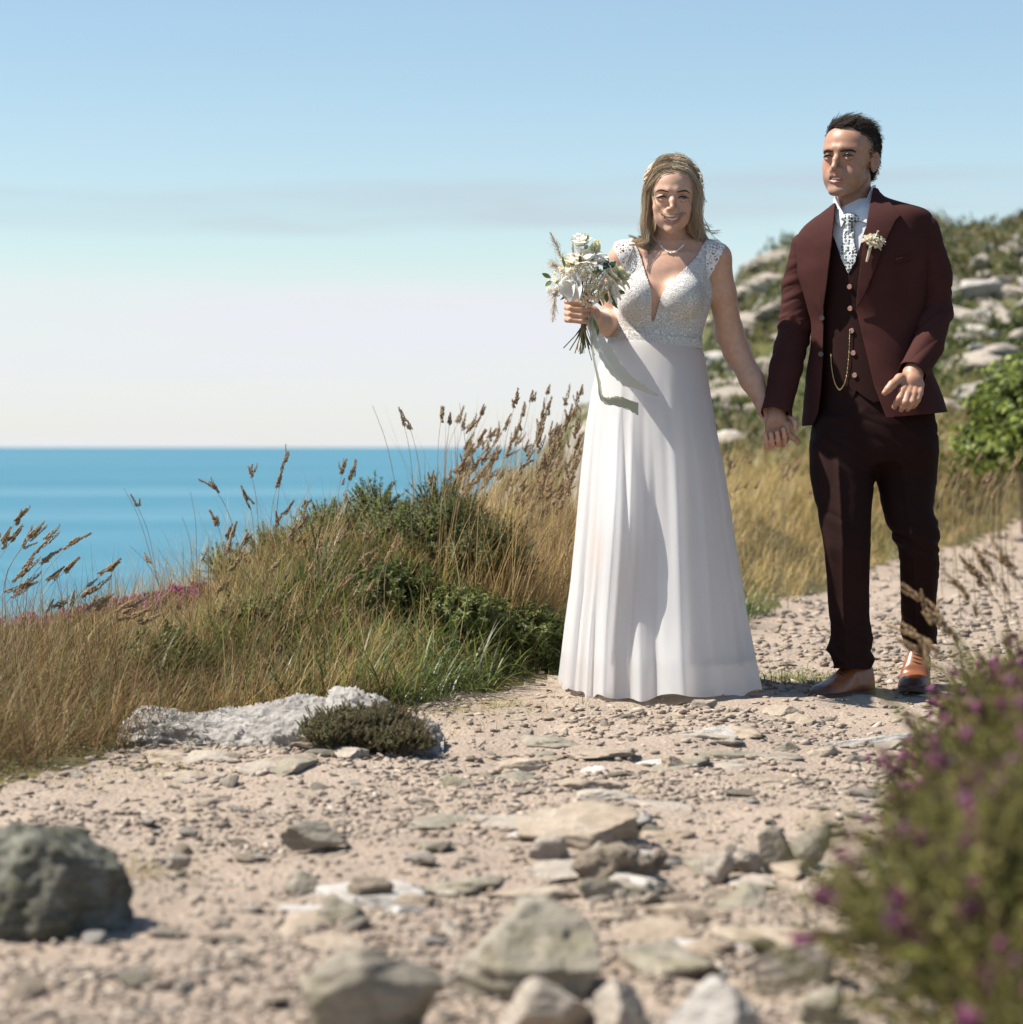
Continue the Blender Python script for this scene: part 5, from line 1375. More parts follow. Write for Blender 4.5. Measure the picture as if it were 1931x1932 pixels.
# skirt
SV = [640, 652, 672, 700, 740, 808, 883, 959, 1009, 1117, 1200, 1262, 1312]
SL = [1150, 1146, 1135, 1124, 1115, 1105, 1098, 1092, 1088, 1078, 1068, 1062, 1057]
SR = [1322, 1325, 1332, 1337, 1343, 1354, 1369, 1381, 1388, 1407, 1421, 1432, 1441]
def skirt():
    n, m = 420, 200
    th = np.linspace(0, 2 * np.pi, n, endpoint=False); vv = np.linspace(641, 1314, m)
    g = (vv - 641) / (1314 - 641)
    uL = np.interp(vv, SV, SL); uR = np.interp(vv, SV, SR)
    d0 = 8.06 + .10 * g; xc = (uL + uR) / 2; a = (uR - uL) / 2 * K * 8.08
    b = .104 + .33 * g ** .85
    z = P(0, vv, 8.06)[2] if False else H - (vv - 843) * K * 8.06
    z = z[0] + (z - z[0]) * (z[0] - .022) / (z[0] - z[-1])
    TH, G = np.meshgrid(th, g, indexing='ij')
    A, B, XC, D = a[None], b[None], xc[None], d0[None]
    # folds: fixed around the body, deeper towards the hem
    amp = smooth(.02, .5, G) * (.30 + .70 * G)
    phs = TH + .16 * np.sin(2.1 * TH + 1.0) + .05 * np.sin(3 * G + TH)
    fold = .020 * np.cos(9 * phs + .6 + .5 * np.sin(TH * 2)) + .014 * np.cos(17 * phs + 2.1 + 1.2 * G) + .010 * np.cos(25 * phs + .4 - 1.7 * G)
    fold += .0045 * smooth(.0, .1, G) * np.cos(34 * phs + .9 + .8 * np.sin(2 * G)) * (.4 + .6 * np.sin(3 * TH + .7) ** 2) + .002 * np.cos(53 * phs + 2.0 * G)
    sharp = np.sign(fold) * np.abs(fold / .05) ** .85 * .05
    x = XC * 1.0
    px = np.cos(TH); py = -np.sin(TH)
    sxp = np.abs(px) ** .92 * np.sign(px)
    X = (XC - 965.5) * K * 8.06 + sxp * (A - .004) + px * sharp * amp * .35
    Y = D + py * B + py * sharp * amp * 1.15
    # the knee pushes the cloth forward, the train drags behind to the right
    kn = np.exp(-((X - P(1165, 0, 8)[0]) / .075) ** 2) * np.exp(-((G - .52) / .20) ** 2) * (py < -.2)
    Y = Y - .085 * kn
    Y = Y + .22 * G ** 3 * np.maximum(py, 0) + .18 * G ** 3 * smooth(.4, 1, px) * (py > -.4)
    Y = Y + .010 * amp * fbm(X * 7, z[None] * 2.2 + 0 * X, 0, 3, 3)
    Z = z[None] + 0 * X
    hem = G ** 10
    Z = Z + hem * (.007 * np.cos(9 * phs + .6) + .006 * np.cos(17 * phs + 2.1) + .006 * np.cos(4 * TH + 1)) - .002 * hem
    Z = Z + .02 * hem * np.maximum(py, 0)
    v = np.stack([X, Y, Z], -1)
    i = np.arange(n * m).reshape(n, m); j = np.roll(i, -1, 0)
    q = np.stack([i[:, :-1], i[:, 1:], j[:, 1:], j[:, :-1]], -1).reshape(-1, 4)
    return v.reshape(-1, 3), q
v, q = skirt(); skirt_o = mk('skirt', v, q, M_CHIFFON, bride)
# opaque lining inside, shorter
vl = v.copy(); cl = P(1240, 0, 8.08)[0]; vl[:, 0] = cl + (vl[:, 0] - cl) * .90 - .005; vl[:, 1] = 8.12 + (vl[:, 1] - 8.12) * .90; vl[:, 2] = np.where(vl[:, 2] < .2, .12 + (vl[:, 2] - .02) * .45, vl[:, 2]) - .004
mk('lining', vl, q, mat_cloth('lining', (.90, .89, .885), None, .8, 900, .05, .60, .1), bride)
# necklace
acc = Acc(); v0, f0 = ico(2)
bt.F = torso_F.copy(); bt.cone(nb0, nb1, .052, .047, .03)
arc = catmull([(1241, 447), (1247, 463), (1262, 476), (1276, 474), (1290, 462), (1296, 450)], 40)
pp = [surf(bt, a, b) + np.array([0, -.003, 0]) for a, b in arc]
for i, p in enumerate(pp):
    if 7 < i < 32: acc.add(v0 * (.0028 if i % 3 else .0036) + p, f0)
vv_, qq_, _ = tubes(np.array(pp)[None], .0008, 4); acc.add(vv_, qq_); acc.build('necklace', M_PEARL, bride)
# ring on the bouquet hand
a_ = np.linspace(0, 2 * np.pi, 20); rp = P(1076, 592, 7.752); pts = np.stack([rp[0] + 0 * a_, rp[1] + .012 * np.cos(a_) + .006, rp[2] + .0115 * np.sin(a_)], -1)
v, q, _ = tubes(pts[None], .0011, 5); mk('ring', v, q, M_GOLD, bride)

# ---- hair
def hair_cap(fd, iso, face_poly, name, root, R, T, sc, base, disp=None, ycut=.03, extra=None):
    v, q = nets(fd, iso); v = relax(v, q, 2); t = tri(q)
    s = -sdpoly(v[:, 0], v[:, 2], face_poly) * 200; s = np.where(v[:, 1] > ycut, 10.0, s)
    if extra is not None: s = np.minimum(s, extra(v))
    v, t = clip(v, t, s)
    if disp is not None: v = disp(v, normals(v, t))
    f = fbm(v[:, 0] * 160, v[:, 1] * 30, v[:, 2] * 40, 3, 3)
    c = np.asarray(base)[None] * (1 + .35 * f[:, None])
    return mk(name, (v @ R.T) * sc + T, t, M_HAIR, root, col=np.clip(c, .005, 1))
hfF = Field(ax(-.13, .13, .003), ax(-.12, .14, .003), ax(-.18, .14, .003))
hfF.ell((0, .016, .037), (.079, .098, .083), .01)
hfF.chain([(-.058, .03, .0), (-.060, .04, -.08), (-.058, .04, -.125)], [.019, .018, .010], .03); hfF.chain([(.058, .03, .0), (.060, .045, -.08), (.064, .05, -.12)], [.019, .018, .010], .03)
hfF.chain([(0, .085, .0), (0, .085, -.1), (0, .07, -.15)], [.04, .04, .03], .03)
face_b = curvy([(0, .084), (.024, .078), (.041, .058), (.052, .026), (.059, -.02), (.058, -.08), (.045, -.16), (-.045, -.16), (-.058, -.08), (-.058, -.02), (-.051, .026), (-.040, .058), (-.022, .078)], 6)
hair_b = hair_cap(hfF, 0, face_b, 'hair', bride, hd_R, hd_T, hd_s, (.56, .45, .32))
r = np.random.default_rng(88)
paths = []; cols = []; rads = []
BL = np.array([(.74, .61, .45), (.58, .46, .33), (.88, .76, .59), (.44, .335, .24), (.80, .68, .52)])
for g_ in range(92):
    s = -1 if g_ % 2 else 1; y0 = r.uniform(-.072, .07)
    zt = .037 + .086 * math.sqrt(max(0, 1 - ((y0 - .016) / .101) ** 2))
    x0 = s * r.uniform(.0, .008)
    k1 = np.array([s * .043, y0 + .008, .037 + .084 * math.sqrt(max(.02, 1 - (.043 / .081) ** 2 - ((y0 - .01) / .106) ** 2))])
    k2 = np.array([s * .0755, y0 * .75 + .012, .025]); k3 = np.array([s * .079, .006 + y0 * .55, -.04])
    if s < 0:
        k4 = np.array([-.080 + r.normal(0, .006), y0 * .5, -.095]); k5 = np.array([-.074 + r.normal(0, .011), -.012 + y0 * .5, -.140 + r.normal(0, .008)])
        k6 = k5 + (np.array([-.040 + r.normal(0, .012), -.018, .004 + r.normal(0, .01)]) if r.uniform() < .45 else np.array([.016 + r.normal(0, .010), -.004, -.022]))
    else:
        k4 = np.array([.082 + r.normal(0, .006), .02 + y0 * .4, -.085]); k5 = np.array([.090 + r.normal(0, .012), .03 + y0 * .3, -.125])
        k6 = k5 + np.array([.016 + r.normal(0, .012), .0, -.020 + r.normal(0, .008)])
    if r.uniform() < .25:   # hair drawn back from the temples to the braid
        k3 = np.array([s * .066, .075, .01]); k4 = np.array([s * .04, .098, -.02]); k5 = np.array([s * .03, .095, -.08]); k6 = np.array([s * .03, .09, -.13])
    guide = np.array([[x0, y0, zt], k1, k2, k3, k4, k5, k6]); gc_ = BL[r.integers(5)] * r.uniform(.6, 1.2)
    wob = r.uniform(0, 6.28); wam = r.uniform(.003, .009)
    for i in range(34):
        off = r.normal(0, 1, 3) * .0052
        pts = guide + off[None] * np.array([1.3, 1.3, 1.2, 1.1, .9, .65, .35])[:, None] + r.normal(0, .0009, (7, 3))
        pts[:3] += r.normal(0, .002, 3) * np.array([0, 1, 0])
        pts[:4] *= 1 + r.uniform(.0, .028)
        c_ = catmull(pts, 26); tt_ = np.linspace(0, 1, 26)
        c_[:, 0] += wam * smooth(.30, .9, tt_) * np.sin(tt_ * 13 + wob)
        paths.append(c_); cols.append(np.minimum(gc_ * r.uniform(.6, 1.4), .92)); rads.append(r.uniform(.0005, .0010) * np.linspace(1, .3, 26))
for i in range(22):     # flyaway hair
    s = r.choice([-1, 1]); a = np.array([s * .06, r.uniform(-.04, .05), r.uniform(.0, .11)]); d = np.array([s * r.uniform(.004, .014) + .008, 0, r.normal(0, .012)])
    paths.append(catmull([a * .95, a + d * .6, a + d * 1.3 + r.normal(0, .008, 3), a + d * 2 + r.normal(0, .012, 3)], 26)); cols.append(BL[2]); rads.append(np.full(26, .00025))
for i in range(16):     # the lock the wind blows across her mouth
    pts = []
    for (u, v) in ((1233, 352), (1232, 372), (1238, 390), (1249, 403), (1263, 410.5), (1278, 409), (1291, 404), (1304, 405)):
        x = (u - 1269) * K * 8.0; z = -(v - 373.5) * K * 8.0; y = max(-.115, min(front_y(hf, x, z), -.04)) - .006
        pts.append((x + r.normal(0, .0016), y, z + r.normal(0, .0017)))
    paths.append(catmull(pts, 26)); cols.append(np.array([.74, .57, .37]) * r.uniform(.8, 1.15)); rads.append(np.linspace(.0007, .0004, 26))
for (us, vs, ue, ve, n_) in ((1318, 420, 1360, 434, 14), (1308, 395, 1345, 425, 8), (1325, 345, 1333, 380, 5), (1330, 410, 1362, 455, 4)):
    for i in range(n_):
        a = np.array([(us - 1269) * K * 8, .02, -(vs - 373.5) * K * 8]); b = np.array([(ue - 1269) * K * 8, -.01, -(ve - 373.5) * K * 8])
        paths.append(catmull([a + r.normal(0, .004, 3), a * .7 + b * .3 + np.array([0, 0, -.008]) + r.normal(0, .003, 3), a * .3 + b * .7 + np.array([0, 0, -.010]) + r.normal(0, .003, 3), b + r.normal(0, .005, 3)], 26)); cols.append(BL[r.integers(3)]); rads.append(np.linspace(.0008, .0004, 26))
v, q, c = tubes(np.array(paths), np.array(rads), 3, np.array(cols)); st = mk('strands', (v @ hd_R.T) + hd_T, q, M_HAIR, bride, col=c); st['kind'] = 'stuff'
# crown braid and dried flowers in it
bp = []
for t in np.linspace(0, 1, 60):
    a = math.pi * (.02 + .96 * t); bp.append((math.cos(a) * .087, -.016 + .02 * math.sin(a), .045 + .080 * math.sin(a)))
bp = np.array(bp); br = []
for k in range(3):
    ph = np.linspace(0, 26, 60) + k * 2.09; nrm = bp / np.linalg.norm(bp, axis=1, keepdims=True)
    br.append(bp + nrm * (.0045 * np.cos(ph))[:, None] + np.array([0, 1, 0]) * (.0065 * np.sin(ph * .5 + k))[:, None])
v, q, c = tubes(np.array(br), .0052, 6, BL[:3] * .9); mk('braid', (v @ hd_R.T) + hd_T, q, M_HAIR, bride, col=c)
acc = Acc()
for i in range(16):
    p = np.array([.080 + r.normal(0, .008), -.02 + r.normal(0, .01), .035 + r.normal(0, .02)])
    if i > 12: p = np.array([-.082, -.02, .05]) + r.normal(0, .006, 3)
    for k in range(4): acc.add(orient(np.array([[0, 0, 0], [.004, .001, .005], [0, .001, .012], [-.004, .001, .005]]), r.normal(size=3) + [.4 * np.sign(p[0]), -.6, .2], 0) + p, np.array([[0, 1, 2, 3]]), (.66, .56, .40))
v = np.concatenate(acc.v); _hf = mk('hair_flowers', (v @ hd_R.T) + hd_T, np.concatenate(acc.f[4]), M_PETAL, bride, col=np.concatenate(acc.c))
_hf['kind'] = 'stuff'

# ------------------------------------------------------------------ the groom
groom = empty('person', (P(1640, 1300, 8.08)[0], 8.08, 0)); groom['world_children'] = 1
tag(groom, 'man in a burgundy three-piece suit with floral tie walking hand in hand, looking aside', 'person')
YW = math.radians(25); FR = np.array([-math.sin(YW), -math.cos(YW), 0])
def mat_suit(name, c, c2): return mat_cloth(name, c, c2, .82, 1100, 0, 0, .3, (1, .6, .55), .1)
M_JACKET = mat_suit('burgundy_wool', (.070, .0250, .0220), (.045, .0164, .0145))
M_WAIST = mat_suit('burgundy_waistcoat', (.028, .0112, .0098), (.020, .0080, .0072))
M_TROUS = mat_suit('burgundy_trousers', (.025, .0104, .0092), (.0175, .0074, .0066))
M_SHIRT = mat_cloth('white_shirt', (.80, .80, .82), (.76, .76, .79), .7, 1200, .1, .1, .1)
def zt(v): return P(0, v, 8.08)[2]
def tl(Z): return -.14 * smooth(zt(740), zt(430), Z)
gX = ax(P(1400, 0, 8.1)[0], P(1850, 0, 8.1)[0], .0042); gY = ax(7.72, 8.42, .0045)
def Lg(rows): return [(zt(v), (u - 965.5) * K * 8.08, 8.08 + dd, a, b) for (u, v, dd, a, b) in rows]
# waistcoat and shirt surface
gw = Field(gX, gY, ax(zt(830), zt(350), .0042))
gw.loft(Lg([(1621, 372, .02, .056, .058), (1622, 386, .01, .066, .064), (1625, 400, .0, .115, .078), (1629, 416, 0, .17, .094), (1632, 440, 0, .195, .108), (1634, 490, 0, .192, .122), (1637, 540, 0, .178, .122), (1640, 600, 0, .164, .114), (1642, 650, 0, .163, .116), (1646, 700, 0, .172, .122), (1650, 770, 0, .180, .128), (1650, 825, 0, .180, .128)]), YW, .01, 'u', tl)
# jacket surface
gj = Field(gX, gY, ax(zt(835), zt(335), .0042))
gj.loft(Lg([(1620, 356, .015, .062, .064), (1621, 370, .01, .070, .068), (1623, 380, .0, .088, .078), (1625, 390, 0, .122, .09), (1628, 402, 0, .168, .103), (1630, 414, 0, .205, .116), (1631, 430, 0, .220, .128), (1632, 455, 0, .222, .140), (1634, 500, 0, .218, .148), (1638, 550, 0, .202, .148), (1641, 600, 0, .184, .140), (1641, 640, 0, .182, .140), (1642, 700, 0, .196, .150), (1650, 760, 0, .222, .165), (1654, 800, 0, .234, .172), (1654, 832, 0, .236, .172)]), YW, .01, 'u', tl, 2.2)
open_poly = np.concatenate([[(1578, 330), (1577, 385), (1574, 421), (1568, 477), (1555, 579), (1553, 678), (1549, 740)], curvy([(1549, 740), (1544, 778), (1537, 797), (1526, 806)], 1), [(1520, 850), (1690, 850), (1676, 795), (1664, 765), (1650, 727), (1632, 650), (1616, 584), (1620, 534), (1626, 489), (1636, 425), (1648, 360), (1648, 330)]])
def folds(v, n, amp, sc, seed, ang=.6):
    q = v[:, 2] * sc + v[:, 0] * sc * ang; f = fbm(q, v[:, 1] * sc * .35, v[:, 0] * sc * .3, 3, seed)
    return v + n * (amp * f)[:, None]
v, q = nets(gj); v = relax(v, q, 4); t = tri(q)
n_ = normals(v, t); v = folds(v, n_, .0045, 9, 3)
u_, v_ = UV(v); n_ = normals(v, t)
frontness = ((v - np.array([(1634 - 965.5) * K * 8.08, 8.08, 0])) @ FR)
s = np.where(frontness > 0, -sdpoly(u_, v_, open_poly), 50.0)
s = np.minimum(s, 803 - (u_ - 1525) * .098 - v_)
s = np.minimum(s, v_ - 351)
v, t = clip(v, t, s)
jacket = thick(mk('jacket', v, t, M_JACKET, groom), .003, 0)
jacket['world_children'] = 0
def lap(poly, iso, nm, mat=M_JACKET, par=groom, fld=gj, th=.004): return panel(fld, iso, poly, FR, nm, mat, par, th)
lap([(1577, 384), (1574, 421), (1568, 477), (1562, 530), (1555, 581), (1549, 572), (1544, 530), (1540, 490), (1538, 455), (1540, 436), (1548, 428), (1559, 404), (1568, 390)], .007, 'lapel')
lap([(1648, 354), (1656, 360), (1676, 379), (1695, 400), (1699, 408), (1690, 417), (1672, 455), (1651, 511), (1634, 552), (1616, 586), (1620, 534), (1626, 489), (1636, 425)], .007, 'lapel')
lap([(1690, 488), (1722, 480), (1723, 489), (1691, 497)], .005, 'breast_pocket', th=.002)
# sleeves
def sleeve(pts, rs, seed, name='sleeve'):
    lo = np.min(pts, 0) - .09; hi = np.max(pts, 0) + .09
    f = Field(ax(lo[0], hi[0], .004), ax(lo[1], hi[1], .004), ax(lo[2], hi[2], .004))
    pts2 = list(pts); e = pts[-1] + (pts[-1] - pts[-2]) * .25; f.chain(pts2 + [e], list(rs) + [rs[-1]], .012)
    v, q = nets(f); v = relax(v, q, 4); t = tri(q); n = normals(v, t)
    seg = np.asarray(pts); w = np.exp(-(np.linalg.norm(v - seg[2], axis=1) / .11) ** 2) + .30
    q_ = v @ (seg[2] - seg[0]) / np.linalg.norm(seg[2] - seg[0])
    fo = fbm(q_ * 20 + v[:, 0] * 11, v[:, 1] * 6, v[:, 0] * 5, 3, seed)
    v = v + n * (w * .0075 * (np.abs(fo) * 1.6 - .6))[:, None]
    ax_ = (pts[-1] - pts[-2]) / np.linalg.norm(pts[-1] - pts[-2])
    s = -((v - pts[-1]) @ ax_) * 1.0
    v, t = clip(v, t, s)
    o = mk(name, v, t, M_JACKET, groom); thick(o, .003, -1); return f
slL = [P(1525, 468, 8.155), P(1509, 540, 8.17), P(1501, 615, 8.15), P(1484, 695, 8.08), P(1465, 783, 8.0)]
slR = [P(1740, 436, 8.005), P(1762, 515, 8.02), P(1767, 588, 8.02), P(1752, 652, 7.93), P(1722, 704, 7.85)]
sleeve(slL, [.055, .056, .055, .051, .0455], 5); sleeve(slR, [.056, .056, .054, .049, .043], 9)
# shirt cuffs hidden in the sleeves; waistcoat, shirt, collar, tie
panel(gw, .004, [(1545, 425), (1566, 428), (1575, 450), (1588, 486), (1601.5, 518), (1612, 497), (1622, 470), (1634, 430), (1700, 415), (1700, 750), (1650, 760), (1630, 748), (1617, 737), (1611, 752), (1605, 768), (1585, 760), (1540, 748)], FR, 'waistcoat', M_WAIST, groom, .003)
panel(gw, -.002, [(1560, 385), (1600, 378), (1665, 370), (1650, 470), (1604, 545), (1560, 470)], FR, 'shirt', M_SHIRT, groom, .002)
HT = P(1605, 298, 8.06); HR = Rot(math.radians(33), math.radians(0), math.radians(2)); HS = 1.04
gn0 = np.array([(1613 - 965.5) * K * 8.08, 8.095, zt(400)]); gn1 = HR @ (np.array([0, .030, -.055]) * HS) + HT
gc = Field(ax(gn0[0] - .16, gn0[0] + .16, .003), ax(7.86, 8.28, .003), ax(zt(450), zt(330), .003))
gc.cone(gn0 - np.array([0, 0, .06]), gn1, .064, .060, .02); gc.F = np.minimum(gc.F, 1); 
gc.loft(Lg([(1621, 372, .02, .056, .058), (1622, 386, .01, .066, .064), (1625, 400, .0, .115, .078), (1629, 416, 0, .17, .094), (1632, 440, 0, .195, .108), (1634, 490, 0, .192, .122)]), YW, .015, 'u', tl)
v, q = nets(gc, .005); v = relax(v, q, 2); t = tri(q); u_, v_ = UV(v)
ct = np.interp(u_, [1565, 1580, 1604, 1625, 1650], [372, 381, 407, 388, 350])
fr_ = ((v - gn0) @ FR) > -.01
s = np.where(fr_, np.maximum(sdpoly(u_, v_, [(1574, 375), (1575, 390), (1577.8, 416), (1588, 430), (1596, 414), (1605, 408), (1590, 398), (1581, 374)]), sdpoly(u_, v_, [(1606, 408), (1614, 413), (1636, 421), (1646, 385), (1654, 348), (1646, 350), (1636, 374), (1622, 393)])), np.minimum(v_ - 352, 395 - v_))
v, t = clip(v, t, s); thick(mk('collar', v, t, M_SHIRT, groom), .003)
def mat_tie():
    m, n, out = new_mat('floral_tie'); nb = NB(n)
    co = nb('ShaderNodeTexCoord').outputs['Object']
    vo = nb('ShaderNodeTexVoronoi', {'Vector': co, 'Scale': 100.0, 'Randomness': .45}, feature='F1').outputs['Distance']
    dots = ramp(nb, vo, [(.0, (.55, .5, .4)), (.13, (.55, .5, .4)), (.16, (.02, .022, .03)), (.40, (.03, .032, .045)), (.45, (.66, .69, .69))], 'CONSTANT')
    n2 = noise(nb, 240, 2, .5, co); c = mixc(nb, ramp(nb, n2, [(.60, 0.0), (.64, .8)]), dots, (.28, .36, .36))
    p = nb('ShaderNodeBsdfPrincipled', {'Base Color': c, 'Roughness': .6, 'Sheen Weight': .2}); n.links.new(p.outputs[0], out.inputs[0]); return m
M_TIE = mat_tie()
tie = panel(gw, .007, [(1594, 430), (1612, 430), (1612, 455), (1618, 480), (1616, 492), (1601.5, 516), (1586, 482), (1590, 455)], FR, 'tie', M_TIE, groom, .003)
kn = surf(gc, 1604, 422, .004); kf = Field(ax(kn[0] - .05, kn[0] + .05, .002), ax(kn[1] - .05, kn[1] + .05, .002), ax(kn[2] - .04, kn[2] + .05, .002))
kf.chain([P(1592, 411, kn[1]), P(1621, 413, kn[1] - .006)], [.009, .009], .004); kf.chain([P(1606, 412, kn[1] - .004), P(1603, 434, kn[1] - .008)], [.018, .010], .012)
v, q = nets(kf); mk('tie_knot', relax(v, q, 1), tri(q), M_TIE, groom)
# buttons and chain
M_BTN = mat_plain('horn_button', (.34, .20, .15), .3, .5, .3, 200); M_BTND = mat_plain('dark_button', (.05, .03, .03), .2, .6, .2)
bm = bmesh.new(); bmesh.ops.create_cone(bm, cap_ends=True, segments=20, radius1=.0085, radius2=.0075, depth=.004)
for f_ in list(bm.faces):
    pass
bme = bpy.data.meshes.new('button'); bm.to_mesh(bme); bm.free(); bme.materials.append(M_BTN)
def button(u, v, fld, iso, me, sc=1.0):
    p = surf(fld, u, v, iso); o = bpy.data.objects.new('button', me); COL.objects.link(o); o.parent = groom
    o.location = Vector(p + FR * .003) - Vector(groom.location); o.rotation_mode = 'QUATERNION'; o.rotation_quaternion = Vector(FR).to_track_quat('Z', 'Y'); o.scale = (sc, sc, sc)
for (u, v) in ((1604, 541), (1605, 582), (1608, 624), (1611, 666), (1613.5, 708)): button(u, v, gw, .008, bme)
bme2 = bme.copy(); bme2.materials.clear(); bme2.materials.append(M_BTND)
for (u, v) in ((1552, 600), (1550, 668)): button(u, v, gj, .003, bme2, 1.1)
cp = [surf(gw, a, b, .010) + FR * .003 for a, b in catmull([(1604.6, 624), (1604, 645), (1602, 680), (1597, 716), (1591, 730), (1585, 735), (1579, 728), (1574, 714), (1570, 690), (1569, 670)], 46)]
acc = Acc(); v0, f0 = ico(1)
for i, p in enumerate(cp): acc.add(v0 * np.array([.0016, .0014, .0042]) * (1.0 if i % 4 else 1.25) + p, f0)
v, q, _ = tubes(np.array(cp)[None], .0011, 4); acc.add(v, q); acc.build('watch_chain', M_GOLD, groom)

# trousers
gt = Field(ax(P(1490, 0, 8.1)[0], P(1800, 0, 8.1)[0], .0042), ax(7.70, 8.55, .0048), ax(.06, zt(740), .0045))
def Ll(rows): return [(P(u, v, d)[2], P(u, v, d)[0], d, a, b) for (u, v, d, a, b) in rows]
gt.loft(Lg([(1650, 742, 0, .178, .126), (1650, 800, 0, .194, .138), (1650, 850, 0, .194, .136), (1650, 872, 0, .168, .115)]), YW * .6, .01)
gt.loft(Ll([(1594, 790, 8.07, .080, .100), (1591, 830, 8.06, .094, .115), (1590, 860, 8.05, .099, .115), (1589, 900, 8.03, .097, .108), (1594, 960, 7.99, .083, .092), (1599, 1030, 7.96, .072, .080), (1601, 1080, 7.97, .066, .073), (1602, 1120, 7.985, .063, .070), (1604, 1180, 8.0, .060, .067), (1607, 1225, 8.0, .065, .076), (1608, 1266, 7.995, .058, .080)]), .3, .045, n=2.3)
gt.loft(Ll([(1704, 790, 8.10, .080, .100), (1708, 830, 8.10, .096, .115), (1711, 860, 8.10, .099, .115), (1713, 900, 8.09, .093, .108), (1714, 960, 8.05, .079, .092), (1723, 1000, 8.03, .072, .083), (1733, 1030, 8.03, .066, .076), (1736, 1065, 8.06, .063, .074), (1734, 1130, 8.14, .056, .068), (1735, 1180, 8.24, .053, .066), (1736, 1222, 8.31, .049, .066)]), .3, .045, n=2.3)
v, q = nets(gt); v = relax(v, q, 4); t = tri(q); n_ = normals(v, t); u_, v_ = UV(v)
w = .25 + np.exp(-((v_ - 1020) / 55) ** 2) * (u_ > 1655) * 1.5 + np.exp(-((v_ - 1240) / 45) ** 2) * 1.5 + np.exp(-((v_ - 850) / 60) ** 2) * .6
fo = fbm(v[:, 2] * 15 + v[:, 0] * 9, v[:, 1] * 4, v[:, 0] * 4, 3, 14)
v = v + n_ * (w * .007 * (np.abs(fo) * 1.6 - .5))[:, None]
# pressed crease down the front of each leg
for (ub, vb) in (([1590, 1600, 1601, 1606], [860, 1030, 1120, 1260]), ([1708, 1733, 1735, 1736], [860, 1030, 1120, 1220])):
    uc = np.interp(v_, vb, ub) - 8; v = v + n_ * (.015 * np.exp(-(np.abs(u_ - uc) / 8.0) ** 1.1) * (n_[:, 1] < -.2) * smooth(830, 900, v_))[:, None]
u_, v_ = UV(v)
legr = smooth(1652, 1656, u_) if False else (u_ > 1655 + np.maximum(0, (v_ - 900)) * .06)
hemL = 1262 + (u_ - 1608) * .03; hemR = 1216 - (u_ - 1736) * .05
s = np.where((v_ > 950) & (u_ > 1668), hemR - v_, hemL - v_); s = np.where(v_ < 950, 5.0, s)
v, t = clip(v, t, s); thick(mk('trousers', v, t, M_TROUS, groom), .003, -1)
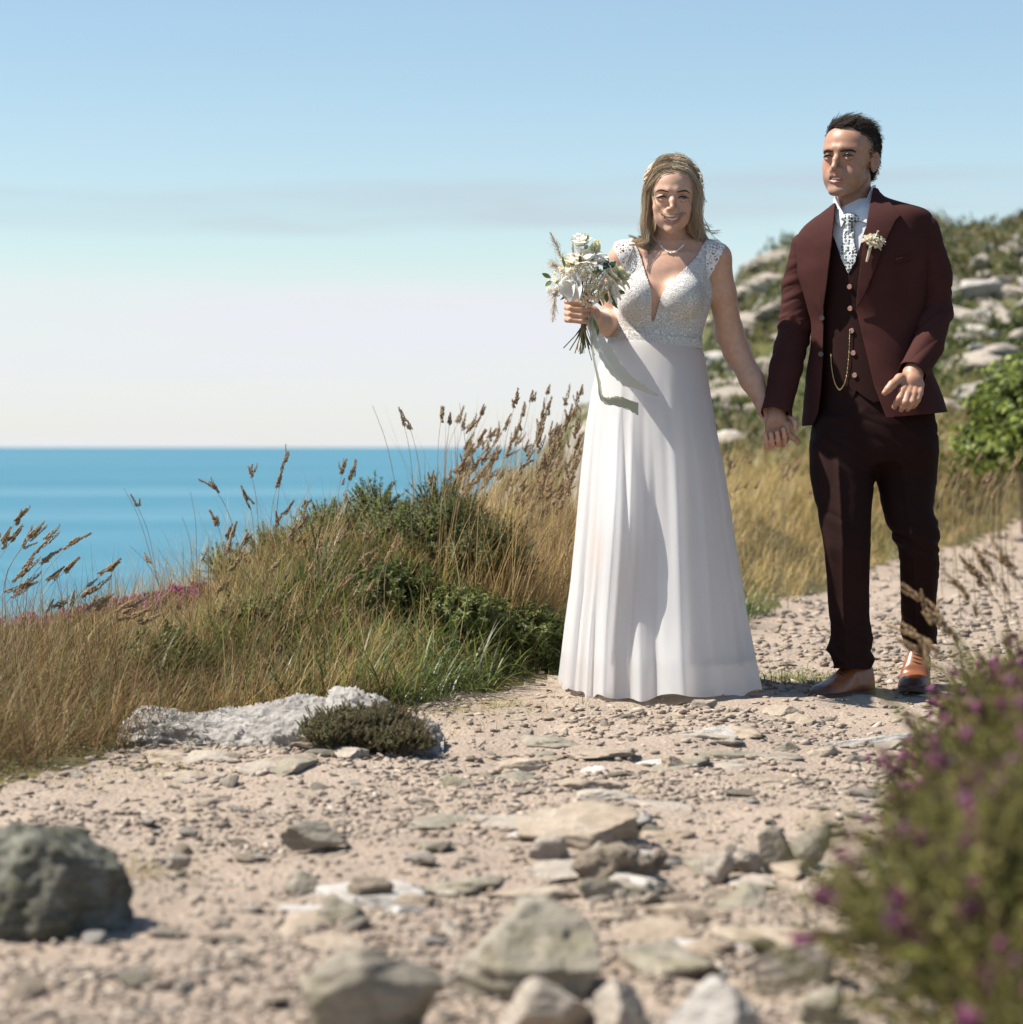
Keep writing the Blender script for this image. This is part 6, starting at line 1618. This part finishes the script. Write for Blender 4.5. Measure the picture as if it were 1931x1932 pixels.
# shoes
def mat_leather():
    m, n, out = new_mat('brown_leather'); nb = NB(n)
    c = nb('ShaderNodeVertexColor', layer_name='Col').outputs[0]
    c = mixc(nb, .25, c, ramp(nb, noise(nb, 35, 5), [(.3, (.06, .02, .01)), (.7, (.30, .12, .05))]))
    p = nb('ShaderNodeBsdfPrincipled', {'Base Color': c, 'Roughness': .34, 'Specular IOR Level': .45, 'Coat Weight': .08, 'Coat Roughness': .15, 'Normal': bump(nb, noise(nb, 300, 2), .06, .001)})
    n.links.new(p.outputs[0], out.inputs[0]); return m
M_LEATHER = mat_leather(); M_SOLE = mat_plain('sole', (.10, .06, .04), .6, .3, .2); M_LACEK = mat_plain('shoe_laces', (.05, .03, .02), .7, .3, .1)
def shoe(toe, heel, lift):
    toe, heel = np.asarray(toe, float), np.asarray(heel, float)
    dr = heel - toe; L = .298; dr /= np.linalg.norm(dr); th = math.atan2(dr[1], dr[0])
    t = np.linspace(0, 1, 46); hw_ = np.interp(t, [0, .03, .1, .22, .34, .5, .66, .8, .93, 1], [.006, .022, .037, .046, .050, .043, .036, .036, .030, .008])
    top = np.interp(t, [0, .04, .12, .22, .36, .5, .6, .66, .8, .95, 1], [.016, .030, .044, .051, .062, .086, .108, .115, .112, .100, .070])
    a = np.linspace(0, np.pi, 26)
    def place(v):
        v = v.copy(); 
        if lift:   # heel off the ground: bend at the ball of the foot
            k = np.maximum(v[:, 0] - .075, 0); ang = lift * smooth(.0, .05, k)
            x = v[:, 0] - .075; z = v[:, 2]; m = k > 0
            v[m, 0] = .075 + (x * np.cos(ang) - z * np.sin(ang) * .6)[m]; v[m, 2] = (x * np.sin(ang) + z * np.cos(ang))[m]
        return rotz(v, th) + np.array([toe[0], toe[1], 0])
    V = []; 
    for i in range(46):
        c, s = np.cos(a), np.sin(a); x = np.sign(c) * np.abs(c) ** .75 * hw_[i]; z = .016 + (top[i] - .016) * s ** .72
        if t[i] > .5: x = x * (1 - .25 * (z / .1) * smooth(.5, .65, t[i]))
        V.append(np.stack([np.full(26, t[i] * L), x, z], -1))
    V = np.array(V); i = np.arange(46 * 26).reshape(46, 26); q = np.stack([i[:-1, :-1], i[:-1, 1:], i[1:, 1:], i[1:, :-1]], -1).reshape(-1, 4)
    tt = np.repeat(t, 26); base = np.array([.25, .085, .035]); dark = np.array([.028, .012, .010])
    col = base[None] + (dark - base)[None] * np.clip(smooth(.24, .06, tt) + .5 * smooth(.9, 1, tt) + .7 * smooth(.03, .018, V.reshape(-1, 3)[:, 2]), 0, .95)[:, None]
    o = mk('shoe', place(V.reshape(-1, 3)), q, M_LEATHER, groom, col=col); thick(o, .002, -1)
    o['world_children'] = 0
    # welt, sole and heel block
    out = np.concatenate([np.stack([t * L, hw_ + .003], -1), np.stack([t[::-1] * L, -hw_[::-1] - .003], -1)]); n = len(out)
    z0 = np.where(out[:, 0] > .21, 0.0, np.where(out[:, 0] > .12, .010, 0.001)); z0 = np.where(out[:, 0] < .03, .006 * (1 - out[:, 0] / .03), z0)
    vb = np.concatenate([np.stack([out[:, 0] - .002, out[:, 1], z0], -1), np.stack([out[:, 0] - .002, out[:, 1], np.full(n, .017)], -1)])
    k = np.arange(n); kn_ = np.roll(k, -1); qs = np.stack([k, kn_, kn_ + n, k + n], 1)
    m2 = n // 2; cap = np.stack([k[:m2 - 1], k[1:m2], n - 1 - k[1:m2], n - 1 - k[:m2 - 1]], 1)
    mk('sole', place(vb), np.concatenate([qs, cap, cap + n]), M_SOLE, groom, smooth_shade=False)
    lc = []
    for tl_ in (.43, .47, .51):
        x = np.linspace(-.022, .022, 9); zz = np.interp(tl_, t, top) - 8 * x ** 2 * 1.6 + .002
        lc.append(np.stack([np.full(9, tl_ * L) + .004 * np.sin(x * 120), x, zz], -1))
    v, q, _ = tubes(np.array(lc), .0016, 4); mk('laces', place(v), q, M_LACEK, groom)
shoe(P(1534, 1322, 7.86) * [1, 1, 0], P(1642, 1312, 8.06) * [1, 1, 0], 0)
shoe(P(1719, 1308, 8.10) * [1, 1, 0], P(1738, 1290, 8.36) * [1, 1, 0], .42)

# ---- head and hands
gh = head_field(True)
gh.cone(HR.T @ (gn0 - np.array([0, 0, .03]) - HT) / HS, (0, .030, -.055), .055, .050, .014)
for s in (-1, 1): ear(gh, s, (.077, .012, -.012))
gmt = [(-.025, -.0830, -.0665), (-.016, -.0935, -.0655), (0, -.0995, -.0650), (.016, -.0935, -.0655), (.025, -.0830, -.0665)]
gmb = [(-.025, -.0830, -.0675), (-.016, -.0915, -.0750), (0, -.0965, -.0790), (.016, -.0915, -.0750), (.025, -.0830, -.0675)]
mouth(gh, gmt, gmb, lip=.0040)
gv_, gq_ = nets(gh); gv_ = relax(gv_, gq_, 1, .4)
SK_G = np.array([.39, .205, .13])
gcol = face_cols(gv_, SK_G, True)
stub = smooth(-.038, -.058, gv_[:, 2]) * smooth(.035, .0, gv_[:, 1]) * smooth(-.150, -.125, gv_[:, 2]); stub = np.maximum(stub, smooth(.058, .066, np.abs(gv_[:, 0])) * smooth(-.02, -.04, gv_[:, 2]) * smooth(.01, -.01, gv_[:, 1]))
gcol = mixv(gcol, .30 * stub, np.array([.16, .105, .085]))
dl = np.min([np.linalg.norm((gv_ - np.array(p)) * np.array([1, .7, 1]), axis=1) for p in np.concatenate([catmull(np.array(gmt) + [0, 0, .0022], 24), catmull(np.array(gmb) - [0, 0, .0033], 24)])], axis=0)
gcol = mixv(gcol, smooth(.0065, .004, dl), (.34, .125, .10))
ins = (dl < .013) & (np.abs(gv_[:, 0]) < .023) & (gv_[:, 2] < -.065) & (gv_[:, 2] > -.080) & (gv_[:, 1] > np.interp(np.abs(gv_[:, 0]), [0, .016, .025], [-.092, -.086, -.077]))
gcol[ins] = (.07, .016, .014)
acc = Acc(); acc.add((gv_ @ HR.T) * HS + HT, tri(gq_), gcol)
# left hand, hanging free
fh = Field(ax(P(1645, 0, 7.8)[0], P(1770, 0, 7.8)[0], .0021), ax(7.70, 7.93, .0021), ax(P(0, 795, 7.8)[2], P(0, 672, 7.8)[2], .0021))
fh.cone(P(1738, 678, 7.89), P(1724, 704, 7.85), .031, .028, .02); fh.cone(P(1724, 704, 7.85), P(1722, 718, 7.828), .028, .026, .02)
fh.ell(P(1722, 727, 7.815), (.034, .017, .030), .022)
finger(fh, [P(1712, 724, 7.812), P(1704, 737, 7.792), P(1698, 752, 7.775), P(1692, 760, 7.785), P(1688, 768, 7.80)], .0125, .0080)
finger(fh, [P(1719, 728, 7.812), P(1714, 743, 7.786), P(1709, 759, 7.768), P(1704, 767, 7.778), P(1701, 773, 7.795)], .0125, .0080)
finger(fh, [P(1729, 728, 7.812), P(1725, 744, 7.788), P(1721, 759, 7.771), P(1716, 767, 7.782), P(1713, 772, 7.798)], .0120, .0078)
finger(fh, [P(1738, 726, 7.815), P(1736, 741, 7.795), P(1732, 754, 7.782), P(1727, 762, 7.79), P(1724, 767, 7.803)], .0110, .0072)
finger(fh, [P(1712, 710, 7.835), P(1698, 714, 7.808), P(1684, 726, 7.79), P(1677, 734, 7.785), P(1670, 741, 7.783)], .0150, .0092, .008)
a_, b_ = nets(fh); a_ = relax(a_, b_, 1); acc.add(a_, tri(b_), np.tile(SK_G * np.array([1.06, 1.05, 1.05]), (len(a_), 1)) * (1 + .06 * fbm(a_[:, 0] * 60, a_[:, 1] * 60, a_[:, 2] * 60, 3, 2))[:, None])
# right hand in hers
fr2 = Field(ax(P(1430, 0, 8)[0], P(1520, 0, 8)[0], .0021), ax(7.90, 8.10, .0021), ax(P(0, 860, 8)[2], P(0, 765, 8)[2], .0021))
fr2.cone(P(1466, 772, 8.01), P(1465, 788, 7.997), .030, .029, .02)
fr2.ell(P(1465, 804, 7.985), (.036, .017, .034), .022)
finger(fr2, [P(1478, 806, 7.985), P(1487, 818, 7.975), P(1498, 826, 7.972), P(1506, 833, 7.978)], .0130, .0085)
finger(fr2, [P(1470, 814, 7.985), P(1473, 830, 7.982), P(1477, 838, 7.995), P(1474, 832, 8.02)], .0125, .0085)
finger(fr2, [P(1460, 814, 7.985), P(1461, 828, 7.982), P(1463, 836, 7.997), P(1463, 828, 8.02)], .0120, .0085)
finger(fr2, [P(1451, 810, 7.988), P(1449, 824, 7.986), P(1451, 831, 8.0), P(1453, 822, 8.02)], .0110, .0080)
finger(fr2, [P(1476, 794, 7.985), P(1486, 803, 7.97), P(1487, 813, 7.962)], .0130, .0090)
a_, b_ = nets(fr2); a_ = relax(a_, b_, 1); acc.add(a_, tri(b_), np.tile(SK_G, (len(a_), 1)))
# the rest of the body inside the clothes
core = Field(ax(P(1490, 0, 8.1)[0], P(1790, 0, 8.1)[0], .009), ax(7.72, 8.5, .009), ax(.10, zt(395), .009))
core.loft(Lg([(1623, 396, 0, .06, .055), (1627, 425, 0, .14, .075), (1632, 470, 0, .17, .09), (1640, 600, 0, .145, .095), (1648, 760, 0, .160, .108), (1650, 860, 0, .150, .10)]), YW, .02, 'u', tl)
core.chain([P(1590, 850, 8.05), P(1600, 1030, 7.97), P(1607, 1262, 8.0)], [.072, .048, .034], .03); core.chain([P(1710, 850, 8.1), P(1733, 1030, 8.045), P(1737, 1225, 8.32)], [.072, .048, .034], .03)
core.chain([slL[0], slL[2], slL[4]], [.042, .036, .027], .02); core.chain([slR[0], slR[2], slR[4]], [.042, .036, .027], .02)
a_, b_ = nets(core); acc.add(a_, tri(b_), np.tile(SK_G, (len(a_), 1)))
acc.build('body', M_SKIN, groom)
eyes(groom, gh, HR, HT, HS, (.06, .035, .02), (-.1, 0))
brows(groom, gh, HR, HT, HS, M_BROW_M, .0044, .0155, .0125)
teeth(groom, np.array(gmt)[1:4] + [0, 0, -.0003], HR, HT, HS, .0075)
# wedding ring hand has none in view; hair
gf = Field(ax(-.13, .13, .003), ax(-.13, .14, .003), ax(-.15, .15, .003))
gf.ell((0, .017, .036), (.0785, .096, .079), .01); gf.ell((0, -.008, .076), (.056, .070, .034), .03); gf.ell((0, .075, -.02), (.055, .035, .06), .03)
def hairline(v):
    x, y, z = v[:, 0], v[:, 1], v[:, 2]
    yh = np.interp(z, [-.075, -.04, -.030, -.02, .0, .02, .05, .075, .095], [.05, .04, -.004, -.016, -.027, -.039, -.052, -.062, -.072])
    zl = .082 + .012 * np.minimum((np.abs(x + .004) / .042) ** 2, 1.6)
    s = np.maximum(y - yh, (z - zl) * 1.0)
    ear_ = (np.abs(x) > .05) & (y > .000) & (y < .036) & (z < .012)
    s = np.where(ear_, np.minimum(s, z - np.interp(y, [0, .004, .02, .036], [-.03, .012, .016, -.03])), s)
    return np.minimum(s, z + .066)
hair_cap(gf, -.0008, [(9, 9), (9.1, 9), (9, 9.1)], 'hair', groom, HR, HT, HS, (.030, .021, .016), extra=lambda v: (hairline(v) - .005) * 200)
r = np.random.default_rng(99); paths, cols, rads = [], [], []
gp, gq2 = nets(gf); gn = normals(gp, gq2); okm = hairline(gp) > .001
cand = np.where(okm)[0]
for i in range(4200):
    j = cand[r.integers(len(cand))]; p, n = gp[j], gn[j]
    topw = smooth(.05, .10, p[2])
    fl_ = np.array([.25 * np.sign(p[0]), .9, -.25]) * (1 - .9 * topw) + np.array([.55, .35, .15]) * topw + np.array([.1, -.15, .42]) * topw * smooth(.0, -.05, p[1]); fl_ = fl_ - n * (fl_ @ n); fl_ /= np.linalg.norm(fl_) + 1e-9
    L = r.uniform(.010, .018) + .016 * topw * r.uniform(.2, 1.4)
    lift = r.uniform(.02, .12) + .14 * topw
    cl_ = np.array([vnoise(p[0] * 70, p[1] * 70, k_ * 9.0, 5) for k_ in range(3)]) * .30 * (.3 + topw); d = fl_ + n * lift + r.normal(0, .12, 3) + cl_
    paths.append(catmull([p - n * .002, p + d * L * .5 + n * .002, p + d * L + np.array([.003, 0, -.002])], 7)); cols.append(np.array([.048, .033, .024]) * r.uniform(.5, 1.9)); rads.append(np.linspace(.0007, .0003, 7))
for i in range(40):
    j = cand[r.integers(len(cand))]
    if gp[j][2] < .08: continue
    p = gp[j]; paths.append(catmull([p, p + [.006, 0, .014], p + np.array([.016, 0, .020]) + r.normal(0, .005, 3)], 7)); cols.append(np.array([.03, .02, .016])); rads.append(np.linspace(.0004, .0002, 7))
v, q, c = tubes(np.array(paths), np.array(rads), 3, np.array(cols)); st = mk('strands', (v @ HR.T) * HS + HT, q, M_HAIR, groom, col=c); st['kind'] = 'stuff'

# ================================================================== flowers
M_BLOOM = mat_leaf('bloom', .7, .6, spec=.15)
M_RIBBON, _n, _o = new_mat('ribbon'); _nb = NB(_n)
_c = _nb('ShaderNodeVertexColor', layer_name='Col').outputs[0]
_p = _nb('ShaderNodeBsdfPrincipled', {'Base Color': _c, 'Roughness': .55, 'Sheen Weight': .3, 'Normal': bump(_nb, noise(_nb, 700, 2), .15, .001)}); _t = _nb('ShaderNodeBsdfTranslucent', {'Color': _c})
_n.links.new(_nb('ShaderNodeMixShader', {0: .35, 1: _p.outputs[0], 2: _t.outputs[0]}).outputs[0], _o.inputs[0])
def petal(w, h, cup, curl, n=6):
    """a cupped petal growing up from the origin along z, opening towards +x"""
    s, t = np.meshgrid(np.linspace(-1, 1, n), np.linspace(0, 1, n), indexing='ij')
    ww = w * np.sin(np.pi * (.12 + .80 * t) ** .8) ** .8
    y = s * ww; z = t * h; x = cup * np.sin(t * 1.9) * h * .5 - .35 * (s ** 2) * w * .8 + curl * np.maximum(t - .6, 0) ** 2 * h * 3
    v = np.stack([x, y, z], -1).reshape(-1, 3); i = np.arange(n * n).reshape(n, n)
    return v, np.stack([i[:-1, :-1], i[1:, :-1], i[1:, 1:], i[:-1, 1:]], -1).reshape(-1, 4)
def bloom(name, p, d, size, rings, col, parent, seed, tip=None):
    r = np.random.default_rng(seed); acc = Acc(); d = np.asarray(d, float)
    for k, (n, w, h, cup, curl, tilt) in enumerate(rings):
        for i in range(n):
            v, f = petal(w * size, h * size, cup, curl); v = roty(v, tilt + r.normal(0, .08)); v = rotz(v, i * 2 * np.pi / n + k * .9 + r.normal(0, .12))
            c = np.tile(np.asarray(col) * r.uniform(.93, 1.04), (len(v), 1))
            if tip is not None: c = c + (np.asarray(tip) - c) * (np.tile(np.linspace(1, 0, 6), 6)[:, None]) * .18
            acc.add(orient(v, d, 0) + p, f, c)
    return acc.build(name, M_BLOOM, parent)
ROSE = [(3, .32, .9, .15, .0, -.05), (4, .42, .95, .35, .05, .12), (5, .5, .95, .5, .2, .3), (5, .55, .9, .7, .45, .55)]
OPEN = [(5, .45, 1.0, .5, .5, .5), (6, .42, 1.1, .7, .6, .9)]
BUD = [(3, .3, 1.0, .15, 0, 0), (4, .36, .95, .3, 0, .1)]
def leaf(p, d, l, w, col, parent, bendk=.25, name='leaf', roll=0):
    n = 7; t = np.linspace(0, 1, n); ww = w * np.sin(np.pi * np.clip(t, .03, .97)) ** .8
    v = np.concatenate([np.stack([bendk * l * t ** 2, -ww, t * l], -1), np.stack([bendk * l * t ** 2 - .12 * w, 0 * t, t * l], -1), np.stack([bendk * l * t ** 2, ww, t * l], -1)])
    i = np.arange(n - 1); q = np.concatenate([np.stack([i + a * n, i + 1 + a * n, i + 1 + (a + 1) * n, i + (a + 1) * n], 1) for a in (0, 1)])
    return mk(name, orient(v, np.asarray(d, float), roll) + p, q, M_LEAF, parent, col=np.tile(np.asarray(col), (len(v), 1)))
def fluff(p, rad, n, size, col, r, acc):
    for i in range(n):
        o = r.normal(size=3); o /= np.linalg.norm(o); q = p + o * rad * r.uniform(.4, 1) ** .5 * np.array([1, .7, .9])
        for k in range(3):
            acc.add(orient(np.array([[0, 0, 0], [size * .5, 0, size * .6], [0, 0, size * 1.3], [-size * .5, 0, size * .6]]), o + r.normal(0, .8, 3), r.uniform(0, 6)) + q, np.array([[0, 1, 2, 3]]), np.asarray(col) * r.uniform(.85, 1.1))
def plume(path, n, hair, col, r, parent):
    path = catmull(path, 30); ps = []
    for i in range(n):
        j = r.integers(2, 30); t = j / 29; b = path[j]; tan = path[min(j, 29)] - path[min(j, 29) - 2]; tan /= np.linalg.norm(tan)
        d = tan * .9 + r.normal(0, .42, 3); L = hair * math.sin(math.pi * (.15 + .8 * t))
        ps.append(np.stack([b, b + d * L * .5, b + d * L + np.array([0, 0, -.15 * L])]))
    v, q, _ = tubes(np.array(ps), .00042, 3); a = Acc(); a.add(v, q, col); v, q, _ = tubes(path[None], .0008, 4); a.add(v, q, col)
    return a.build('plume', M_BLOOM, parent)
bq_ = empty('bouquet', P(1100, 590, 7.765)); bq_['world_children'] = 1
tag(bq_, 'bridal bouquet of cream and white flowers with sage ribbons, held in her raised hand', 'bouquet')
r = np.random.default_rng(41); HB = P(1103, 590, 7.766); DB = 7.72
WHT, CRM = (.97, .95, .90), (.97, .91, .77)
def outv(u, v, fwd=.5):
    q = P(u, v, DB) - P(1106, 540, DB); q = q / (np.linalg.norm(q) + 1e-6); return q + np.array([0, -fwd, .25])
for i, (u, v, s, rg, c, dd) in enumerate([(1096, 458, .042, ROSE, WHT, 0), (1107, 449, .024, BUD, (.66, .66, .40), 0), (1122, 472, .045, BUD, (.78, .77, .60), 0), (1107, 487, .05, OPEN, WHT, -.01), (1084, 492, .045, OPEN, CRM, 0), (1152, 516, .048, OPEN, CRM, 0), (1171, 517, .036, OPEN, (.74, .72, .52), .01), (1152, 543, .04, OPEN, WHT, -.01), (1130, 545, .034, OPEN, CRM, -.02), (1128, 490, .04, OPEN, WHT, 0)]):
    bloom('flower', P(u, v + 6, DB + dd), outv(u, v), s, rg, c, bq_, 100 + i, (.66, .68, .42))
for i, (u, v, s) in enumerate([(1086, 545, .060), (1074, 541, .045)]):
    bloom('flower', P(u + 8, v, DB - .03), (-.55, -.75, .1), s, [(2, .75, 1.0, .55, .1, .5), (1, .6, .8, .3, .2, .3)], (.82, .81, .78), bq_, 140 + i)
acc = Acc()
for (u, v, rr, n) in ((1108, 510, .036, 150), (1110, 528, .036, 150), (1050, 541, .030, 130), (1137, 528, .034, 150), (1060, 520, .030, 110), (1127, 552, .030, 110), (1090, 515, .034, 120), (1152, 530, .028, 90), (1110, 565, .026, 80), (1120, 490, .03, 90), (1088, 500, .028, 80)):
    fluff(P(u, v, DB - .012), rr, n, .0052, (.95, .89, .76), r, acc)
_f = acc.build('filler_flowers', M_BLOOM, bq_); _f['kind'] = 'stuff'
EUC, LG = (.050, .105, .085), (.135, .175, .05)
for (u, v, du, dv, l, w, c) in [(1140, 512, 6, -22, .042, .011, EUC), (1144, 505, 22, -8, .036, .013, EUC), (1138, 512, -20, 6, .036, .012, EUC), (1132, 508, -14, 16, .03, .012, EUC), (1066, 505, -4, -22, .034, .006, LG), (1070, 512, -14, -14, .03, .005, LG), (1074, 508, 4, -20, .03, .005, LG), (1094, 500, 2, -26, .04, .009, LG), (1090, 520, -6, 8, .03, .006, LG), (1040, 524, -16, -8, .03, .007, LG), (1042, 528, -14, 14, .03, .008, LG), (1152, 556, 6, 26, .05, .012, LG), (1146, 552, -4, 20, .04, .009, LG), (1160, 530, 22, -4, .03, .006, LG), (1168, 548, 14, 8, .028, .006, LG), (1072, 552, -8, 12, .032, .007, EUC), (1080, 556, -12, 16, .03, .007, LG), (1125, 520, 6, -18, .03, .006, LG), (1124, 560, 6, 8, .034, .008, EUC), (1064, 530, -16, 4, .028, .006, LG), (1113, 545, 4, 10, .03, .007, EUC), (1120, 600, 5, 20, .045, .006, LG), (1126, 610, 4, 22, .045, .005, LG), (1098, 478, -3, -12, .026, .005, LG), (1104, 470, 5, -8, .025, .006, LG)]:
    leaf(P(u, v, DB - r.uniform(0, .03)), (du, -6 + r.normal(0, 5), -dv), l, w, np.asarray(c) * r.uniform(.8, 1.25), bq_, r.uniform(-.25, .3), roll=r.uniform(0, 3))
plume([P(1080, 520, DB), P(1062, 490, DB), P(1052, 465, DB), P(1039, 440, DB)], 260, .022, (.86, .76, .64), r, bq_)
plume([P(1080, 530, DB), P(1055, 505, DB), P(1044, 500, DB)], 240, .026, (.90, .82, .73), r, bq_)
plume([P(1075, 540, DB - .02), P(1052, 550, DB - .02), P(1046, 575, DB - .02), P(1043, 605, DB - .02)], 220, .022, (.86, .76, .66), r, bq_)
plume([P(1095, 520, DB), P(1083, 480, DB), P(1081, 452, DB)], 420, .007, (.74, .66, .52), r, bq_)
# stems through the fist
for i in range(26):
    a = r.uniform(0, 6.28); k = r.uniform(0, 1) ** .5; off = np.array([math.cos(a) * k * .010, math.sin(a) * k * .009, 0])
    top = P(r.uniform(1080, 1140), r.uniform(500, 550), DB); g = HB + off
    lo = P(1100, 660 + r.normal(0, 7), 7.77) + np.array([-math.cos(a) * k * .012 + r.normal(-.008, .022), r.normal(0, .015), 0])
    pth = catmull([top, g + (0, 0, .03), g, g - (0, 0, .03), lo], 16)
    v, q, _ = tubes(pth[None], r.uniform(.0011, .0022), 5); c = [(.16, .20, .07), (.40, .36, .20), (.10, .14, .06), (.50, .38, .16), (.22, .24, .12)][i % 5]
    mk('stem', v, q, M_LEAF, bq_, col=np.tile(np.asarray(c), (len(v), 1)))
def ribbon(pts, wid, wv, col, nm='ribbon'):
    p = catmull(pts, 60); n = len(p); w = np.interp(np.linspace(0, 1, n), np.linspace(0, 1, len(wid)), wid); d = catmull(wv, n); d /= np.linalg.norm(d, axis=1, keepdims=True)
    k = np.linspace(-1, 1, 7); fr = .0012 * r.normal(size=(n, 7)) * (np.abs(k) > .9)
    v = p[:, None, :] + d[:, None, :] * (k[None, :, None] * w[:, None, None] * .5 + fr[..., None]) + np.array([0, -.004, 0]) * (k ** 2)[None, :, None]
    i = np.arange(n * 7).reshape(n, 7); q = np.stack([i[:-1, :-1], i[:-1, 1:], i[1:, 1:], i[1:, :-1]], -1).reshape(-1, 4)
    return mk(nm, v.reshape(-1, 3), q, M_RIBBON, bq_, col=np.tile(np.asarray(col), (n * 7, 1)))
ribbon([P(1114, 598, 7.74), P(1116, 640, 7.735), P(1123, 685, 7.73), P(1131, 722, 7.73), P(1135, 748, 7.73), P(1146, 757, 7.725), P(1168, 757, 7.72), P(1205, 772, 7.70)], [.012, .013, .015, .015, .012, .022, .032, .034], [(.5, -1, 0), (.5, -1, .0), (.5, -1, .1), (.6, -.9, .1), (.6, -.3, .6), (.1, -.3, 1), (.05, -.25, 1), (.0, -.2, 1)], (.40, .40, .29))
ribbon([P(1116, 596, 7.745), P(1124, 632, 7.73), P(1142, 662, 7.715), P(1160, 690, 7.71), P(1182, 716, 7.70), P(1206, 728, 7.69), P(1224, 738, 7.69), P(1243, 746, 7.69)], [.020, .036, .048, .052, .044, .036, .018, .004], [(.8, -.4, .25), (.8, -.3, .35), (.7, -.3, .6), (.55, -.3, .75), (.4, -.5, .75), (.25, -.8, .5), (.1, -.6, .7), (0, -.4, 1)], (.60, .585, .51))
ribbon([P(1110, 594, 7.735), P(1112, 602, 7.728), P(1118, 596, 7.735)], [.02, .024, .02], [(.1, -.2, 1), (.1, -.2, 1), (.1, -.2, 1)], (.40, .39, .30), 'ribbon_knot')

# boutonniere on the lapel
bp0 = surf(gj, 1648, 470, .012)
bo_ = empty('boutonniere', bp0); bo_['world_children'] = 1; tag(bo_, 'small cream dried flower boutonniere pinned to the dark lapel', 'boutonniere')
def Q(u, v, f=.008): 
    return surf(gj, u, v, .012) + FR * f
st_ = [Q(1637, 494, .006), Q(1641, 480, .008), Q(1645, 466, .012)]
v, q, _ = tubes(catmull(st_, 12)[None], (np.linspace(.0035, .0055, 12))[None], 8); mk('wrapped_stem', v, q, M_RIBBON, bo_, col=np.tile(np.array([.66, .60, .46]), (len(v), 1)))
for i, (u, v, s) in enumerate(((1649, 458, .022), (1657, 462, .018), (1641, 453, .020), (1664, 455, .016), (1652, 450, .016))):
    bloom('flower', Q(u, v, .012), np.array([(u - 1648) * .05, -.5, (462 - v) * .06 + .2]), s, OPEN, (.90, .85, .72), bo_, 300 + i)
for (u, v, du, dv, l, w, c) in ((1644, 458, -8, -14, .026, .004, (.70, .66, .55)), (1642, 456, -12, -6, .022, .004, (.70, .66, .55)), (1652, 452, 10, -6, .024, .007, (.06, .12, .05)), (1654, 450, 2, -14, .02, .003, (.7, .66, .55))):
    leaf(Q(u, v, .014), (du, -5, -dv), l, w, c, bo_)
acc = Acc(); fluff(Q(1654, 458, .014), .016, 50, .003, CRM, r, acc); fluff(Q(1661, 460, .012), .012, 30, .003, CRM, r, acc); _f = acc.build('filler_flowers', M_BLOOM, bo_); _f['kind'] = 'stuff'
pth = catmull([Q(1652, 452, .012), Q(1656, 444, .014), Q(1658, 436, .014)], 8); v, q, _ = tubes(pth[None], .0007, 4); mk('sprig', v, q, M_STEM, bo_)
v0, f0 = ico(2); mk('berry', v0 * .0036 + Q(1660, 437, .014), f0, M_PETAL, bo_, col=np.tile(np.array([.74, .66, .52]), (len(v0), 1)))

# ------------------------------------------------------------------ pieces of clothing and hair go under the garment they belong to
def under(child, part):
    w = child.matrix_basis.translation + (Vector(child.parent.location) if child.parent else Vector())
    child.parent = part; child.location = w if child.data.name.startswith('button') else (0, 0, 0)
def kids(root, nm): return [c for c in root.children if c.name.split('.')[0] == nm]
J, W, T, Sh = (kids(groom, n)[0] for n in ('jacket', 'waistcoat', 'tie', 'shirt'))
for nm, part in (('lapel', J), ('sleeve', J), ('breast_pocket', J), ('watch_chain', W), ('tie_knot', T), ('collar', Sh)):
    for c in kids(groom, nm): under(c, part)
for c in kids(groom, 'button'): under(c, J if c.data == bme2 else W)
for a, b, c in zip(kids(groom, 'shoe'), kids(groom, 'sole'), kids(groom, 'laces')): under(b, a); under(c, a)
under(kids(groom, 'strands')[0], kids(groom, 'hair')[0])
hb_, sk_, bo2 = kids(bride, 'hair')[0], kids(bride, 'skirt')[0], kids(bride, 'bodice')[0]
for nm, part in (('strands', hb_), ('braid', hb_), ('hair_flowers', hb_), ('lining', sk_), ('waistband', bo2), ('cap_sleeve', bo2)):
    for c in kids(bride, nm): under(c, part)
for o in list(bpy.data.objects):
    if 'world_children' in o: del o['world_children']
